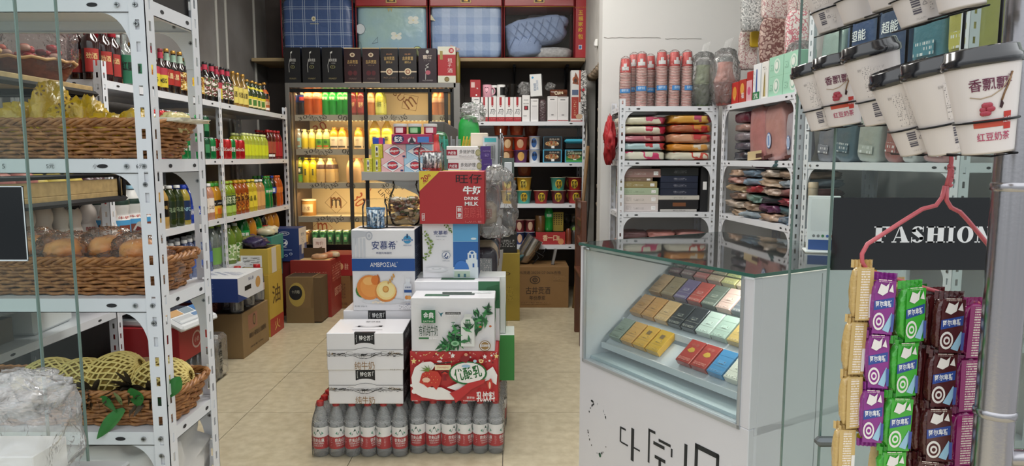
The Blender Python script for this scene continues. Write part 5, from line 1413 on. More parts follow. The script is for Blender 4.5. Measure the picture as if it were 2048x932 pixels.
# comb holder
x,z,w,h=rect(888,262,934,344,3.24)
cb_=G();cb_.box(-.075,-.03,0,.075,.03,.11,CLEAR('f4f6f8',body=.12,rough=.1,edge=.4),.004)
cp_=[('holder',cb_)]
for i,(dx,m,tilt)in enumerate(((-.055,M('4fb4a6',.35,tl=.3),-.1),(-.04,M('5cc0b0',.35,tl=.3),-.06),(-.015,M('8a8c90',.4),0),(.005,M('9a9ca0',.4),.05),(.02,M('d8b83a',.4,tl=.3),.16),(.032,M('e0c44a',.4,tl=.3),.18),(.045,M('dcb83e',.4,tl=.3),.2),(.06,M('e8566a',.4,tl=.3),.25))):
    c=G();c.X=Matrix.Translation((dx,0,.006))@ Matrix.Rotation(tilt,4,'Y')
    c.box(-.010,-.002,0,-.003,.002,.165,m,.0015)
    for k in range(34):c.box(-.003,-.0015,.03+.0036*k,.012,.0015,.0318+.0036*k,m)
    cp_.append(('comb',c))
put(spec('comb_box',*cp_),'clear holder of teal, grey, yellow and pink combs','combs',(x,3.26,GT+.0005),0)
x,z,w,h=rect(942,270,976,294,3.26)
put(spec('carton_box',carton(w,.08,.185,M('ddd0c0',.5))),'plain cream box standing behind the toothpaste','box',(x,3.27,GT+.0005),0)
# detergent refill pouch and green jugs
gp=G();gp.blob((0,0,.14),(.055,.035,.14),M('1c9a3c',.3,coat=.5,bump=.2,bs=30),18,12,.6,.05,3,2);gp.text('洁',(0,-.037,.10),(1,0,0),(0,0,1),.04,.04,M('0f5a2c',.5))
gp2=G();gp2.blob((.02,0,.29),(.06,.04,.05),CLEAR('ffffff',body=.2,rough=.12,bump=1,bs=30,edge=.4),16,10,.8,.25,4,5,ridge=True,sm=False)
put(spec('detergent_pouch',('pouch',gp),('plastic_wrap',gp2)),'bright green detergent pouch with clear plastic on top','detergent',(at(938,250,3.42).x,3.42,GT+.001))
gp=G();gp.blob((0,0,.10),(.05,.04,.10),M('0f5a2c',.3,coat=.5),16,10,.6,.05,3,3)
put(spec('detergent_pouch',gp),'dark green bottle-shaped pouch behind the gum tubs','detergent',(at(878,260,3.42).x,3.42,GT+.001))
gp=G();gp.lathe([(.028,0),(.03,.005),(.03,.10),(.018,.13),(.012,.15),(.016,.16),(.014,.18)],M('d84a4a',.3,coat=.5),16)
put(spec('lotion_bottle',gp),'small red bottle behind the blue soap box','bottle',(at(872,290,3.30).x,3.30,GT+.001))
# blister cards hanging at the right corner of the shelf
hk=M('8a8c90',.3,metal=.8);GHC='blister cards on the side of the display shelf'
rl=G()
for zz in(1.30,1.19):rl.tube([(GXR+.006,GY0+.05,zz),(GXR+.006,GY1-.05,zz)],.004,hk,6)
for yy in(GY0+.06,GY0+.6,GY1-.06):rl.tube([(GXR+.006,yy,GT+.005),(GXR+.006,yy,1.32)],.004,hk,6)
put(spec('wire_rail',rl),'grey wire rail along the right edge of the display shelf','rail',(0,0,0))
for i in range(12):
    y=GY0+.07+i*.085;m=[M('b9bcc0',.4),M('3a4046',.4),M('8f979c',.4),M('2f4a44',.4)][i % 4]
    g=G();g.box(-.035,-.001,-.13,.035,.001,0,m);g.box(-.022,-.011,-.11,.022,-.001,-.035,CLEAR('ffffff',body=.15,rough=.06,edge=.4),.003);g.box(-.014,-.008,-.10,.014,-.0015,-.045,[BLK,M('4a8a7a',.4),M('c9c9cc',.3,metal=.6)][i % 3])
    g.prints((-.035,-.001,-.13),(1,0,0),(0,0,1),.07,.13,[('r',.1,.8,.9,.95,[M('3fa0a6',.4),M('d8d8d8',.4)][i % 2])])
    put(spec('blister_card',g),nth('blister card hanging above','from the front, right edge of the display shelf'),'card',(GXR-.042,y,1.285),0,GHC)
for i in range(12):
    y=GY0+.05+i*.09;m=[M('55605c',.4),M('a8acb0',.4),M('394843',.4)][i % 3]
    g=G();g.box(-.028,-.001,-.11,.028,.001,0,m);g.box(-.018,-.010,-.09,.018,-.001,-.02,M('cfd2d6',.2,coat=.6),.003)
    put(spec('blister_card',g),nth('small card hanging low','from the front, right edge of the display shelf'),'card',(GXR+.042,y,1.185),0,GHC)
lipg=G();lipg.tube([(0,0,0),(.05,.0,.03),(.11,0,.05)],.003,hk,6);lipg.add([(0,-.01,-.035),(.10,-.05,.05),(.12,.25,.06),(.0,.3,-.03)],[(0,1,2,3)],M('6a4a3a',.6))
# side shelves: bagged goods
cols=['b58a86','8a6a74','3a3540','6f88a0','c9b49a','5a3a3c','a0a4a8','4a5a6a','a06a5a','2f2a34']
k=0
for z in(.36,.60,.86):
    for i in range(12):
        h_=rnd.uniform(.12,.19);m=M(cols[k % 10],.35,coat=.5,bump=.4,bs=40,var=.3,vs=15);k += 1
        g=G();g.blob((0,0,h_/2),(.075,.036,h_/2),m,16,10,.5,.10,4,k);z0=min(v[2]for v in g.v);g.v=[(a_,b_,c_-z0)for a_,b_,c_ in g.v]
        g.prints((-.05,-.039,h_*.3),(1,0,0),(0,0,1),.1,h_*.4,[('r',0,0,1,1,LINES(cols[(k+3)% 10],'e8e4e0',60,120))])
        put(spec('sock_pack',g),nth('bagged clothing pack','from the front, '+{.36:'lowest',.60:'middle',.86:'upper'}[z]+' side shelf behind the cartons'),'pack',(GXR-.085,GY0+.06+i*.094,z+.001),0,'bagged packs on the side of the display shelf')
# plinth goods bottom right, and the big crinkled plastic bag on the corner
for i in range(5):
    put(spec('carton_box',carton(.16,.10,.20,[M('b8643a',.5),M('8a3430',.5),M('3a6a4a',.5)][i % 3])),nth('small box','from the front at the foot of the display shelf'),'box',(GXR-.09,GY0+.12+i*.16,.101),0,'boxes at the foot of the display shelf')
f=G();f.blob((0,0,0),(.085,.10,.15),CLEAR('f8f8f8',body=.12,rough=.12,bump=1,bs=16,edge=.16),40,28,.8,.22,2.4,14,ridge=True)
p=at(998,408,3.10)
put(spec('plastic_bag',f),'big crinkled clear plastic bag beside the red milk carton','bag',(p.x-.01,3.08,p.z))

# ================================================================ INSIDE THE COOLER
warm=lambda c,tl=.45:M(c,.12,coat=.5,tl=tl)
CK={}
CK['pep']=(bottle('soda_bottle','soda',.25,.042,warm('1a0e12',.1),M('1c2a6a',.4),[(.44,.68,M('1c2f7c',.4))],(),cap=(.36,.06),marks=[(.50,.62,.45,M('b8424a',.4))]),'dark cola bottle with blue label','bottle')
CK['ora']=(bottle('soda_bottle','soda',.255,.050,warm('e8742a'),M('d8642a',.4),[(.55,.72,M('c88a6a',.4))],[('美年达',.64,.07,wl,.06)],cap=(.30,.06)),'large orange soda bottle','bottle')
CK['grn']=(bottle('soda_bottle','soda',.25,.038,warm('2cb04c'),M('2c9a40',.4),[(.50,.66,M('2fae5c',.4))],[('雪碧',.58,.09,wl,.045)],cap=(.36,.06)),'bright green lemon soda bottle','bottle')
CK['wine']=(bottle('drink_bottle','tea',.23,.034,warm('7a2a34'),M('8a2a30',.4),[(.1,.6,M('8a2f3c',.4))],[('酸梅',.4,.2,M('e0c8a0',.5))],cap=(.5,.07)),'dark plum drink bottle','bottle')
CK['yeg']=(bottle('drink_bottle','water',.24,.026,warm('c9c23a'),M('8ab03a',.4),[(.3,.55,M('c2c84a',.4))],(),cap=(.5,.07)),'slim yellow-green bottle','bottle')
CK['pnk']=(bottle('drink_bottle','soda',.22,.036,warm('d99a70'),M('c98a5a',.4),[(.5,.66,M('d8b09a',.4))],(),cap=(.42,.07)),'pale peach drink bottle','bottle')
CK['gte']=(bottle('drink_bottle','tea',.225,.036,warm('c2c85a'),M('c8b84a',.4),[(.1,.5,M('b4c06a',.4))],[('绿茶',.42,.2,M('5a6a2c',.5))],cap=(.5,.07)),'pale green tea bottle','bottle')
CK['wbl']=(bottle('water_bottle','water',.175,.031,CLEAR('ffffff',body=.25,edge=.4,bodycol='dfe8ea'),whitecap,[(.12,.56,M('8fc0cc',.4,tl=.3))],(),cap=(.5,.08),marks=[(.2,.4,.6,M('7a6a5a',.5))]),'clear water bottle with pale blue label','bottle')
CK['cye']=(bottle('drink_bottle','water',.17,.030,warm('e6dca0'),M('e8d890',.4),[(.10,.56,M('e2d23c',.4,tl=.3))],(),cap=(.5,.08)),'small bottle with bright yellow label','bottle')
CK['cgr']=(bottle('drink_bottle','water',.17,.032,warm('e6dca0'),M('e8d890',.4),[(.10,.52,M('6aa83a',.4,tl=.3))],(),cap=(.5,.08),marks=[(.14,.2,.7,M('c8502c',.4)),(.3,.44,.4,M('2f6a2c',.4))]),'small bottle with green label','bottle')
CK['oww']=(bottle('juice_bottle','water',.19,.037,warm('e8a83a'),M('c9a050',.4),[(.04,.56,M('d8cfc0',.4))],[('NFC',.42,.06,M('6a5040',.5),.03)],cap=(.5,.08),marks=[(.08,.16,.9,M('4a4440',.5))]),'orange juice bottle with white label','bottle')
CK['lye']=(bottle('juice_bottle','jug',.25,.048,warm('d8c04a'),M('dcc44c',.4),[(.10,.50,M('cfc05a',.4))],[('茶',.36,.16,M('5a6a2c',.5),.04)],cap=(.34,.07)),'large yellow tea bottle','bottle')
CK['ggb']=(bottle('drink_bottle','tea',.22,.034,warm('a8b84a'),M('6a9a3a',.4),[(.34,.62,M('24401f',.4)),(.05,.3,M('5aa03c',.4))],[('绿茶',.48,.16,wl)],cap=(.5,.07)),'green tea bottle with dark green label','bottle')
CK['yyy']=(bottle('drink_bottle','tea',.215,.034,warm('e6d42a'),M('d8c43a',.4),[(.1,.62,M('e2d02c',.4,tl=.4))],(),cap=(.5,.07),marks=[(.3,.55,.2,M('5a5a2a',.4))]),'yellow drink bottle','bottle')
CK['wht']=(bottle('drink_bottle','water',.21,.040,warm('e8cf9a'),M('e8d8b0',.4),[(.06,.42,M('e4cfa0',.4,tl=.5)),(.56,.74,M('4a3430',.4))],(),cap=(.44,.08)),'cream milk-tea bottle with dark band','bottle')
CK['clr']=(bottle('drink_bottle','water',.21,.036,warm('e4c89c'),M('d8a070',.4),[(.1,.6,M('e0c8a8',.4,tl=.5))],(),cap=(.44,.08)),'pale bottle with ribbed label','bottle')
GC='bottles in the cooler'
for lv,items in((0,[('pep',597),('pep',612),('ora',625),('ora',642),('grn',658),('grn',672),('grn',687),('grn',697),('wine',711),('yeg',719),('wine',727),('pnk',746),('gte',763),('pnk',874),('pnk',885)]),
                  (1,[('wbl',588),('wbl',601),('cye',614),('cye',628),('cgr',643),('cgr',657),('oww',672),('oww',688),('oww',720),('lye',753),('lye',777)]),
                  (2,[('ggb',588),('ggb',601),('yyy',615),('yyy',629),('wht',644),('wht',662),('clr',703),('clr',716)])):
    for k,u in items:
        sp,ds,ct=CK[k];Y=5.80+(.02 if k in('yeg',)else 0)
        put(sp,nth(ds,('on the top','on the second','on the third')[lv]+' cooler shelf, left to right'),ct,(at(u,400,Y).x,Y,CZ[lv]+.0005),rnd.uniform(-.1,.1),GC)
        if lv != 1 or k != 'lye':put(sp,nth(ds,('behind, top','behind, second','behind, third')[lv]+' cooler shelf, left to right'),ct,(at(u,400,Y).x+.005,Y+.10,CZ[lv]+.0005),rnd.uniform(-.3,.3),GC)
g=G();g.lathe([(.058,0),(.062,.006),(.062,.12),(.058,.132)],M('cf9a4a',.35,tl=.3),24,capt=True);g.patch(-2.4,-.75,.03,.10,.0635,M('e8d8b4',.4));g.wraptext('八宝',-math.pi/2,.065,.065,.05,.035,M('7a4a24',.5));c=G();c.lathe([(.064,.128),(.065,.131),(.064,.142)],M('e6dcc8',.4),24)
put(spec('porridge_tin',('tin',g),('lid',c)),'round gold tin alone on the fourth shelf of the cooler','tin',(at(617,410,5.85).x,5.86,CZ[3]+.0005))
CN_=can(M('0d3f26',.3,metal=.2),marks=[(.25,.75,.5,M('3f8a5e',.4)),(.4,.6,.25,M('c8d8c8',.4))]);CN2=can(M('5a4020',.3,metal=.2),marks=[(.25,.75,.6,M('b89a5a',.4))])
for i,u in enumerate((603,616)):
    for j in range(2):put(CN2,nth('gold-brown can','on the bottom shelf of the cooler, left group'),'can',(at(u,470,5.82).x,5.78+.07*j,CZ[4]+.0005),0,'cans in the cooler')
for i in range(6):
    for j in range(2):put(CN_,nth('dark green beer can','on the cooler floor, '+('front' if j == 0 else 'rear')+' row'),'can',(at(634,470,5.82).x+.066*i,5.78+.07*j,CZ[4]+.0005),0,'cans in the cooler')

# ================================================================ LIQUOR BOXES ON THE COOLER
lb1=M('17171a',.35);lgold=M('c9a86a',.35,metal=.5);lsilv=M('c8c8c4',.35);lmar=M('2c1216',.3,coat=.4);XF='古井贡酒'
fb=[('l',[(.30,.30),(.28,.50),(.34,.62),(.42,.66),(.42,.86)],.003,lsilv),('p',[(.40,.86),(.52,.90),(.50,.84),(.42,.82)],lsilv),('t',XF,.52,.64,.40,.09,lsilv,.01),('t','年份原浆',.56,.555,.2,.03,lsilv),('o',.52,.45,.13,.045,M('8a8a5a',.4)),('o',.52,.45,.10,.035,lb1),('t','年',.52,.45,.06,.04,lgold),('r',.3,.10,.72,.15,LINES('17171a','c9b87a',120,260))]
fm=[('t',XF,.5,.60,.62,.11,lgold,.01),('o',.5,.80,.15,.06,M('d8c8a8',.4)),('o',.5,.80,.08,.035,M('7a5a4a',.4)),('r',.32,.49,.68,.515,LINES('2c1216','c8a888',120,260)),('o',.35,.28,.14,.07,M('5a2228',.4)),('o',.65,.28,.12,.07,M('5a2228',.4)),('r',.25,.10,.75,.15,LINES('2c1216','a88a80',120,260)),('r',0,.975,1,1,M('d8c090',.4)),('r',0,0,1,.02,M('d8c8b0',.4))]
f6=[('t',XF,.5,.70,.60,.11,lgold,.01),('t','古井',.5,.82,.35,.04,M('c88a5a',.4)),('t','献礼6',.5,.59,.35,.07,lgold),('r',0,.30,1,.335,M('c9b8a0',.35)),('o',.5,.32,.20,.10,M('d8c8a8',.35)),('o',.5,.32,.13,.065,M('8a4a34',.4)),('o',.5,.32,.08,.04,M('d8c0a0',.4)),('r',.15,.12,.85,.17,LINES('1c1012','a88a70',120,260)),('r',0,.98,1,1,M('d8c090',.4))]
fw=[('o',.5,.90,.08,.05,lsilv),('t','窖酒',.5,.75,.5,.12,M('d8c8b8',.4),.02),('r',.3,.63,.7,.65,LINES('2a1a24','c8b8b8',120,260)),('l',[(.38,.08),(.40,.32),(.38,.42),(.56,.46),(.40,.50),(.58,.56)],.004,lsilv),('o',.52,.30,.14,.065,M('b05a6a',.4)),('r',.2,.05,.8,.09,LINES('2a1a24','d8d0d0',120,260))]
fr_=[('r',0,.78,1,1,M('d8d8c8',.4)),('r',0,0,1,.20,M('d8d8c8',.4)),('o',.76,.89,.15,.075,M('b8343a',.4)),('t','酒',.76,.89,.14,.07,WHT),('r',.12,.64,.28,.88,M('9a8a4a',.4)),('t','租',.68,.62,.26,.12,M('e8d0cc',.4)),('t','子',.66,.48,.2,.10,M('e8d0cc',.4)),('t','酒',.68,.34,.28,.12,M('e8d0cc',.4)),('o',.5,.10,.14,.07,M('6a5a34',.4)),('o',.5,.10,.10,.05,M('8a7a4c',.4))]
LQ=[(567,602,lb1,fb,'matte black liquor box'),(603,642,lb1,fb,'matte black liquor box'),(643,686,lb1,fb,'matte black liquor box'),(687,723,lmar,fm,'maroon liquor box'),(724,760,lmar,fm,'maroon liquor box'),
      (760,797,M('1c1012',.3,coat=.4),f6,'black and gold liquor box'),(797,834,M('1c1012',.3,coat=.4),f6,'black and gold liquor box'),(836,874,M('2a1a24',.35),fw,'dark plum liquor box with a flask drawing'),(875,912,M('a8202a',.35),fr_,'red and pale green liquor box')]
for i,(u0,u1,m,F,ds)in enumerate(LQ):
    x,z,w,h=rect(u0,96,u1,163,5.64)
    put(spec('liquor_box',carton(w-.003,.10,.285-.004*(i > 2)-.004*(i == 7)+.01*(i == 8),m,F,c=.001)),(nth(ds,'from the left on top of the cooler')if i < 7 else ds+' on top of the cooler'),'liquor box',(x,5.69,FZ+.0005),0,'liquor boxes on the cooler')
g=G();g.lathe([(.02,0),(.022,.01),(.022,.20),(.01,.24),(.01,.26)],M('8a7a2c',.3,coat=.5),12)
put(spec('liquor_bottle',g),'slim gold bottle right of the last liquor box','bottle',(at(920,150,5.7).x-.02,5.72,FZ+.0005))

# ================================================================ QUILTS ON THE PLANK


def PLAID(name,base,line,kx,kz,soft=False,wd=.08,dbl=True):
    m,nt,out=newmat(name);b=N(nt,'ShaderNodeBsdfPrincipled');b.inputs['Roughness'].default_value=.6;b.inputs['Coat Weight'].default_value=.35;b.inputs['Coat Roughness'].default_value=.15
    tc=N(nt,'ShaderNodeTexCoord');sp=N(nt,'ShaderNodeSeparateXYZ');nt.links.new(tc.outputs['Object'],sp.inputs[0]);acc=None
    for k,idx in((kx,0),(kz,2)):
        for off in((0,.16)if dbl else(0,)):
            mu=N(nt,'ShaderNodeMath',operation='MULTIPLY_ADD');mu.inputs[1].default_value=k;mu.inputs[2].default_value=10+off;nt.links.new(sp.outputs[idx],mu.inputs[0])
            fr=N(nt,'ShaderNodeMath',operation='FRACT');nt.links.new(mu.outputs[0],fr.inputs[0])
            lt_=N(nt,'ShaderNodeMath',operation='LESS_THAN');lt_.inputs[1].default_value=wd;nt.links.new(fr.outputs[0],lt_.inputs[0])
            if acc is None:acc=lt_
            else:
                mm=N(nt,'ShaderNodeMath',operation='ADD' if soft else 'MAXIMUM');nt.links.new(acc.outputs[0],mm.inputs[0]);nt.links.new(lt_.outputs[0],mm.inputs[1]);acc=mm
    if soft:
        hf=N(nt,'ShaderNodeMath',operation='MULTIPLY');hf.inputs[1].default_value=.5;nt.links.new(acc.outputs[0],hf.inputs[0]);acc=hf
    mx=N(nt,'ShaderNodeMix',data_type='RGBA');mx.inputs[6].default_value=lin(base);mx.inputs[7].default_value=lin(line);nt.links.new(acc.outputs[0],mx.inputs[0])
    nt.links.new(mx.outputs[2],b.inputs['Base Color'])
    n=N(nt,'ShaderNodeTexNoise');n.inputs['Scale'].default_value=14;nt.links.new(tc.outputs['Object'],n.inputs['Vector']);bp=N(nt,'ShaderNodeBump');bp.inputs['Strength'].default_value=.5;bp.inputs['Distance'].default_value=.02
    nt.links.new(n.outputs['Fac'],bp.inputs['Height']);nt.links.new(bp.outputs[0],b.inputs['Normal'])
    nt.links.new(b.outputs[0],out.inputs[0]);return m


qfilm=CLEAR('ffffff',body=.02,rough=.08,bump=.5,bs=9,edge=.10);redp=M('a3222a',.35,coat=.5,var=.15,vs=10);pipe=M('7a2228',.5);goldz=M('c9a24a',.35,metal=.6)


def quilt_bag(w,h,d,quilt,extra=None,header=True):
    parts=[]
    g=G();g.blob((0,0,h*.46),(w*.492,d*.47,h*.45),quilt,36,24,.22,.03,3,int(w*100));z0=min(v[2]for v in g.v);g.v=[(a,b,c-z0+.004)for a,b,c in g.v]
    parts.append(('quilt',g))
    if extra:e_=G();extra(e_,w,h,d);parts.append(('printed_pattern',e_))
    f=G();f.box(-w/2,-d/2,0.001,w/2,d/2,h*.98,qfilm,.02);parts.append(('clear_cover',f))
    for sx in(-1,1):
        for sy in(-1,1):p_=G();p_.tube([(sx*(w/2-.004),sy*d/2,.01),(sx*(w/2-.004),sy*d/2,h*.98)],.006,pipe,6);parts.append(('piping',p_))
    p_=G();p_.tube([(-w/2,-d/2,.006),(w/2,-d/2,.006)],.004,pipe,6);parts.append(('piping',p_))
    if header:
        q=G();hz=.42;q.box(-w/2,-d/2-.004,hz,w/2,d/2,h,redp,.01);q.tube([(-w/2,-d/2-.006,hz),(w/2,-d/2-.006,hz)],.004,goldz,6)
        l_=G();l_.box(-.045,-d/2-.008,hz+.03,.045,-d/2-.003,hz+.085,M('c9a86a',.4),.003);l_.prints((-.035,-d/2-.008,hz+.038),(1,0,0),(0,0,1),.07,.04,[('r',0,0,1,1,M('4a3424',.5)),('t','福',.5,.5,.5,.8,goldz)])
        parts.append(('red_header',q,[('badge',l_)]))
    return parts


QY=5.80;QD=.34
def flowers(e,w,h,d):
    y=-d/2+.012
    e.X=Matrix.Translation((-w/2,y,0))
    its=[]
    for cx,cz in((.27,.86),(.56,.50),(.80,.84)):its +=[('o',cx+.05*math.cos(a),cz*.85+.05*math.sin(a),.038,.038,M('dfe4dc',.5))for a in(.8,2.4,3.9,5.5)]+[('o',cx,cz*.85,.015,.015,M('e8e0b0',.5))]
    its +=[('o',.85,.13,.075,.10,M('3f5a3a',.5)),('o',.85,.13,.066,.09,M('c8d08a',.5)),('o',.835,.16,.03,.035,M('3a2a20',.5)),('o',.06,.55,.07,.10,M('4a5a6a',.5)),('o',.06,.55,.064,.093,M('cfd8de',.5)),('l',[(.22,.28),(.30,.40),(.30,.30),(.22,.28)],.002,M('4a5a70',.5)),('l',[(.48,.02),(.52,.06),(.56,.03)],.002,M('4a5a70',.5)),('l',[(0,.35),(.06,.30),(.09,.1)],.002,M('4a5a70',.5)),('p',[(.44,.93),(.46,.86),(.48,.93),(.50,.86),(.51,.94)],M('b8b07a',.5))]
    e.prints((0,0,0),(1,0,0),(0,0,1),w,.44,its);e.X=Matrix.Identity(4)


def tri_marks(e,w,h,d):
    y=-d/2+.012;e.X=Matrix.Translation((-w/2,y,0))
    e.prints((0,0,0),(1,0,0),(0,0,1),w,.44,[('p',[(.66,.66),(.80,.70),(.74,.46)],M('5a6a7c',.5)),('p',[(.68,.65),(.785,.68),(.74,.50)],M('d4dcd8',.5)),('p',[(.28,.26),(.42,.18),(.30,.08)],M('c9a8a8',.5)),('p',[(.30,.23),(.39,.18),(.31,.11)],M('e0d4cc',.5)),('p',[(.0,.72),(.08,.70),(.02,.82)],M('d4cfae',.5))])
    e.X=Matrix.Identity(4)


def badge(e,w,h,d):
    e.X=Matrix.Translation((-w/2,-d/2+.010,0));e.prints((0,0,0),(1,0,0),(0,0,1),w,.44,[('o',.45,.74,.03,.045,M('e0dcc0',.5)),('o',.45,.74,.012,.018,M('8a7a3a',.5)),('r',.40,.64,.52,.655,M('b8b8a0',.5))]);e.X=Matrix.Identity(4)


QB=[(560,709,PLAID('plaid_blue','36558c','b4c4d8',9.5,9.5,wd=.035),badge,False,'dark blue checked quilt in a clear bag, far left on the plank'),
      (710,857,M('8fb4cf',.6,coat=.35,bump=.4,bs=12,var=.12,vs=3,vcol='9fc0bc'),flowers,True,'pale blue quilt bag printed with flowers and an avocado'),
      (858,1006,PLAID('gingham_blue','a9bedd','7f9bc8',7.4,7.4,True,.5,False),tri_marks,True,'blue gingham quilt bag printed with small triangles')]
for u0,u1,m,ex,hd,ds in QB:
    x,z,w,h=rect(u0,10,u1,110,QY);put(spec('quilt_bag',*quilt_bag(w-.006,.56,QD,m,ex,hd)),ds,'quilt',(x,QY+QD/2,2.0205),0,'bagged quilts on the plank')
x,z,w,h=rect(1007,10,1149,110,QY)
ql=M('96abd0',.65,bump=.6,bs=25,var=.1,vs=4)
def folded(w,h,d):
    g=G();g.X=Matrix.Translation((-.02,0,.20))@ Matrix.Rotation(.17*-1,4,'Y');g.blob((0,0,.04),(w*.43,d*.36,.12),ql,34,20,.55,.10,3,4)
    g.X=Matrix.Translation((-.12,.0,.12))@ Matrix.Rotation(-.1,4,'Y');g.blob((0,0,0),(.15,d*.40,.105),M('8fa4ca',.65,bump=.6,bs=25),24,14,.6,.10,3,9)
    g.X=Matrix.Translation((.18,0.02,.33));g.blob((0,0,0),(.08,d*.3,.05),ql,18,10,.7,.1,3,2)
    g.X=Matrix.Translation((-.03,-d*.39,.2))@ Matrix.Rotation(-.17,4,'Y')
    for k in range(6):
        a=-.18+k*.07;g.tube([(a-.05,0,-.07),(a,-.006,0),(a+.06,0,.12)],.0025,M('7f95bd',.7),4);g.tube([(a+.07,0,-.06),(a,-.006,.03),(a-.06,0,.11)],.0025,M('7f95bd',.7),4)
    g.X=Matrix.Identity(4);w_=G();w_.blob((.12,.03,.06),(.17,d*.36,.055),M('c9cacc',.7,bump=.5,bs=40,var=.3,vs=40),20,10,.6,.08,4,3);w_.blob((.0,.10,.34),(.10,.05,.07),M('9a9aa2',.7),14,8,.6,.08,4,3)
    return g,w_


fq,lace=folded(w,h,QD);pt=quilt_bag(w-.006,.56,QD,ql,None,True);pt[0]=('folded_quilt',fq,[('lace_cover',lace)])
put(spec('quilt_bag',*pt),'half-empty clear bag with a folded light blue quilt','quilt',(x,QY+QD/2,2.0205),0,'bagged quilts on the plank')
x,z,w,h=rect(1151,10,1180,110,QY);g=G();g.box(-w/2,-.10,0,w/2,.10,.56,M('b8202a',.35,coat=.6),.012)
g.prints((-w/2,-.10,0),(1,0,0),(0,0,1),w,.44,[('t',c_,.42,.86-.105*k,.32,.085,M('e0b83c',.4),.02)for k,c_ in enumerate('五福家纺')]+[('t','包',.42,.42,.34,.10,M('e0b83c',.4),.02),('r',.3,.18,.52,.26,WHT),('r',.33,.19,.49,.25,M('3a6ab0',.4)),('r',.02,.94,.75,.97,LINES('b8202a','e0b83c',100,200))])
put(spec('gift_bag',g),'narrow red gift bag with gold characters at the plank end','bag',(x-.005,QY+.13,2.0205))

# ================================================================ BACK SHELF GOODS
BS=[1.4805,1.1505,.8155,.4755];BYF=5.53
lwt=M('e8e6e6',.4);lrd=M('a8222c',.4)
fa=[('t','C',.18,.9,.12,.05,BLK),('r',.32,.885,.85,.91,M('4a4a4c',.5)),('r',.18,.1,.85,.72,M('dcdadc',.45)),('r',.2,.66,.8,.68,M('8a8a8c',.5))]
fbx=[('r',0,0,1,.19,lrd),('r',.08,.09,.92,.13,LINES('a8222c','e8c0c0',120,260)),('r',.34,.66,.62,1.0,lrd),('t','马',.5,.40,.6,.22,M('4a4a4c',.5),-.01),('l',[(.15,.3),(.4,.48),(.7,.52),(.9,.42)],.003,M('5a5a5c',.5)),('o',.48,.62,.1,.02,M('9a3a40',.4))]
fc=[('r',.2,.8,.8,.83,M('9a9a9c',.5)),('o',.25,.68,.06,.02,BLK),('o',.5,.68,.06,.02,BLK),('o',.75,.68,.06,.02,BLK),('r',.25,.44,.78,.6,M('3a1018',.5)),('o',.5,.52,.16,.06,M('a8283a',.5)),('r',.15,.2,.6,.24,M('b0b0b2',.5))]
fe=[('r',.05,.955,.9,.975,M('9a9a9c',.5)),('r',.25,.86,.7,.885,M('3a3a3c',.5)),('r',.12,.2,.88,.80,M('dfdddd',.45)),('r',.38,.25,.62,.28,M('4a4a4c',.5)),('r',.02,.03,.98,.06,M('a84a50',.5))]
BX=[(943,960,fa,'white cup box with small black logo at the left end',188),(961,976,fbx,'white and red cup box, first of the row',188),(977,993,fbx,'white and red cup box, second of the row',188),(993,1010,fbx,'white and red cup box, third of the row',188),(1010,1027,fbx,'white and red cup box, fourth of the row',188),(1027,1043,fbx,'white and red cup box, fifth of the row',188),
      (1044,1060,fc,'taller white box printed with a dark rose cup',184),(1061,1077,fa,'white cup box with black logo under the mask box',191),(1095,1115,fe,'white thermos box under the chocolate roll, left one',186),(1115,1137,fe,'white thermos box under the chocolate roll, right one',187)]
for u0,u1,F,ds,v in BX:
    x,z,w,h=rect(u0,v,u1,237,BYF);put(spec('cup_box',carton(w-.003,.08,h,lwt,F,c=.001)),ds,'box',(x,BYF+.04,BS[0]),0,'white boxes on the back shelf')
x,z,w,h=rect(1078,192,1093,237,BYF);g=G();g.blob((0,0,h/2),(w/2,.035,h/2),M('5a4548',.3,coat=.6,bump=.8,bs=60,var=.3,vs=20),14,10,.5,.08,5,3)
put(spec('wrapped_cup',g),'dark bubble-wrapped cup between the white boxes','cup',(x,BYF+.04,BS[0]))
x,z,w,h=rect(1143,137,1173,240,BYF)
put(spec('gift_box',carton(w,.09,h,M('e4e2e0',.4),[('r',.52,.38,.64,1,M('b04a34',.45)),('r',.64,0,1,1,PRN(['e4e2e0','2a2a2c','e4e2e0','3a3a3c'],60)),('o',.3,.82,.2,.06,M('c8682c',.5)),('p',[(.1,.74),(.3,.96),(.45,.86),(.5,.72)],M('8a4a2c',.5)),('o',.3,.8,.1,.04,M('4a2a1c',.5)),('r',.05,.06,.50,.48,M('a83a30',.45)),('r',.2,.12,.36,.42,LINES('a83a30','e8c8a0',100,60)),('r',.08,.52,.48,.62,M('5a6a8a',.5)),('o',.55,.1,.22,.05,M('c8a88a',.5)),('o',.8,.62,.1,.03,M('b8303a',.5)),('r',0,0,1,.02,lrd)])),'tall white patterned gift box at the right end of the back shelf','box',(x-.003,BYF+.05,BS[0]),0)
x,z,w,h=rect(940,152,961,187,BYF);zt=BS[0]+at(950,188,BYF).z-at(950,237,BYF).z
put(spec('cup_box',carton(w,.08,h,M('a3252c',.4),[('r',.1,.55,.45,.85,M('d8b8b4',.4)),('o',.6,.12,.08,.05,WHT),('t','86',.7,.5,.15,.08,WHT)])),'red box standing on the white cup boxes','box',(x,BYF+.04,zt),0)


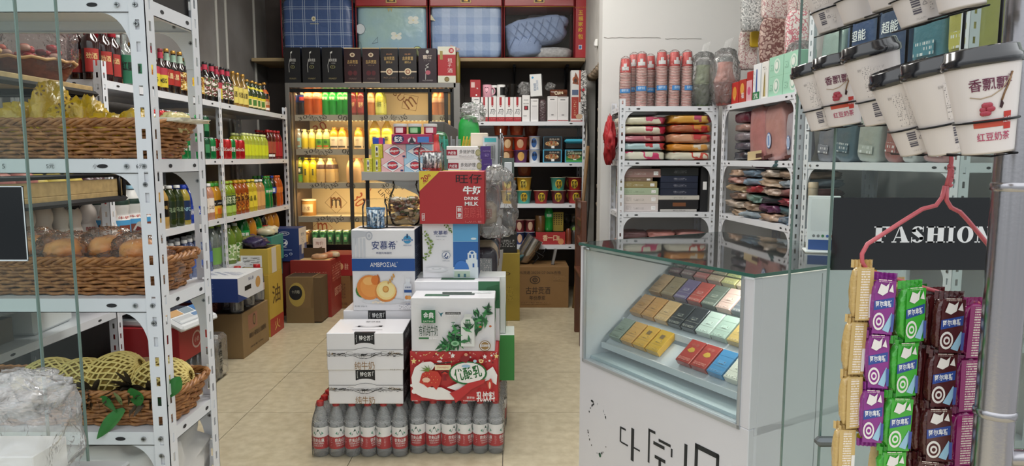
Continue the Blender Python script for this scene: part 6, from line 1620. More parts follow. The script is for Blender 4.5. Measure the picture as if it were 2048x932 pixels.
def mug(r,h,m,blackspot=False,steel_=False,glyph=None):
    g=G();g.lathe([(r*.92,0),(r,.004),(r,h),(r*.93,h),(r*.9,.01)],m,24,capt=False);g.lathe([(r*.9,.008),(.001,.008)],m,24,capb=False,capt=False)
    if blackspot:g.patch(-1.2,.2,h*.15,h*.8,r*1.01,BLK)
    if glyph:g.wraptext(glyph,-math.pi/2-.1,h*.55,r*1.015,r*1.0,h*.5,M('5a3a44',.5))
    k=G();k.tube([(r*.97+.028*math.sin(a),0,h*.5-h*.30*math.cos(a))for a in[i*math.pi/8 for i in range(9)]],.005,BLK if blackspot else m,8)
    return spec('mug',('cup',g),('handle',k))


for u,r,m,bs_,gy,ds in((974,.036,M('dba2b2',.35),False,'♥','pink mug on the white boxes'),(988,.030,M('dcdcda',.3),True,None,'small white mug with black handle behind the pink one'),(1002,.034,M('e4e4e2',.3),True,None,'white mug with a black spot')):
    put(mug(r,.10,m,bs_,False,gy),ds,'mug',(at(u,175,BYF).x,BYF+(.04 if u != 988 else .075),zt+.0005),.0 if u == 974 else-.6)
g=G();g.lathe([(.040,0),(.042,.01),(.042,.085),(.044,.095),(.044,.105)],M('2a2624',.25,metal=.6),24);g.tube([(.04,0,.03),(.065,0,.035),(.065,0,.08),(.04,0,.085)],.005,BLK,8)
put(spec('mug',g),'dark steel mug on the white boxes','mug',(at(1024,175,BYF).x,BYF+.045,zt+.0005))
g=G();g.blob((0,0,.05),(.05,.035,.05),CLEAR('ffffff',body=.12,rough=.1,bump=.8,bs=30,edge=.4),16,10,.8,.2,4,3,ridge=True,sm=False)
put(spec('plastic_bag',g),'crumpled clear film left of the mask box','bag',(at(1048,175,BYF).x,BYF+.05,zt+.02))
x,z,w,h=rect(1063,143,1086,189,BYF)
put(spec('mask_box',carton(.095,.11,.175,M('dfe0e0',.4),[('t','SURGICAL MASK',.62,.5,.80,.09,M('2f6a9a',.5),0,-math.pi/2),('t','医用外科口罩',.4,.42,.60,.12,M('2a5a8a',.5),.01,-math.pi/2),('o',.25,.85,.09,.05,M('3f9ac8',.5))],R=[('r',0,0,1,1,M('7a7c80',.5)),('r',.2,.2,.8,.8,LINES('7a7c80','c8c8cc',70,110))])),'white surgical mask box tilted on the white boxes','box',(x,BYF+.06,zt+.008),-.12,ry=-.05)
g=G();g.tube([(-.07,0,0),(-.064,0,0),(.064,0,0),(.07,0,0)],[.026,.031,.031,.026],M('6a3620',.35,coat=.5,var=.3,vs=20),20);g.text('Caire',(0,-.032,.003),(1,0,0),(0,0,1),.07,.03,M('e8d8b8',.4),.02,.1)
put(spec('snack_roll',g),'brown chocolate biscuit roll lying on the thermos boxes','snack',(at(1118,177,BYF).x,BYF+.05,BS[0]+at(1118,187,BYF).z-at(1118,237,BYF).z+.031),0)
g=G();g.blob((0,0,.03),(.04,.03,.03),CLEAR('ffffff',body=.15,rough=.1,bump=1,bs=30,edge=.4),14,8,.8,.3,4,6,ridge=True,sm=False)
put(spec('plastic_bag',g),'small scrap of clear film above the chocolate roll','bag',(at(1102,165,BYF).x,BYF+.09,zt+.06))


def noodle(rt,rb,h,m,lidm,face=None,tx=None,oval=None):
    g=G();g.lathe([(rb,0),(rb*1.01,.003),(rt*.97,h-.006),(rt*1.04,h-.005),(rt*1.04,h)],m,24)
    R=(rt+rb)/2*1.02
    if oval:
        n=16;a_=.52;vs=[((rb+(rt-rb)*(.5+.36*math.sin(t)))*1.012*math.cos(-math.pi/2+a_*math.cos(t)),(rb+(rt-rb)*(.5+.36*math.sin(t)))*1.012*math.sin(-math.pi/2+a_*math.cos(t)),h*(.5+.36*math.sin(t)))for t in[i*2*math.pi/n for i in range(n)]]
        c=(0,-R*1.03,h*.5);g.add(vs+[c],[(i,(i+1)% n,n)for i in range(n)],oval)
    if tx:
        for k,t in enumerate(tx):g.wraptext(t,-math.pi/2-.18+.36*(k % 2),h*(.62-.27*(k // 2)),R*1.055+.001,rt*.34,h*.24,BLK,.02)
    c=G();c.lathe([(rt*1.05,h-.001),(rt*1.05,h+.0015),(.001,h+.002)],lidm,24,capb=False,capt=False)
    return spec('noodle_cup',('cup',g),('lid',c))


yl=M('d8b83a',.4);lidw=M('b9a890',.45)
ND={'tl':noodle(.062,.048,.105,M('4aa596',.4),lidw,tx='藤椒豆花',oval=yl),'rd':noodle(.062,.048,.105,M('a02c2a',.4),lidw,tx='藤椒豆花',oval=yl),'mr':noodle(.062,.048,.105,M('6a1f28',.4),lidw,tx='藤椒豆花',oval=yl),
      'yw':noodle(.062,.048,.105,M('cfa632',.4),lidw,tx='藤椒豆花',oval=M('e0c858',.4)),'og':noodle(.062,.048,.105,M('c8862c',.4),lidw,tx='牛肉',oval=M('e8d060',.4)),
      'br':noodle(.066,.05,.11,M('8f3f20',.4),M('a85a3a',.4),oval=M('a8603a',.4)),'o2':noodle(.060,.047,.10,M('a4582c',.4),M('b8402c',.4),oval=M('d8b890',.4)),'o3':noodle(.060,.047,.10,M('b43c24',.4),M('b8402c',.4),oval=M('c8a080',.4)),'pu':noodle(.060,.047,.10,M('5c2c5e',.4),M('5c2c5e',.4),oval=M('d8a860',.4)),
      'bw':noodle(.046,.042,.105,M('dfe2e6',.4),M('2f5a96',.4),tx='酸奶',oval=M('2f5a96',.4)),'sm':noodle(.042,.034,.10,M('7a2c34',.4),M('a08878',.4),oval=M('c8a890',.4)),'sb':noodle(.042,.034,.10,M('2c3c70',.4),M('a0a8b0',.4),oval=M('d8b090',.4))}
NL={'tl':'teal noodle cup with yellow oval','rd':'red noodle cup with yellow oval','mr':'maroon noodle cup with yellow oval','yw':'yellow noodle cup','og':'orange noodle cup','br':'large brown-lidded noodle cup','o2':'orange-brown noodle cup','o3':'red-orange noodle cup','pu':'purple noodle cup','bw':'white and blue tub','sm':'small dark red noodle cup','sb':'small blue noodle cup'}
for lvl,tier,k,u,dy in((1,0,'o2',1013,0),(1,0,'pu',1041,0),(1,1,'o2',1013,0),(1,1,'o3',1041,0),(1,2,'br',1002,.05),(1,2,'br',1033,.05),(1,0,'br',1002,.2),(1,0,'br',1032,.2),(1,0,'bw',1069,0),(1,1,'bw',1069,0),(1,2,'br',1062,.2),(1,1,'br',1062,.2),(1,0,'br',1062,.2),
                            (2,0,'yw',1017,.0),(2,0,'tl',1048,0),(2,0,'rd',1082,0),(2,0,'mr',1117,0),(2,0,'rd',1150,.02),(2,1,'og',1017,0),(2,1,'yw',1048,0),(2,1,'tl',1116,0),(2,1,'rd',1150,.02),(2,2,'br',1049,.15),(2,0,'mr',1049,.15),(2,1,'mr',1049,.15),(2,0,'mr',1140,.2),(2,1,'mr',1140,.2),
                            (3,0,'sb',1040,0),(3,0,'sb',1060,0),(3,0,'sb',1022,0),(3,1,'sm',1040,0),(3,1,'sm',1060,0)):
    hh={'br':.1125,'bw':.1075,'sm':.1025,'sb':.1025,'o2':.1025,'o3':.1025,'pu':.1025}.get(k,.1075)
    Y=BYF+.06+dy;put(ND[k],nth(NL[k],('','on the second','on the third','on the lowest')[lvl]+' back shelf, '+('bottom tier','middle tier','top tier')[tier]),'noodle cup',(at(u,350,Y).x,Y,BS[lvl]+tier*hh),rnd.uniform(-.2,.2),'cups on the back shelf')


def tray(rim,face,blueback=False):
    g=G();w,h,d=.155,.105,.10;g.box(-w/2,-d/2,0,w/2,d/2,h,M('1c1c1e',.4),.012);l=G();l.box(-w/2,-d/2-.006,0,w/2,-d/2-.001,h,rim,.006)
    l.prints((-w/2,-d/2-.006,0),(1,0,0),(0,0,1),w,h,face);return spec('hotpot_box',('box_body',g),('sleeve',l))


food=PRN(['8a3a24','c8a060','4a2418','d8c8a0'],50);cy=M('4a9fc0',.4)
TR1=[('r',.06,.06,.94,.94,BLK),('o',.48,.45,.36,.22,food),('t','自热火锅',.6,.78,.5,.14,M('d8c8b8',.4)),('r',.44,.1,.6,.28,WHT)]
TR2=[('r',.06,.06,.94,.94,M('2a7a3a',.4)),('r',.06,.5,.94,.94,M('2a3a2a',.4)),('o',.48,.45,.34,.18,food),('t','上海葱油拌面',.5,.72,.75,.15,M('d8e0b8',.4),.01),('t','自热',.3,.88,.3,.08,WHT),('r',.44,.08,.6,.26,WHT),('r',.06,.06,.94,.2,M('4aa04a',.4))]
for i,(u,t,F,rim,ds)in enumerate(((1105,0,TR1,cy,'black self-heating hotpot box, lower left'),(1149,0,TR2,cy,'green self-heating noodle box, lower right'),(1105,1,TR1,M('2f4a5a',.4),'black self-heating hotpot box, upper left'))):
    put(tray(rim,F),ds+' of the four','noodle box',(at(u,300,BYF).x,BYF+.058,BS[1]+t*.106),0,'self-heating boxes on the back shelf')
g=G();g.box(-.078,-.05,0,.078,.05,.05,BLK,.01);l=G();l.box(-.08,-.053,.05,.08,.053,.085,M('46a8c4',.35),.015)
put(spec('hotpot_box',('box_body',g),('blue_lid',l)),'black hotpot box with plain bright blue lid, upper right of the four','noodle box',(at(1149,300,BYF).x,BYF+.058,BS[1]+.106),0)
for i,u in enumerate((1105,1149)):put(tray(M('1c2a30',.4),TR1),('left','right')[i]+' black hotpot box behind the blue-rimmed ones','noodle box',(at(u,300,BYF).x,BYF+.18,BS[1]+.0),0);put(tray(M('1c2a30',.4),TR1),('left','right')[i]+' black hotpot box on top at the rear','noodle box',(at(u,300,BYF).x,BYF+.18,BS[1]+.106+.0),0)
# lowest shelf clutter
x,z,w,h=rect(1072,462,1131,484,BYF)
put(spec('snack_box',carton(w,.14,h+.01,M('a32a2c',.4),[('t','香一口',.48,.55,.5,.5,M('e8c8a0',.4),.02),('o',.1,.2,.08,.2,M('c88a5a',.4)),('o',.85,.25,.1,.25,M('c88a5a',.4)),('r',.7,.35,.8,.7,M('c8a07a',.4))],T=[('r',.05,.05,.95,.95,M('2a1a14',.6))])),'red open snack box with cream characters on the lowest back shelf','box',(x,BYF+.09,BS[3]),0)
zs=BS[3]+h+.0105
put(CK['grn'][0],'green soda bottle standing in the red snack box','bottle',(at(1098,440,BYF+.06).x,BYF+.08,zs),0,sc_=.95)
g=G();g.box(-.045,-.01,0,.045,.01,.16,M('b8a040',.5),.003)
for a in range(6):
    for b in range(4):g.lathe([(.005,0),(.005,.002)],BLK,8,cx=0,cy=0)if False else g.add([(-.033+.02*b+.006*math.cos(t),-.0105,.06+.016*a+.005*math.sin(t))for t in[i*1.05 for i in range(6)]],[tuple(range(6))],M('3a3014',.6))
put(spec('snack_tray',g),'yellow perforated cardboard panel in the red snack box','card',(at(1118,440,BYF).x,BYF+.11,zs),0)
g=G();g.lathe([(.04,0),(.042,.004),(.042,.13),(.038,.135)],M('6a4a24',.3,coat=.5),18);
put(spec('snack_jar',g),'brown jar at the left end of the red snack box','jar',(at(1081,440,BYF+.05).x,BYF+.08,zs))
r3=random.Random(3)
for i in range(9):
    g=G();m=M(['1a1a1c','2c2a28','6a5a4a','3a4a3a','8a7a68'][i % 5],.4,coat=.4,bump=.5,bs=30)
    g.blob((0,0,0),(r3.uniform(.04,.07),.04,r3.uniform(.02,.04)),m,14,8,.7,.25,4,i,ridge=True);z0=min(v[2]for v in g.v);g.v=[(a_,b_,c_-z0)for a_,b_,c_ in g.v]
    put(spec('plastic_bag',g),nth('crumpled dark bag','heaped at the right of the lowest back shelf'),'bag',(at(1100+(i % 4)*18,440,BYF).x,BYF+.24+.03*(i % 3),BS[3]+.08*(i // 3)),r3.uniform(0,3),'crumpled bags on the lowest back shelf')
g=G();g.lathe([(.022,0),(.024,.01),(.024,.11),(.015,.13)],M('7a3a24',.3,coat=.5),14);put(spec('small_bottle',g),'small brown bottle right of the red snack box','bottle',(at(1138,470,BYF).x,BYF+.05,BS[3]))
g=G();g.lathe([(.025,0),(.027,.01),(.027,.10),(.018,.115)],M('2a2624',.3,coat=.5),14);put(spec('small_bottle',g),'small black bottle right of the brown one','bottle',(at(1150,470,BYF).x,BYF+.06,BS[3]))
g=G();g.lathe([(.02,0),(.021,.006),(.021,.02),(.02,.024)],M('7fae3c',.4),14);put(spec('tape_roll',g),'small round green tin above the dark bottles','tin',(at(1151,447,BYF).x,BYF+.10,BS[3]+.117),rx=1.3)
# floor: the big brown carton
kr=M('8a6840',.7,var=.12,vs=5);inkb=M('3c2c20',.7)
x,z,w,h=rect(1015,534,1137,603,5.30)
h=at(1075,534,5.28).z
put(spec('carton_box',carton(w,.34,h,kr,[('t',XF,.50,.42,.40,.18,inkb,.01),('t','年份原浆',.49,.24,.26,.11,inkb,.01),('t','至100%流通 20220127 0606合格',.47,.86,.80,.085,inkb),('o',.45,.68,.085,.10,inkb),('o',.45,.68,.07,.08,kr),('o',.45,.68,.045,.06,inkb),('t','53',.45,.68,.05,.07,kr,.02),('r',.22,.08,.68,.13,LINES('8a6840','3c2c20',110,200)),('r',.75,.66,.95,.78,LINES('8a6840','5c442c',110,160))])),'large brown liquor carton on the floor before the back shelf','carton',(x,5.29+.17,0),0)
g=G();g.X=Matrix.Rotation(.55,4,'Y');g.lathe([(.015,0),(.06,.03),(.07,.10),(.072,.24)],M('b8b8ba',.2,metal=.95),24)
g.X=Matrix.Identity(4);z0=min(v[2]for v in g.v);g.v=[(a,b,c-z0)for a,b,c in g.v]
put(spec('steel_pot',g),'shiny steel pot lying on the brown liquor carton','pot',(at(1040,520,5.42).x,5.45,h+.0005),ry=0)
put(spec('carton_box',carton(.17,.16,.05,M('3a8a94',.5),[('r',.1,.3,.9,.7,WHT)])),'flat teal box on the brown liquor carton','box',(at(1024,530,5.4).x-.03,5.38,h+.0005),.1)
g=G();g.tube([(.0,0,.0),(.05,.0,.05),(.02,.03,.10),(.09,0,.06),(.11,.02,.12),(.06,.04,.02)],.006,BLK,6)
put(spec('cable',g),'tangled black cable on the brown liquor carton','cable',(at(1065,520,5.4).x,5.40,h+.006))
g=G();g.box(-.012,-.02,0,.012,.02,.13,M('9a9a9c',.3,metal=.7),.004);put(spec('steel_bottle',g),'slim grey upright object right of the steel pot','bottle',(at(1105,520,5.4).x,5.40,h+.0005),ry=.2)
# yellow open carton left of it, by the display shelf
put(spec('carton_box',carton(.22,.2,.50,M('a08a34',.6,var=.15),[('t','〇',.5,.7,.4,.05,inkb),('r',.2,.3,.8,.5,LINES('a08a34','6a5a24',70,90))],T=[('r',.08,.08,.92,.92,M('1c1812',.8))])),'yellow-brown carton beside the display shelf foot','carton',(at(1004,540,4.9).x+.02,4.95,0))
put(spec('carton_box',carton(.18,.16,.14,M('1c1c1c',.5),[('r',.1,.3,.9,.7,LINES('1c1c1c','c8c8c8',70,90))])),'black box on the yellow-brown carton','box',(at(1004,540,4.9).x+.02,4.95,.5005))
# wooden chair seen past the wall corner
wd_=M('5e3420',.4,var=.25,vs=5,coat=.3);ch=[]
for(lx,ly,hh)in((-.19,-.18,.45),(.19,-.18,.45),(-.19,.18,.45),(.19,.18,.45)):
    g=G();g.box(lx-.018,ly-.018,0,lx+.018,ly+.018,hh if lx > 0 else .92,wd_,.004);ch.append(('leg',g))
g=G();g.box(-.21,-.21,.43,.21,.21,.46,wd_,.008);ch.append(('seat',g))
for z in(.62,.74,.86):g=G();g.box(-.20,-.17,z,-.18,.17,z+.05,wd_,.004);ch.append(('back_slat',g))
for y in(-.18,.18):g=G();g.box(-.17,y-.01,.18,.17,y+.01,.21,wd_,.003);ch.append(('stretcher',g))
cp=on(1150,638)
put(spec('wooden_chair',*ch),'dark wooden chair partly hidden behind the counter corner','chair',(.635,4.36,0),.0)
g=G();g.tube([(0,0,0),(.10,.0,1.28)],.013,M('8a6a44',.6,var=.2),8);put(spec('broom_handle',g),'wooden broom handle leaning against the back shelf','broom',(at(1158,500,5.3).x-.04,5.28,0))
# loose cables hanging by the passage
for i,(dx,c,r)in enumerate(((0,'b8b4aa',.007),(.018,'9a968c',.005),(-.012,'4a4642',.006),(.03,'2c2a28',.008))):
    g=G();g.tube([(dx+.012*math.sin(z*5+i),.012*math.cos(z*3+i*2),z)for z in[.05+k*.08 for k in range(20)]],r,M(c,.6),6)
    put(spec('cable',g),['pale cable hanging beside the back shelf','grey cable hanging beside the back shelf','thin dark cable looping beside the back shelf','thick black cable beside the passage opening'][i],'cable',(.585-dx*.3,5.40,0))
g=G();g.box(-.01,-.03,-.02,.01,.03,.03,whitecap,.004);g.box(-.016,-.01,-.012,-.01,.01,.012,M('c8c8c8',.4));put(spec('wall_hook',g),'small white switch on the wall edge by the quilts','switch',(.608,5.0,at(1185,88,5.0).z))

# ================================================================ FLOOR GOODS ON THE LEFT


def FB(u,v,x=None):return on(u,v)


redx=M('9c2428',.45)
# pack of still water standing in the aisle edge, a red box and the scale on top
PK2=bottle('water_bottle','water',.235,.033,CLEAR('f3f5f6',body=.3,rough=.1,edge=.5,bodycol='c8ccd0'),M('d8dada',.4),[(.3,.56,M('dcdcda',.4))],(),cap=(.5,.08))
for j in range(9):
    for i in range(3):
        if j < 6:m_='beneath the red box'
        else:m_='by the brown carton'
        put(PK2,nth('clear water bottle','in the shrink pack '+m_+' on the floor'),'bottle',(-1.60-.07*i,2.99+.07*j,0.001),0,'still water standing on the floor')
g=G();g.X=Matrix.Translation((0,0,0));g.box(-.145,-.11,0,.07,.13,.24,CLEAR('ffffff',body=.10,rough=.1,bump=.6,bs=20,edge=.25),.02)
g.text('凉白开',(.0715,.0,.15),(0,1,0),(0,0,1),.14,.06,BLK,.02)if False else[g.text(c_,(.0718,.02,.19-.045*k),(0,1,0),(0,0,1),.035,.035,BLK,.02)for k,c_ in enumerate('凉白开水')]
put(spec('shrink_wrap',g),'clear shrink wrap with black characters round the end water bottles','wrap',(-1.63,3.50,.001))
put(spec('gift_box',carton(.30,.34,.17,redx,R=[('o',.5,.45,.14,.25,M('c8a8a0',.5)),('o',.5,.45,.11,.2,redx),('t','小奶',.5,.45,.14,.14,M('d8c0b8',.5))])),'red gift box under the weighing scale','box',(-1.68,3.20,.237),0)
sg=G();sg.box(-.17,-.12,0,.17,.12,.035,M('d4d8da',.35),.008);sg.X=Matrix.Translation((.13,0,.03))@ Matrix.Rotation(.45,4,'Y');sg.box(-.07,-.14,-.02,.07,.14,.012,M('dfe2e4',.35),.012);sg.X=Matrix.Identity(4)
sp_=G();sp_.X=Matrix.Translation((.13,0,.0436))@ Matrix.Rotation(.45,4,'Y')
sp_.prints((-.06,-.13,0),(0,1,0),(-1,0,0),.26,-.12,[])
for(a,b,c_,d,m)in((-.05,-.125,-.01,-.03,M('c8a070',.3)),(-.05,-.02,-.01,.05,M('8a9aa6',.3)),(-.05,.06,-.01,.12,M('4a7ab0',.3)),(.0,-.125,.05,.0,M('b8bcc0',.4)),(.0,.01,.05,.06,M('6a8ab0',.4)),(.0,.07,.05,.125,M('9aa0a6',.4))):sp_.box(a,b,0,c_,d,.002,m)
pl=G();pl.box(-.15,-.12,.045,.06,.12,.052,M('2a2c2e',.3,metal=.5),.003);pl.box(-.03,-.03,.03,.03,.03,.045,BLK)
put(spec('weighing_scale',('scale_body',sg),('key_panel',sp_),('weighing_plate',pl)),'white electronic price scale with a dark plate on the red box','scale',(-1.66,3.16,.4075),-.15)
def FBX(name,u0,vb,depth,w,h,mat,R=(),F=(),T=(),label='',cat='carton',z=0.0,d_in=.30,kind=None,x=None,kids=()):
    """box whose aisle side (facing +x) starts at floor pixel u0,vb and runs depth metres back"""
    p=on(u0,vb,z);xx=x if x is not None else p.x
    return put(spec(name,*([('box_body',carton(w,depth,h,mat,F,R,(),T))]+list(kids)if kids else[carton(w,depth,h,mat,F,R,(),T)])),label,cat,(xx-w/2,p.y+depth/2,z),0)


kg=M('8f7550',.7,var=.12,vs=6)
pA=on(488,718)
flapg=G();flapg.box(-.10,-.20,.30,-.02,.20,.303,kg)
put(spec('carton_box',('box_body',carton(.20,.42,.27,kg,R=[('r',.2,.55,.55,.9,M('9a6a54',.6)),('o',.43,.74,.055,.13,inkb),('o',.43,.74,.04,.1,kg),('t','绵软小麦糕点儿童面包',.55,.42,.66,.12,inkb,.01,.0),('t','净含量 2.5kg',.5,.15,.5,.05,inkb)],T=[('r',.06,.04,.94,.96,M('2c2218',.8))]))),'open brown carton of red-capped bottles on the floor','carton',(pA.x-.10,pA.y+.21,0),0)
WR2=bottle('water_bottle','water',.235,.042,CLEAR('eef0f4',body=.3,rough=.08,edge=.5,bodycol='c8ccd0'),redcap,[(.3,.5,M('c9b8b4',.4))],(),cap=(.52,.12))
for i in range(5):put(WR2,nth('clear bottle with red cap','from the front, on the open brown carton'),'bottle',(pA.x-.055-.09*(i % 2),pA.y+.06+.085*i,.2715),0,'red-capped bottles in the open carton')
# yellow cartons (two high)
pB=on(540,676)
ylw=M('c0a040',.6,var=.1,vs=6)
put(spec('carton_box',carton(.26,.26,.42,ylw,R=[('r',0,0,1,.28,M('a8382c',.5)),('t','油',.5,.65,.6,.3,M('5a4420',.6),.01),('t','火',.5,.15,.4,.18,M('d8b060',.5))],F=[('r',0,.3,.5,.9,M('c8c4bc',.6))])),'tall yellow carton with red base beside the open brown one','carton',(pB.x-.13,pB.y+.15,0),0)
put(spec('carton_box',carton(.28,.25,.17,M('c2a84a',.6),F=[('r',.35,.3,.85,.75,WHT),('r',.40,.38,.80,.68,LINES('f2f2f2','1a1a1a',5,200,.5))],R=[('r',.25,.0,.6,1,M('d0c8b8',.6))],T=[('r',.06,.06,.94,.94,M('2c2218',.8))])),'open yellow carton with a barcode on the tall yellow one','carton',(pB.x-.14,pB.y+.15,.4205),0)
for i in range(3):
    g=G();g.blob((0,0,.03),(.08,.06,.035),[M('3c3058',.3,coat=.6,bump=.5,bs=40,var=.4,vs=20),M('8a8a4a',.3,coat=.6,bump=.5,bs=40,var=.4,vs=20),M('5a4a74',.3,coat=.6,bump=.5,bs=40,var=.4,vs=20)][i],18,10,.8,.25,4,i+20,ridge=True);z0=min(v[2]for v in g.v);g.v=[(a_,b_,c_-z0)for a_,b_,c_ in g.v]
    put(spec('snack_bag',g),['purple snack bag lying on the open yellow carton, near end','olive snack bag lying on the open yellow carton','lilac snack bag lying on the open yellow carton, far end'][i],'bag',(pB.x-.10-.05*i,pB.y+.08+.07*i,.592),.4*i)
# blue and white carton in front, high up on other boxes
put(spec('carton_box',carton(.24,.30,.25,M('5a1c1e',.5),R=[('t','吃钱家',.5,.7,.5,.2,M('c88a7a',.5))],F=[('t','绵软嫩',.6,.75,.5,.2,M('c88a7a',.5))])),'dark red carton beneath the blue and white egg box','carton',(-1.885,3.90,.13),0)
put(spec('carton_box',carton(.34,.38,.135,M('233c78',.45),R=[('r',.0,0,1,1,M('dfe0e2',.45)),('p',[(0,0),(.35,0),(0,.35)],M('233c78',.45)),('r',.25,.35,.5,.55,BLK),('o',.78,.5,.10,.25,M('c89a5a',.5)),('t','安心油',.5,.8,.2,.14,M('3a4a78',.5))],F=[('r',.1,.2,.6,.8,LINES('233c78','8fa4d0',70,100)),('r',.55,0,.58,1,M('4a64a0',.5))],T=[('r',.0,.0,1,.2,M('dfe0e2',.45)),('r',.2,.2,1,1,M('dfe0e2',.45)),('r',.3,.3,.9,.6,LINES('dfe0e2','4a5a88',60,60))])),'blue and white carton lying level beside the slotted post','carton',(-1.70,3.90,.3805),0)
put(spec('carton_box',carton(.24,.30,.125,M('6a5236',.6))),'low brown carton at the bottom under the dark red one','carton',(-1.885,3.90,.0),0)
# teal carton, brown dairy carton with open flap
pC=on(552,655)
put(spec('carton_box',carton(.22,.22,.46,M('3c2c24',.6),R=[('r',0,.75,1,1,M('3a7a70',.5)),('r',.2,.1,.8,.6,LINES('3c2c24','c8c8c8',50,60))])),'dark carton with pale print behind the tall yellow one','carton',(pC.x-.13,4.78,0),0)
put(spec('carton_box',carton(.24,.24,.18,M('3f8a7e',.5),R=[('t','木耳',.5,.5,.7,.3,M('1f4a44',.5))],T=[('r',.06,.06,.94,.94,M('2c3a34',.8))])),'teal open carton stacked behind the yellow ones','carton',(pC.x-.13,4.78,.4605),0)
for i in range(4):
    g=G();g.blob((0,0,.025),(.055,.04,.028),[M('c8c0a0',.3,coat=.6),M('8a8a5a',.3,coat=.6),M('d8d2b8',.3,coat=.5),M('a0a080',.3,coat=.6)][i],14,8,.8,.2,4,i+30,ridge=True);z0=min(v[2]for v in g.v);g.v=[(a_,b_,c_-z0)for a_,b_,c_ in g.v]
    put(spec('snack_bag',g),nth('shiny pale snack bag','heaped on the teal carton'),'bag',(pC.x-.07-.06*(i % 2),4.72+.06*i,.642),i*.7,'snack bags on the teal carton')
x,z,w,h=rect(569,557,643,649,4.78);pD=on(569,649)
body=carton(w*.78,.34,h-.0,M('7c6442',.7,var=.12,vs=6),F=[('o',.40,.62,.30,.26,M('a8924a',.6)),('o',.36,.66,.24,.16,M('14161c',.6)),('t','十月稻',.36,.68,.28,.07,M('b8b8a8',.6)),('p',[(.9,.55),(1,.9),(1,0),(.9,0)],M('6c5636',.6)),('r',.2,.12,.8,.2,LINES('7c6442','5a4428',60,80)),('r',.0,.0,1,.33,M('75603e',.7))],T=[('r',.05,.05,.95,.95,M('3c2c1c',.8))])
fl=G();fl.X=Matrix.Translation((.01,.17,h))@ Matrix.Rotation(.12,4,'X');fl.box(-w*.37,-.002,0,w*.37,.002,.17,M('54402a',.7));fl.X=Matrix.Identity(4)
fl2=G();fl2.X=Matrix.Translation((w*.39,0,h*.0));fl2.box(0,-.168,.01,.055,.165,h*.98,M('5e4a30',.7));
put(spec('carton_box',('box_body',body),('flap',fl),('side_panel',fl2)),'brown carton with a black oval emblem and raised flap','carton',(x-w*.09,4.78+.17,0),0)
x,z,w,h=rect(543,457,598,523,5.00);zb=z
put(spec('carton_box',carton(w,.26,zb-.001,M('6a1e22',.5))),'dark red carton under the navy milk box','carton',(x+.02,5.00+.14,0),0)
hd=G();hd.box(-.03,-.006,0,.03,.006,.012,WHT,.003)
put(spec('milk_box',('box_body',carton(w+.02,.18,h,M('26386c',.45),F=[('o',.5,.85,.18,.06,M('dfe4ee',.5)),('o',.5,.85,.16,.05,M('26386c',.5)),('t','海河',.5,.85,.2,.05,WHT),('o',.42,.57,.2,.12,M('cfd6e6',.5)),('o',.42,.57,.175,.10,M('26386c',.5)),('t','24',.46,.56,.26,.12,WHT,.02),('t','佩兹',.45,.44,.26,.035,WHT),('r',.25,.34,.75,.36,M('8fa0c8',.5))]+[('o',.2+.17*k,.18+.05*(k % 2),.055,.04,M('b8c4e0',.5))for k in range(4)]+[('o',.2+.17*k,.18+.05*(k % 2),.035,.025,M('26386c',.5))for k in range(4)],R=[('r',0,0,1,1,M('dcd4c8',.45)),('r',0,0,1,.5,M('4a5a8a',.45)),('t','支持',.45,.8,.4,.1,M('3a4a70',.5)),('r',.3,.2,.7,.7,LINES('dcd4c8','55607a',60,80))])),('carry_handle',hd)),'navy milk box numbered 24 standing on the dark red carton','milk box',(x-.005,5.0+.09,zb),0)
# red cartons before the cooler
x,z,w,h=rect(628,515,662,635,4.98)
put(spec('carton_box',carton(.30,.42,at(660,522,4.95).z,M('8f2c26',.5,var=.1),R=[('r',.1,.6,.9,.9,LINES('8f2c26','d8a890',40,50)),('t','国珍',.5,.4,.5,.15,M('d8a890',.5))],T=[('r',.06,.06,.94,.94,M('c8a878',.6))],F=[('r',.1,.5,.9,.8,LINES('8f2c26','d8a890',40,50))])),'red carton standing behind the oval-emblem carton','carton',(at(662,600,4.95).x-.15,4.93+.24,0),0)
tzz=at(660,522,4.95).z
for i in range(3):
    g=G();g.blob((0,0,.02),(.06,.035,.02),M(['d8a880','c8785a','e0c8a8'][i],.4,coat=.4,var=.4,vs=20),12,8,.6,.15,4,i);z0=min(v[2]for v in g.v);g.v=[(a_,b_,c_-z0)for a_,b_,c_ in g.v]
    put(spec('snack_bag',g),nth('small orange snack packet','on the red carton before the cooler'),'bag',(at(640,600,4.95).x-.02+.04*i,5.05+.06*i,tzz+.0005),i,'snack packets on the red carton')
put(spec('gift_box',carton(.10,.03,.13,M('e0cfc4',.5),[('t','淘价',.5,.7,.6,.2,M('8a4a3c',.5)),('p',[(.3,.1),(.4,.4),(.7,.5),(.6,.1)],M('6a4a3c',.5))])),'cream price card standing on the red carton','card',(at(614,500,5.1).x+.04,5.30,tzz+.0005),.2)
x,z,w,h=rect(655,552,703,615,5.28);hb=at(680,552,5.26).z
put(spec('carton_box',carton(w,.28,hb,M('7a5630',.65,var=.1),[('t','陈醚酒',.66,.55,.25,.5,M('5a3420',.6)),('p',[(.1,.4),(.3,.5),(.35,.62),(.15,.55)],M('2c1c10',.6)),('t','古井贡酒',.5,.15,.7,.07,M('5a3420',.6))])),'brown wine carton under the red gift box by the cooler','carton',(x,5.26+.14,0),0)
x,z,w,h=rect(650,510,706,552,5.28)
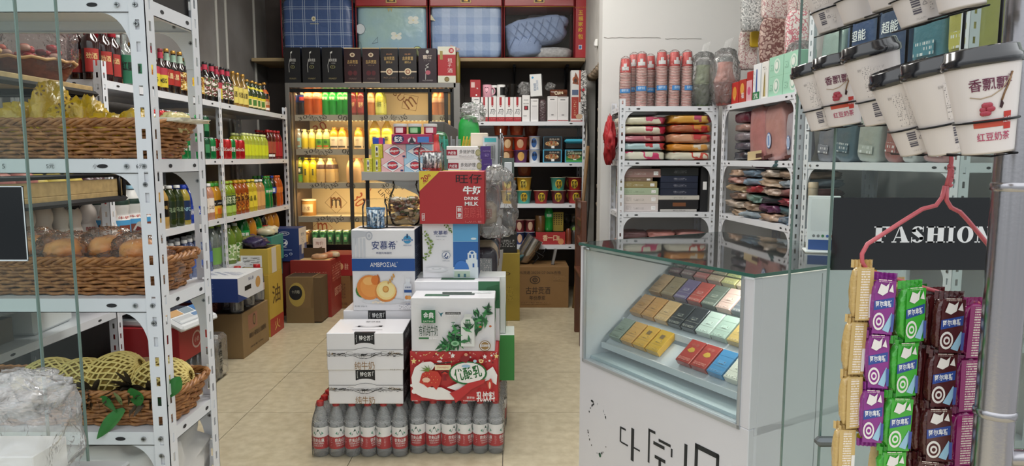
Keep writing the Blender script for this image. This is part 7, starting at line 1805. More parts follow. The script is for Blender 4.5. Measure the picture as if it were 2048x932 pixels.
put(spec('gift_box',carton(w+.03,.28,h,M('8f2022',.45),[('t','宴家',.30,.4,.28,.3,M('e0c0a8',.5),.01),('o',.62,.45,.08,.16,M('c89a70',.5)),('t','膳食',.8,.45,.12,.3,M('d8a890',.5)),('r',.3,.85,.6,.92,M('c8a088',.5))],R=[('r',0,0,1,1,M('7a1a1c',.5))])),'red gift box with cream characters by the cooler','box',(x-.01,5.26+.14,hb+.0005),0)

# under the near rack and left side clutter
whb=M('d9d6d2',.55,bump=.4,bs=15,var=.06,vs=4);grn=M('4a8a3a',.5)
pw=on(415,900,.25)
def sack(w,d,h,m,seed,pr=None):
    g=G();g.blob((0,0,h/2),(w/2,d/2,h/2),m,40,24,.35,.16,2.2,seed,ridge=True);z0=min(v[2]for v in g.v);g.v=[(a,b,c-z0)for a,b,c in g.v]
    return g
g=sack(.50,.26,.435,whb,7)
gp_=G();gp_.add([(-.20,-.142,.36),(.02,-.142,.37),(.06,-.142,.32),(-.16,-.142,.33)],[(0,1,2,3)],grn);gp_.add([(-.2,-.1425,.2),(0,-.1425,.2),(0,-.1425,.3),(-.2,-.1425,.3)],[(0,1,2,3)],LINES('d9d6d2','9a9a98',60,80))
put(spec('rice_sack',('sack',g),('printed_band',gp_)),'white crumpled sack with a green band under the entrance rack','sack',(-1.13,1.76,0.001),.06)
put(spec('carton_box',carton(.34,.34,.36,kraftd,[('r',.2,.2,.5,.6,LINES('6b5138','2c2018',50,60)),('r',.55,.3,.9,.8,M('2c4a34',.6))],T=[('r',0,.47,1,.53,M('4a3626',.6)),('r',.5,.1,.95,.42,LINES('6b5138','2c2018',50,60))],R=[('t','片华',.5,.5,.6,.4,M('4a3424',.6))])),'brown carton with green print behind the netted fruit','carton',(-1.56,2.55,0.17*0),.3)
for i,(x_,y_,w_,d_,h_,c_,ds)in enumerate(((-1.62,2.12,.36,.3,.46,'26241f','dark flat-sided carton left of the brown green-print one'),(-2.0,2.3,.3,.3,.60,'6f6250','tall tan carton seen through the entrance glass'),(-1.95,1.7+.28,.36,.2,.52,'7d7260','tan carton at the far left behind the glass'))):
    put(spec('carton_box',carton(w_,d_,h_,M(c_,.6,var=.15,vs=6),[('r',.3,.3,.8,.6,LINES(c_,'a89a84',50,60))])),ds,'carton',(x_,y_,0),.2-.2*i)
g=G();g.X=Matrix.Translation((0,0,.0))@ Matrix.Rotation(-.25,4,'Y');g.box(-.2,-.16,0,.2,.16,.05,M('9a9c9e',.5,var=.1),.006);g.X=Matrix.Identity(4);z0=min(v[2]for v in g.v);g.v=[(a,b,c-z0)for a,b,c in g.v]
put(spec('foam_board',g),'pale grey foam lid leaning over the dark carton','lid',(-1.74,2.42,.605),.2)
g=G();g.box(-.17,-.13,0,.17,.13,.13,M('d4d6d6',.6),.012);g.box(-.15,-.11,.06,.15,.11,.14,M('c4c6c6',.6),.01)
put(spec('foam_box',g),'white foam box behind the wrapped buns','box',(-1.99,2.62,.511),.1)
for i in range(6):
    g=G();g.box(-.06,-.045,0,.06,.045,.018,PRN([['c8643a','e0b090','8a3420'],['4a4a7a','c8c8d8','b04a3a'],['b03a30','e8c8b0','6a2018']][i % 3],40),.008)
    put(spec('snack_bag',g),nth('flat snack packet','from below, stacked behind the slotted post'),'packet',(-1.90,2.82,.1715+.0185*i),rnd.uniform(-.3,.3),'snack packets stacked on the left')
for i in range(3):
    g=G();g.blob((0,0,.06),(.065,.06,.06),M('c98a7c',.5,var=.4,vs=12,vcol='a85a50'),18,12,1,.04,2,i);put(spec('apple',g),['pink apple at the far left of the lowest basket','second pink apple behind the entrance glass','pink apple resting between the other two apples'][i],'apple',(NX-.97-.0+.125*i if i < 2 else NX-.92,1.73+(.0 if i < 2 else .0),.520 if i < 2 else .615),0)

# ================================================================ RIGHT-HAND SHELF UNITS
def sleeve(n,seed):
    g=G();pr=[];r=.0355
    for k in range(n):z=k*.0098;pr +=[(r,z),(r+.0012,z+.003),(r,z+.006),(r-.002,z+.0065),(r-.002,z+.0095)]
    g.lathe(pr,M('e6a49c',.45),18);g2=G()
    for k in range(n):g2.lathe([(r+.0012,k*.0098+.0015),(r+.0018,k*.0098+.003),(r+.0012,k*.0098+.0045)],M('f0e2dc',.45),18,capb=False,capt=False)
    z=n*.0098;t=G();t.lathe([(r,z),(r+.001,z+.004),(r-.001,z+.006),(.0285,z+.085),(.0265,z+.088),(.0265,z+.084)],M('c4342f',.4),20);t.patch(-2.3,-.9,z+.012,z+.035,.0352,WHT);t.patch(-1.9,-1.3,z+.03,z+.055,.0325,WHT)
    b=G();b.patch(-2.5,-.6,z*.40,z*.52,r+.0045,M('3f86c8',.4));b.wraptext('纸杯专用',-math.pi/2,z*.47,r+.005,.045,.018,M('cfe4f6',.4),.01)
    f=G();f.lathe([(r+.0035,.001),(r+.004,z*.5),(r+.0035,z+.03),(.031,z+.092),(.012,z+.105)],CLEAR('ffffff',body=.06,rough=.1,bump=.8,bs=35,edge=.15),14,capb=False)
    return spec('paper_cup_sleeve',('stacked_cups',g,[('rim_stripes',g2)]),('top_cup',t),('printed_band',b),('plastic_sleeve',f))


AZ=1.5155
for i,(u,top,Y)in enumerate(((1250,118,4.44),(1282,107,4.43),(1322,104,4.43),(1347,103,4.425),(1372,105,4.43),(1267,108,4.53),(1299,110,4.53),(1334,108,4.54),(1362,110,4.53))):
    H_=at(u,top,Y).z-AZ;put(sleeve(int((H_-.088)/.0098),i),nth('sleeve of nested red paper cups','from the left, '+('front' if i < 5 else 'rear')+' row on the shelf unit'),'paper cups',(at(u,200,Y).x,Y,AZ),rnd.uniform(-.5,.5),'sleeves of paper cups')


def bagged_pot(c,c2):
    a=G();a.lathe([(.045,0),(.05,.01),(.066,.13),(.07,.135),(.066,.14)],M(c,.4),20);b=G();b.lathe([(.066,.14),(.07,.15),(.052,.19),(.045,.23),(.047,.27)],M(c2,.4),20);t=G();t.lathe([(.048,.265),(.045,.29),(.02,.30)],M('5a5f5c',.4),18)
    f=G();f.blob((0,0,.17),(.085,.08,.17),CLEAR('ffffff',body=.14,rough=.12,bump=1,bs=25,edge=.3),24,16,.7,.10,4,3,ridge=True);f.v=[(x,y,max(z,.001))for x,y,z in f.v]
    f.add([(-.02,0,.33),(.02,0,.33),(.05,0,.42),(.0,.01,.40)],[(0,1,2,3)],CLEAR('ffffff',body=.14,rough=.12,bump=1,bs=25,edge=.3))
    return spec('bagged_pot',('lower_pot',a),('upper_pot',b),('top_lid',t),('plastic_bag',f))


put(bagged_pot('5c6b4a','8a9a6a'),'green pot set in clear plastic beside the paper cups','pot set',(at(1405,200,4.45).x,4.46,AZ))
p=onB(.10,.12,0);put(bagged_pot('a0605c','d08a7c'),'pink pot set in clear plastic next to the green one','pot set',(at(1450,200,4.3).x,4.32,AZ))
put(bagged_pot('a8b86a','c8d48a'),'pale green pot set in clear plastic behind the white boxes','pot set',onB(.42,.27,AZ),sc_=.95)
mint=M('9fd0b8',.45)


def mbox(cx):return[('r',0,0,1,1,mint),('o',cx,.5,.22,.38,M('cfe0d4',.5)),('o',cx,.5,.15,.28,M('8fb8a8',.5)),('o',cx-.02,.52,.11,.2,M('dfe6de',.5)),('r',.08,.3,.3,.6,LINES('9fd0b8','4a7a68',80,120))]


for s,w,h,m,F,ds in((.14,.10,.13,'b8302c',[('o',.5,.5,.3,.3,M('d8903c',.4)),('t','福',.5,.25,.3,.2,M('e8c070',.4))],'red and gold box nearest the pot sets'),(.245,.09,.135,'b03a2c',[('o',.5,.6,.3,.25,M('d8a04c',.4)),('t','福',.6,.3,.4,.25,WHT)],'red and gold box, second on the angled shelf'),(.34,.075,.17,'a8302c',[('r',0,0,1,.7,M('d8a8b0',.4)),('o',.5,.35,.3,.14,M('c85a7a',.4))],'pink and red box beside the white box'),
                          (.43,.09,.20,'e4e8ea',[('p',[(.4,.1),(.65,.1),(.6,.85),(.45,.85)],M('3a5a9a',.4)),('r',0,0,1,.22,M('2a7a4a',.4)),('t','SML',.5,.11,.6,.14,WHT),('r',.05,.4,.25,.8,LINES('e4e8ea','6a8a8a',60,90))],'white box with blue picture and green base'),(.53,.08,.20,'e2e2de',[('p',[(.3,.05),(.7,.05),(.6,.6),(.5,.75),(.4,.6)],M('b8a86a',.4)),('r',.2,.78,.8,.88,LINES('e2e2de','6a6a6a',60,90)),('l',[(.45,.05),(.5,.7)],.004,M('3a3a3a',.4))],'white box with a yellow picture')):
    put(spec('small_box',carton(w-.004,.07,h,M(m,.42),F)),ds,'box',onB(s,.05,AZ),BA,'boxes on the angled top shelf')
for i,(s,t)in enumerate(((.66,0),(.82,0),(.66,1),(.82,1))):put(spec('mask_box',carton(.155,.09,.105,mint,mbox(.55+.1*(i % 2)))),('lower left','lower right','upper left','upper right')[i]+' mint green mask box on the angled shelf','mask box',onB(s,.06,AZ+.1055*t),BA,'mint mask boxes')
# floral quilted bags hanging at the wall corner
FLR=[PRN(['dcd2cc','b58a8a','e2dad4','d8c8c0'],40),PRN(['a8aaaa','dcdcda','8a8c8c'],60),PRN(['b59a90','7a5450','c8b0a4'],35),PRN(['e0d8d2','c87a84','e4ded8'],45)]
bars=G();bars.tube([(1.45,4.2,2.62),(1.94,4.2,2.62)],.008,M('55504c',.4),6);put(spec('hanging_rail',bars),'thin rail carrying the floral covers','rail',(0,0,0))
for i,(u0,v0,u1,v1,Y,k,ds)in enumerate(((1484,-40,1527,63,4.30,1,'grey and white patterned cover at the left'),(1480,60,1512,140,4.42,0,'pale floral cover behind the yellow strip'),(1525,-40,1574,40,4.24,0,'cream floral cover, second from the left'),(1521,38,1580,132,4.16,2,'brownish floral cover hanging lowest'),
                                                (1578,-40,1618,34,4.10,0,'cream floral cover nearest the glass'),(1574,22,1612,128,4.02,3,'pink floral cover behind the glass edge'))):
    x,z,w,h=rect(u0,v0,u1,v1,Y);g=G();g.blob((0,0,h/2),(w/2,.03,h/2),FLR[k],24,16,.35,.10,2.5,i+3);g.tube([(0,0,h*.9),(0,.01,h+.05)],.003,M('8a8480',.5),4)
    put(spec('floral_cover',g),ds,'cover',(x,Y,z),0,'floral covers hanging in the corner',kind=None)
x,z,w,h=rect(1500,60,1520,95,4.36);g=G();g.blob((0,0,h/2),(w/2,.01,h/2),M('c8a82c',.35,coat=.4),10,8,.4);put(spec('yellow_strap',g),'yellow strap hanging below the grey cover','strap',(x,4.36,z))


def folded_pack(w,d,h,m,seed,amp=.06):
    g=G();g.blob((0,0,h/2),(w/2,d/2,h/2),m,34,14,.45,amp,3.5,seed);z0=min(v[2]for v in g.v);z1=max(v[2]for v in g.v);g.v=[(a,b,(c-z0)*h/(z1-z0))for a,b,c in g.v]
    return spec('folded_textile',g)


def TX(a,b,c,s=9):return PRN([a,a,b,c],s,.35,coat=.5)


z=1.1705
for i,(m,h,ds)in enumerate(((TX('d8d6c4','c83a6a','cfd0bc'),.055,'cream with pink print'),(TX('a8c4c8','b8cfd0','b8343c'),.045,'pale blue'),(TX('a85a68','c88a88','8a2a38'),.04,'dusty pink'),(TX('d4cfb8','dcd8c4','b82a4a'),.055,'cream with dark pink edge'),(TX('dcd8c0','d0ccb4','c04a6a'),.050,'ivory floral'))):
    h *= 1.16;put(folded_pack(.31,.30,h,m,i,.12),f'{ds} bagged textile, level {ORD[i]} from below in the left stack','textile',(.845,4.54,z),0,'bagged textiles in the left stack');z += h+.0005
put(folded_pack(.22,.20,.05,M('7f858c',.35,coat=.4,bump=.3),9),'grey plastic-wrapped pad on top of the left textile stack','textile',(.84,4.52,z))
z=1.1705
for i,(m,h,ds)in enumerate(((TX('d8d4c0','c04a3c','dcd8c8'),.05,'cream with red corner'),(TX('c8842c','d8a050','d8cdb8'),.045,'orange and white'),(TX('d09a78','c07a5c','b83a3c'),.055,'peach'),(TX('a85a34','b8302c','c8843c'),.05,'rust and red'),(TX('d8a040','e0b860','b84a6a'),.055,'golden yellow floral'))):
    h *= 1.16;put(folded_pack(.29,.30,h,m,i+20,.12),f'{ds} bagged textile, level {ORD[i]} from below in the right stack','textile',(1.155,4.54,z),0,'bagged textiles in the right stack');z += h+.0005
g=G();g.blob((0,0,.12),(.04,.10,.15),M('a01c24',.6,bump=.4,bs=20),24,18,1.3,.3,3,4,ridge=True);put(spec('red_cloth',g),'red cloth hanging out of the left side of the shelf unit','cloth',(.645,4.50,1.17))
z=.8355
for i,(w,h,c,tc,ds)in enumerate(((.235,.055,'cfc6c4','4a4444','pale grey box with a small emblem, bottom of the left stack'),(.235,.055,'d4cac4','4a4444','pale grey garment box, second of the left stack'),(.235,.045,'a8b89c','4a5a44','sage green garment box'),(.225,.042,'9a8a5c','e8e4d8','gold-brown garment box above the sage green one'),(.195,.026,'7a6452','c8b8a8','thin brown garment box'),(.25,.055,'9a7a74','d8d0c8','pinkish brown garment box on top of the left stack'))):
    put(spec('garment_box',carton(w,.28,h,M(c,.5),[('r',.1,.25,.25,.75,LINES(c,tc,200,260)),('r',.3,.3,.6,.55,LINES(c,tc,120,240)),('r',.8,.25,.92,.7,WHT),('r',.82,.35,.9,.6,LINES('f2f2f2','2a2a2a',150,240))])),ds,'box',(.72+w/2+.002,4.55,z),0,'garment boxes in the left stack');z += h+.0005
z=.8355
for i,(w,h,c,tc,ds)in enumerate(((.24,.018,'b8b4b0','4a4a4a','thin pale box at the bottom of the right stack'),(.26,.06,'18161a','a8683c','black box with a copper label'),(.27,.028,'c8c4bc','4a4a4a','cream box with fashion lettering'),(.245,.042,'1a2238','b8b8c4','navy box directly above the cream one'),(.245,.042,'1a2238','b8b8c4','middle one of the three navy boxes'),(.245,.042,'1c243c','b8b8c4','topmost of the three navy boxes'),(.25,.055,'14181a','8a8a8a','black box on top of the right stack'))):
    put(spec('garment_box',carton(w,.28,h,M(c,.5),[('r',.35,.3,.7,.7,LINES(c,tc,120,200))]if i != 1 else[('r',.35,.3,.68,.7,M('7a4a2c',.4))])),ds,'box',(1.09,4.55,z),0,'garment boxes in the right stack');z += h+.0005
put(spec('garment_box',carton(.05,.28,.29,M('16161a',.5),[('r',.3,.5,.8,.68,WHT)])),'black box standing upright at the right end of the stack','box',(1.255,4.55,.8355),0)
r4=random.Random(21);pc=['b87c74','c08a84','2a2628','3a3a40','8a5a64','4a4448','c8a098','1e1c20','5a5a66','6a4a4c']
for i in range(12):
    put(folded_pack(.19,.24,.05,M(pc[i % 10],.5,bump=.5,bs=25,coat=.2,var=.3,vs=12),i+40,.14),nth('loosely folded dark garment','from the left, lower shelf of the unit facing the door'),'garment',(.81+.19*(i % 3),4.53,.501+.0505*(i // 3)),r4.uniform(-.15,.15),'garments on the lower shelf')
# angled unit
for i,(c,h)in enumerate((('2c2c34',.06),('55505c',.055),('8a8288',.06),('a8857c',.05),('6a2238',.075))):
    put(folded_pack(.20,.26,h,M(c,.35,coat=.6,bump=.6,bs=30,var=.35,vs=14),i+60,.1),('black plastic-wrapped pack, lowest in the far angled stack','dark grey wrapped pack above the black one','lilac-grey wrapped pack in the far angled stack','beige wrapped pack in the far angled stack','maroon wrapped pack topping the far angled stack')[i],'garment',onB(.17,.17,1.1705+sum((.06,.055,.06,.05)[:i])),BA,'wrapped packs on the angled shelf')
for i,(s,w,h,c,ds)in enumerate(((.40,.20,.31,'b57c7a','upright bag of pink underwear with a cream base'),(.62,.22,.31,'b88a84','upright bag of dusty pink garments with an oval tag'),(.82,.14,.26,'a8a4ac','upright clear bag of grey garments beside the post'))):
    g=G();g.blob((0,0,h/2),(w/2,.05,h/2),M(c,.4,coat=.6,bump=.5,bs=22,var=.2,vs=10),24,18,.4,.08,3,i);z0=min(v[2]for v in g.v);g.v=[(a,b,c_-z0)for a,b,c_ in g.v]
    l=G();its=[('r',0,0,1,.18,M('c8b48a',.5)),('r',.6,.03,1,.12,M('4a2c24',.5))]if i == 0 else[('o',.3,.4,.14,.16,M('5a7ab0',.5)),('o',.3,.4,.12,.14,M('cfd8e4',.5)),('r',.25,.3,.35,.5,M('7a9ac8',.5)),('r',0,.05,.5,.12,M('4a2420',.5))]
    l.prints((-w/2*.9,-.055,0.005),(1,0,0),(0,0,1),w*.9,h*.9,its)
    put(spec('garment_bag',('bag',g),('printed_label',l)),ds,'garment',onB(s,.09,1.1705),BA,None,ry=-.12 if i else-.05)
r5=random.Random(8);cl=['b8a088','a8343c','8a7060','7f97ac','b88a80','a03a48','6a3a5c','a8b8c4','c0a898','6a8a80','c8b8a8','8fa4b8','b8a07c','4a6a70','c8a890','8a5a58','2c343c','a8907c']
for i in range(26):
    s=.18+.215*(i % 4)+r5.uniform(-.02,.02)if i < 24 else .50+.2*(i-24);t=i // 4
    put(folded_pack(.22,.27,.047,M(cl[i*7 % 18],.38,coat=.6,bump=.6,bs=24,var=.3,vs=12),i+80,.26),nth('bagged folded garment','from below left, pile on the angled middle shelf'),'garment',onB(s,.15+r5.uniform(-.01,.01),.8355+.048*t),BA+r5.uniform(-.3,.3),'pile of bagged garments',ry=r5.uniform(-.06,.06))
for i in range(8):put(folded_pack(.22,.26,.055,M(['4a3a40','8a4a50','3a3438','b8948a'][i % 4],.45,coat=.5,bump=.5,bs=25,var=.3),i+120,.14),nth('bagged dark garment','from below left, low angled shelf'),'garment',onB(.2+.23*(i % 4),.15,.501+.056*(i // 4)),BA,'garments on the low angled shelf')
# unit behind the glass
rack_top=G();rack_top.box(-.001,0,0,1.0,.38,.004,rackm);o=put(spec('shelf_board',rack_top),'top shelf board behind the milk tea cups','shelf',onC(0,0,1.53),BA+.03)
for i,(s,w,h,c,ds)in enumerate(((.10,.13,.24,'7a7c84','grey wrapped pack by the slotted post'),(.25,.14,.26,'4f6470','slate blue wrapped pack with white stars'),(.42,.15,.22,'a8aca4','pale grey wrapped pack in the middle'),(.58,.10,.24,'9a5c56','narrow dusty red pack printed with numbers'),(.68,.08,.14,'b8b8b4','small white print pack beside the red one'),(.82,.14,.14,'a87a76','pinkish flat pack beyond the second post'))):
    g=G();g.blob((0,0,h/2),(w/2,.04,h/2),M(c,.35,coat=.6,bump=.5,bs=25,var=.2),20,14,.35,.05,3,i);z0=min(v[2]for v in g.v);g.v=[(a,b,c_-z0)for a,b,c_ in g.v]
    g.prints((-w*.4,-.045,h*.1),(1,0,0),(0,0,1),w*.8,h*.8,[('r',.1,.1,.9,.3,LINES(c,'d8d8d8',40,50))]+([('t','220',.5,.6,.6,.14,WHT)]if i == 3 else[]))
    put(spec('garment_bag',g),ds+', seen through the glass','garment',onC(s,.08,1.1655),BA+.03,'packs on the shelf behind the glass',ry=.1)
for i,(s,w,h,c,tx)in enumerate(((.12,.18,.26,'9fb4ac',''),(.33,.20,.30,'2f4a7a','超能'),(.54,.18,.30,'2a4068','超能'),(.74,.17,.28,'3f7a8a',''),(.92,.16,.30,'b8b04a','Dew'))):
    g=G();g.blob((0,0,h/2),(w/2,.06,h/2),M(c,.35,coat=.5,bump=.3,var=.2),20,14,.35,.05,3,i);z0=min(v[2]for v in g.v);g.v=[(a,b,c_-z0)for a,b,c_ in g.v]
    g.prints((-w*.4,-.066,h*.1),(1,0,0),(0,0,1),w*.8,h*.8,[('r',.1,.05,.9,.3,LINES(c,'d8d8d8',40,50))]+([('t',tx,.5,.65,.7,.2,WHT,.01)]if tx else[]))
    put(spec('detergent_bag',g),('pale green pack','navy pack with white characters, left','navy pack with white characters, right','teal pack','yellow-green pack')[i]+' high behind the milk tea cups','pack',onC(s,.10,1.5345),BA+.03,'packs high behind the cups')
for i in range(10):put(folded_pack(.18,.24,.07,M(['3a3a3c','5a4a44','7a2c34','4a4c50','8a7a5a'][i % 5],.5,coat=.3,bump=.4,var=.3),i+140,.12),nth('folded dark textile','from the left, shelf behind the black band'),'garment',onC(.12+.19*(i % 5),.15,.836+.071*(i // 5)),BA+.03,'textiles behind the black band')

# ================================================================ GLASS-TOPPED CIGARETTE COUNTER
CW,CD,CH=.724,.668,.90;CA=math.radians(-60);CL=Vector((.233,2.259,0))
cw=M('dddde4',.35,coat=.3,var=.04,vs=3);cgl=CLEAR('f4faf9',body=.03,rough=.03,edge=.10);grn_e=M('3c6a60',.15,coat=.8);sl=M('9aa0a0',.3,metal=.6)
wz0,wz1,wx0,wx1=.502,.872,.022,.69
base=G();base.box(0,0,.0,CW,.02,wz0,cw,.002);base.box(0,0,wz0,wx0,.03,CH-.012,cw);base.box(wx1,0,wz0,CW,.03,CH-.012,cw,.002);base.box(0,.02,0,.02,CD,CH-.012,cw);base.box(0,CD-.02,0,CW,CD,CH-.012,cw);base.box(0,.02,wz0-.02,CW,CD,wz0,cw)
base.box(wx0,.001,wz1+.006,wx1,.02,CH-.012,cgl)
sidep=G();sidep.box(CW-.02,.03,0,CW,CD,CH-.012,cw);sidep.lathe([(.03,0),(.03,CH-.013)],cw,24,CW-.03,.032);sidep.box(CW-.0195,.26,.02,CW+.0006,.262,CH-.02,M('8a8c90',.4))
top=G();top.box(-.004,-.006,CH-.008,CW+.004,CD+.004,CH,CLEAR('f6fbfa',body=.09,rough=.03,edge=.32))  # white mixed into the glass body paints in a haze
te=G();e=.0008
te.box(-.0048,-.0068,CH-.0085,CW+.0048,-.0055,CH+.0003,grn_e);te.box(CW+.0035,-.006,CH-.0085,CW+.0048,CD+.004,CH+.0003,grn_e);te.box(-.0048,-.006,CH-.0085,-.0038,CD,CH+.0003,grn_e)
win=G();win.box(wx0,.004,wz0,wx1,.008,CH-.012,cgl)
fr2=G()
for a,b,c_,d in((wx0-.006,wz0-.008,wx1+.006,wz0+.002),(wx0-.006,wz0-.008,wx0+.003,wz1+.01),(wx1-.003,wz0-.008,wx1+.005,wz1+.01)):fr2.box(a,-.003,b,c_,.006,d,M('b4b8bc',.3,metal=.3))
fr2.tube([(wx0,-.003,wz1+.012),(wx0+.03,-.003,wz1+.010)],.004,sl,6)
old=G()     # what is left of the old lettering and the round emblem
rr=random.Random(4);ob_=M('22262a',.6)
def dab(x,z,w,h,m=ob_):old.add([(x+w*math.cos(t)*rr.uniform(.6,1),-.0006,z+h*math.sin(t)*rr.uniform(.6,1))for t in[i*.7 for i in range(9)]],[tuple(range(9))],m)
for i in range(26):
    a=rr.uniform(.3,5.9);dab(.105+.055*math.cos(a),.285+.085*math.sin(a),rr.uniform(.001,.004),rr.uniform(.002,.006))
dab(.12,.20,.008,.010,M('1f5a40',.5));dab(.075,.37,.012,.005)
for a,b,c_,d in((.277,.245,.290,.35),(.222,.285,.228,.335),(.226,.33,.25,.336),(.228,.283,.262,.288),(.29,.288,.318,.293),(.355,.27,.362,.375),(.355,.368,.385,.376),(.40,.352,.45,.360),(.378,.335,.425,.345),(.385,.295,.43,.305),(.402,.235,.412,.30),(.452,.325,.458,.35),
                    (.505,.26,.516,.385),(.485,.29,.50,.298),(.545,.24,.556,.40),(.545,.388,.63,.402),(.575,.33,.62,.34),(.622,.25,.632,.40)):old.box(a,-.0010,b,c_,-.0002,d,ob_)
trays=[];packs=[]
pkc=[['8f9a8c','d39a4a','d8a030','d8a428',None,'a8322c','a8322c','3f84b8','d8d4c8','c8a040'],['c08a50','bc8444','c8a070','2a2c32','2c2e36','b8c4bc','9fb0a6','b89a5c','d4cfc8','d8d4d0'],['a8825c','8a7458','6a5a80','b04a44','6a7068','c8a8a0','5c5e66','74767a','e0dcb8','c8c4b8'],['5c3c44','6a4a50','a05a5a','a8907c','b8b07a','c8b898','d8ccb8','b8a890','a08c80','c0b8a8']]
for k,(ty,tz)in enumerate(((.075,.545),(.165,.62),(.25,.685),(.34,.745))):
    g=G();g.box(wx0+.0,ty,tz-.012,wx1,ty+.006,tz+.008,cw);g.add([(wx0,ty+.006,tz-.006),(wx1,ty+.006,tz-.006),(wx1,ty+.085,tz+.052),(wx0,ty+.085,tz+.052)],[(0,1,2,3)],cw);g.add([(wx0,ty+.006,tz-.010),(wx1,ty+.006,tz-.010),(wx1,ty+.085,tz+.048),(wx0,ty+.085,tz+.048)],[(3,2,1,0)],cw)
    trays.append(('display_tray',g))
floor_in=G();floor_in.box(.02,.03,wz0,CW-.02,CD-.02,wz0+.01,M('ccd6dc',.4));lampb=G();lampb.box(wx1-.03,.05,CH-.03,wx1-.01,.5,CH-.014,M('fff6e0',.5,emit=6))
C0=put(spec('display_counter',('cabinet',base),('side_panel',sidep),('glass_top',top,[('glass_edge',te)]),('front_window',win,[('window_frame',fr2)]),('worn_lettering',old),('inner_floor',floor_in),('case_light',lampb),*trays),'white glass-topped cigarette display counter with worn black lettering','counter',CL,CA)
Mc=Matrix.Translation(CL)@ Matrix.Rotation(CA,4,'Z')


def cig(c,gold_=False):
    w,h,d=.056,.088,.022;t=sum(int(c[i:i+2],16)for i in(0,2,4));fgc='4a4038' if t > 330 else 'b8b0a0';g=G();g.box(-w/2,-d,0,w/2,0,h,M(c,.22,coat=.9),.0012)
    its=[('r',.06,.05,.94,.15,LINES(c,fgc,150,260)),('r',.25,.40,.75,.55,LINES(c,fgc,90,120)),('l',[(0,.30),(1,.30)],.0006,M(fgc,.4))]
    if gold_:its=[('t','中华',.5,.80,.5,.14,M('e8c8a8',.4),.01),('o',.5,.55,.22,.10,M('d8a840',.3,metal=.5)),('p',[(.25,.5),(.75,.5),(.6,.66),(.4,.66)],M('d8a840',.3,metal=.5)),('r',.1,.08,.9,.2,LINES(c,'d8a890',150,260))]
    if c == 'd8a428' or c == 'd8a030':its.append(('r',.35,.60,.65,.78,M('7a5a2c',.4)))
    g.prints((-w/2,-d,0),(1,0,0),(0,0,1),w,h,its)
    l=G();l.box(-w/2-.0004,-d-.0004,h*.72,w/2+.0004,.0004,h+.0006,M(c,.22,coat=.9),.0012);return spec('cigarette_pack',('pack_body',g),('flip_lid',l))


cn={0:'lowest',1:'second',2:'third',3:'top'};cgs={}
tilt=math.atan2(.079,.058)
for k,(ty,tz)in enumerate(((.075,.545),(.165,.62),(.25,.685),(.34,.745))):
    for i,c in enumerate(pkc[k]):
        if not c:continue
        if c not in cgs:cgs[c]=cig(c,c == 'a8322c')
        xx=wx0+.045+i*.0625+(.012*(k == 0 and i > 4));p=Mc @ Vector((xx,ty+.011+.018,tz+.004-.001+.0125))
        put(cgs[c],nth('cigarette pack from the left',f'on the {cn[k]} tray of the counter'),'cigarettes',p,CA,'cigarette packs in the display counter',rx=-tilt)
# on the counter: payment card sign and on the far side small goods under glass
g=G();g.box(-.045,-.003,0,.045,.003,.17,WHT,.002);g.prints((-.045,-.003,0),(1,0,0),(0,0,1),.09,.17,[('r',.06,.04,.94,.22,M('3a5a9a',.4)),('r',.12,.38,.88,.94,M('e6e6e6',.4))]+[('o',.22+.14*i,.29,.045,.025,M(['8a8a8a','8a8a8a','4a8a5a','4a6ab0','b84a4a'][i],.4))for i in range(5)])
g2=G();g2.box(-.05,-.03,0,.05,.05,.006,WHT,.002)
p=at(1640,512,2.03);put(spec('payment_sign',('sign_board',g),('foot',g2)),'white payment sign with blue base standing on the counter','sign',(p.x,2.02,CH+.0005),-.3,rx=-.25*0,ry=.25*0)
g=G();g.lathe([(.022,0),(.023,.005),(.023,.06),(.021,.062)],M('b8a890',.5,var=.3),16);c=G();c.lathe([(.024,.060),(.024,.085),(.02,.088)],M('c8b498',.5),16)
p=onC(.20,.06,.836);put(spec('small_jar',('jar',g),('cap',c)),'small patterned tin with cream lid beyond the counter','jar',(p.x-.12,p.y-.4,CH)if 0 else onC(.05,.03,.836+.1425))

# ================================================================ FOREGROUND AT THE DOOR
cupm=M('e6dedb',.35,coat=.3);lidb=M('14141a',.18,coat=1);wire=M('101014',.3,metal=.4);mg_=M('6a2c48',.45);gy='a09a9a'


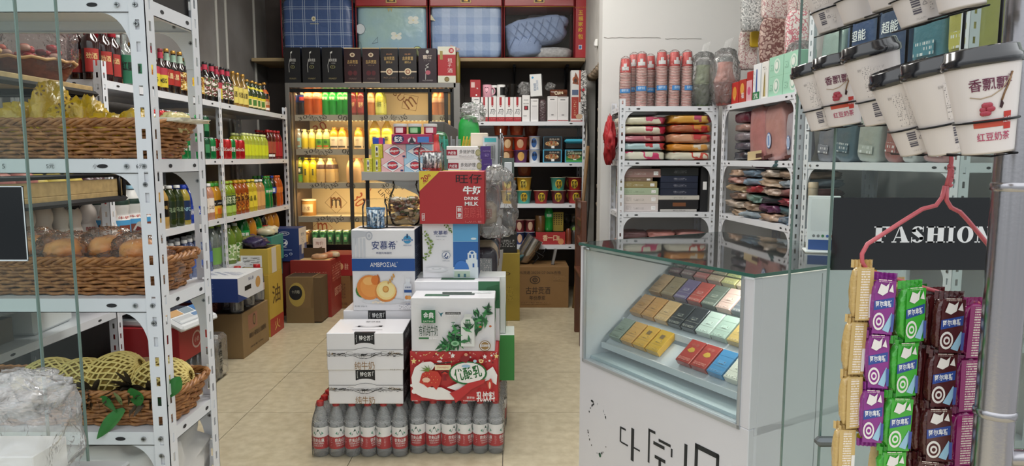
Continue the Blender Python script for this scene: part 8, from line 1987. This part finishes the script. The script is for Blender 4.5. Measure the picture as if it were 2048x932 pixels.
def tea_cup(face):
    h=.118;rb,rt=.0285,.043;g=G();g.lathe([(rb*.93,.004),(rb,0),(rb*1.01,.003),(rt,h)],cupm,36)
    def R(z):return rb+(rt-rb)*z/h
    l=G();l.lathe([(rt*1.03,h-.006),(rt*1.07,h-.004),(rt*1.07,h+.004),(rt*1.0,h+.007),(rt*.96,h+.016),(rt*.90,h+.018),(rt*.86,h+.014),(.001,h+.013)],lidb,36,capb=False,capt=False)
    d=G();a0=-math.pi/2

    def cp(a,b,z0,z1,m,n=5):
        vs=[]
        for i in range(n+1):
            t=a0+a+(b-a)*i/n;vs +=[((R(z)+.0005)*math.cos(t),(R(z)+.0005)*math.sin(t),z)for z in(z0,z1)]
        d.add(vs,[(2*i,2*i+2,2*i+3,2*i+1)for i in range(n)],m,True)

    def ct(s,a,z,w,hh,m,bold=.0):
        vs,fs,ar=text_shape(s,bold);d.add([((R(z+y*hh)+.0008)*math.cos(a0+a+x*w/R(z)),(R(z+y*hh)+.0008)*math.sin(a0+a+x*w/R(z)),z+y*hh)for x,y in vs],fs,m)
    if face == 'front':
        ct('香飘飘',-.05,.088,.043,.016,mg_,.01);ct('红豆',.55,.093,.006,.010,mg_);cp(-.6,.62,.034,.044,M('c8503c',.4));cp(.38,.66,.03,.052,M('c43a30',.4));cp(.38,.62,.012,.03,M('c8482c',.4))if 0 else None
        ct('红豆奶茶',.05,.022,.036,.011,M('b84a6a',.4),.01);ct('过瘾',.5,.042,.010,.008,WHT)
        q=R(.06)+.002
        for i in range(9):a=a0-.25+.06*(i % 5);d.blob((q*math.cos(a),q*math.sin(a),.052+.005*(i // 3)),(.004,.0015,.0035),M('a83a4a',.35),8,6)
        d.tube([((R(z)+.001)*math.cos(a0+a),(R(z)+.001)*math.sin(a0+a),z)for a,z in((.62,.10),(.5,.085),(.38,.075),(.3,.066))],.0012,M('8a6a4c',.3,metal=.4),5)
        d.tube([((R(z)+.0008)*math.cos(a0+a),(R(z)+.0008)*math.sin(a0+a),z)for a,z in((-.6,.074),(-.3,.071),(0,.073),(.3,.08),(.55,.094))],.0007,M('b8a48c',.4),4)
        d.add([((R(z)+.0014)*math.cos(a0+a),(R(z)+.0014)*math.sin(a0+a),z)for a,z in((.22,.058),(.30,.056),(.36,.062),(.28,.068))],[(0,1,2,3)],M('3a2024',.3))
    else:
        cp(-.35,.0,.048,.098,LINES('e6dedb',gy,220,330));cp(.05,.5,.050,.094,LINES('e6dedb','aaa4a4',260,420));cp(.45,.62,.012,.03,LINES('e6dedb',gy,260,300));ct('配料',-.42,.094,.006,.004,M(gy,.5));ct('♺',.28,.026,.006,.006,M('77727a',.5));ct('♲',.28,.036,.006,.006,M('77727a',.5))
        for i in range(7):zz=.014+.0034*i;cp(-.25,.10,zz,zz+(.0022 if i not in(2,)else .0008),M('5a5664',.5));
        cp(-.2,.2,.006,.008,LINES('e6dedb',gy,260,600))
        if face == 'back2':ct('香',.8,.09,.012,.014,mg_)
    return spec('milk_tea_cup',('cup',g),('lid',l),('print',d))


TC={k:tea_cup(k)for k in('front','back','back2')}
rackp=[];CP='milk tea cups in the wire rack'
for i,(ut,vt,ub,vb,Y,k,rz,ds)in enumerate(((1626,130,1652,256,1.29,'back',-.55,'leftmost milk tea cup of the lower row, ingredients side showing'),(1672,115,1690,250,1.23,'front',-.5,'milk tea cup with red beans, second in the lower row'),(1738,92,1768,245,1.11,'back',-.6,'milk tea cup with barcode, third in the lower row'),
                                               (1798,140,1842,302,1.00,'back',-.65,'tilted milk tea cup below the rest, barcode to the front'),(1868,122,1903,303,.93,'back',-.1,'milk tea cup hanging just above the pink hanger'),(1962,105,1975,305,.79,'front',-.4,'largest nearest milk tea cup with red bean print'),
                                               (1640,-75,1670,60,1.27,'back',-.9,'milk tea cup with red print at the left of the upper row'),(1690,-105,1722,40,1.18,'back',.5,'second milk tea cup of the upper row'),(1755,-140,1782,16,1.09,'back',.8,'third milk tea cup of the upper row'),(1805,-130,1846,45,.98,'back',-.6,'milk tea cup bottom with barcode in the upper row'),(1905,-170,1925,18,.90,'back2',.9,'last milk tea cup of the upper row before the pole'))):
    b=at(ub,vb,Y);t=at(ut,vt,Y);ax=(t-b);ry=math.atan2(ax.x,ax.z);s=ax.length/.130
    put(TC[k],ds,'milk tea',b,rz,CP,ry=0,sc_=s)
    o=bpy.data.objects[-1]
    for q in bpy.data.objects:
        if q.get('label')== ds:q.rotation_euler=(Matrix.Rotation(ry,4,'Y')@ Matrix.Rotation(rz,4,'Z')).to_euler()
    Rm=Matrix.Translation(b)@ Matrix.Rotation(ry,4,'Y')
    g=G();z=.042*s;r_=(.0285+.0145*.042/.118)*s+.0022;g.tube([Rm @ Vector((r_*math.cos(a),r_*math.sin(a),z))for a in[j*math.pi/12 for j in range(24)]],.0014,wire,6,closed=True);rackp.append(('cup_ring',g))
    g=G();r_=.030*s;g.tube([Rm @ Vector(q)for q in((-r_*.4,r_+.03,.0),(-r_*.4,-r_*.8,-.003),(r_*.7,-r_*.8,-.003),(r_*.7,r_+.03,0))],.0014,wire,6);rackp.append(('cup_support',g))
for u,Y,v0,v1 in((1694,1.32,-120,225),(1748,1.22,-120,205),(1806,1.11,-120,215),(1913,1.03,-120,262),(1985,.97,-120,262)):
    g=G();a=at(u,v0,Y);b=at(u,v1,Y);g.tube([(b.x,Y,b.z),(b.x,Y,a.z)],.0023,wire,8);rackp.append(('upright',g))
for v in(-90,215):g=G();g.tube([at(1640,v,1.36),at(1748,v,1.215),at(1806,v,1.105),at(1913,v,1.025),at(1985,v,.965)],.002,wire,6);rackp.append(('cross_bar',g))
put(spec('wire_cup_rack',*rackp),'black wire rack holding the milk tea cups by the door','rack',(0,0,0))
# pink clothes hanger
pk=M('c95f68',.4,coat=.3);HY=.99;PW=lambda u,v,dy=0:at(u,v,HY+dy)
g=G();g.tube([PW(1925,262,.02),PW(1908,270),PW(1900,290),PW(1903,320),PW(1899,350),PW(1893,372)],.0030,pk,10);g2=G()
g2.tube([PW(*p)for p in((1890,372),(1884,395),(1872,411),(1845,418),(1800,446),(1760,472),(1735,488),(1724,508),(1724,524),(1734,540),(1780,555),(1860,579),(1930,599),(2000,617),(2035,622),(2040,600),(2020,548),(1975,488),(1935,440),(1920,424),(1902,415),(1893,400),(1893,372))],.0032,pk,10)
for k in range(7):g.tube([PW(1900-3*math.sin(j*.8+k)+(6-k)*.3,330+k*6+j*1.0)for j in range(7)],.0032,pk,6)
put(spec('clothes_hanger',('hook',g),('frame',g2)),'pink plastic-coated wire clothes hanger hung with sweet packets','hanger',(0,0,0))
blul=M('2c4a98',.3,coat=.6)


def packet(w,c,kind):
    h=.088;g=G();m=M(c,.25,coat=.8,bump=.35,bs=70);g.blob((0,0,-h/2),(w*.49,.009,h*.44),m,18,16,.55,.12,5,int(w*1000)+len(c))
    for z in(0,-h):g.add([(-w/2+w*i/12,.0016*(-1)** i,z+dz)for dz in(-.006,.006)for i in range(13)],[(i,i+1,i+14,i+13)for i in range(12)],m)
    p=G();y=-.0105;e=M('eee9e4',.3,coat=.5)
    its=[('r',.12,.05,.88,.95,M(c,.25,coat=.8))]
    if kind == 0:its +=[('p',[(.12,.44),(.85,.52),(.85,.68),(.12,.60)],blul),('t','阿尔卑斯',.48,.56,.60,.11,WHT,.02,.12),('p',[(.5,.12),(.8,.42),(.9,.34),(.74,.08)],M('9fc8e0',.3)),('o',.34,.26,.22,.15,e),('o',.34,.26,.16,.11,M(c,.3)),('o',.34,.26,.11,.07,e),('o',.34,.26,.06,.035,M(c,.3)),('p',[(.2,.74),(.3,.9),(.5,.86),(.62,.92),(.58,.76),(.4,.70)],e),('p',[(.62,.78),(.74,.9),(.8,.76)],e),('r',.2,.93,.7,.97,LINES(c,'f0e4d8',300,260,.6)),('r',.8,.1,.9,.4,M('4a5aa0',.4))]
    elif kind == 1:its +=[('r',.3,.08,.7,.92,LINES(c,'f0e4d8',300,260,.6)),('r',.72,.1,.88,.5,e)]
    else:its +=[('r',.2,.55,.8,.9,LINES('e4e6ee','3a4a8a',20,420,.5)),('o',.5,.25,.28,.14,e),('o',.5,.25,.2,.1,M(c,.3)),('p',[(.15,.42),(.85,.46),(.85,.54),(.15,.5)],blul)]
    p.prints((-w/2,y,-h),(1,0,0),(0,0,1),w,h,its)
    return g.mesh('packet'),p.mesh('packet_print')


for i,(u,v,wpx,c,kd,n,ds)in enumerate(((1725,527,40,'d0b070',1,4,'cream strip of sweet packets at the hanger end'),(1746,548,22,'c8b41c',1,3,'narrow yellow strip of sweet packets'),(1769,553,44,'8a2c88',0,3,'purple strip of sweet packets'),(1795,562,34,'d4bc88',2,4,'cream strip of sweet packets with barcode beside the green one'),(1822,568,54,'3fae34',0,4,'bright green strip of sweet packets'),
                                         (1843,576,26,'2f7a38',2,4,'dark green narrow strip of sweet packets'),(1868,582,50,'5a2224',1,4,'brown strip of sweet packets with small print'),(1900,590,56,'4e1c20',0,4,'dark brown strip of sweet packets with swirl pictures'),(1950,602,54,'a01c70',1,4,'magenta strip of sweet packets next to the pole'),(1976,610,30,'4fae3c',2,4,'green strip of sweet packets half behind the pole'))):
    Y=HY+(.0,.018,-.012,.022,-.016,.016,.004,-.018,-.004,.024)[i];q=at(u,v,Y);w=wpx*1.1*Y/F_PX
    r=link('sweet_strip',None);r.location=(q.x,Y,q.z);r['label']=ds;r['category']='sweets';r['group']='strips of sweet packets on the hanger';r.rotation_euler=(0,0,(.0,.5,-.15,.3,.1,.4,.25,-.1,.2,.5)[i])
    me,mp=packet(w,c,kd)
    for j in range(n):a=link('packet',me,r);a.location=(-.004*j,.003*(j % 2),-.083*j);a.rotation_euler=(0,.03*math.sin(i+j*2),.12*math.sin(i*2+j));link('packet_print',mp,a)
# steel pole
st=M('b4b2b6',.22,metal=1.0,bump=.02,bs=200);x=at(2019,466,.91).x;PR_=.0245
g=G();g.lathe([(PR_,0),(PR_,2.3)],st,40);g2=G()
jr=[]
for v in(375,825):g2=G();z=at(2001,v,.91).z;g2.lathe([(PR_+.0002,z-.005),(PR_+.002,z-.003),(PR_+.002,z+.005),(PR_+.0002,z+.007)],st,40,capb=False,capt=False);jr.append(('joint_ring',g2))
g3=G();z=at(2001,915,.91).z;g3.tube([(0,0,z),(.3,0,z)],.012,st,20)
put(spec('steel_pole',('tube',g),*jr,('side_bar',g3)),'stainless steel pole in the foreground on the right','pole',(x,.91,0))
# clear plastic bag bottom left
bagf=CLEAR('ffffff',body=.22,rough=.16,bump=1,bs=16,edge=.08,bodycol='ffffff')
x0,z0_,w,h=rect(-120,770,118,1000,1.16)
g=G();g.blob((0,0,0),(w/2,.10,h/2),bagf,70,46,.6,.12,2.2,17,ridge=True);g.blob((.012,.01,h*.40),(w*.40,.07,h*.16),bagf,50,26,.8,.22,3,5,ridge=True)
c=carton(.16,.09,.13,M('e6e8e6',.5),[('p',[(.45,0),(1,0),(1,.62),(.75,.45),(.55,.3)],M('3f9a5c',.5)),('r',.55,.1,.95,.3,LINES('3f9a5c','cfe4d4',80,120))])
c.v=[(a,b,e-.19+.055)for a,b,e in c.v]
put(spec('plastic_bag',('bag',g),('packed_box',c)),'clear plastic bag holding a white and green pack, bottom left','bag',(x0+.01,1.16,z0_+h/2))
st_=G();zb_=z0_+.01;st_.box(-.3,-.14,zb_-.03,.15,.14,zb_,M('9a9c9c',.5),.004)
for a in(-.27,.12):st_.box(a-.012,-.12,0,a+.012,.12,zb_-.03,M('8a8c8c',.5))
put(spec('low_table',st_),'low grey stand under the clear plastic bag','stand',(x0,1.16,0))
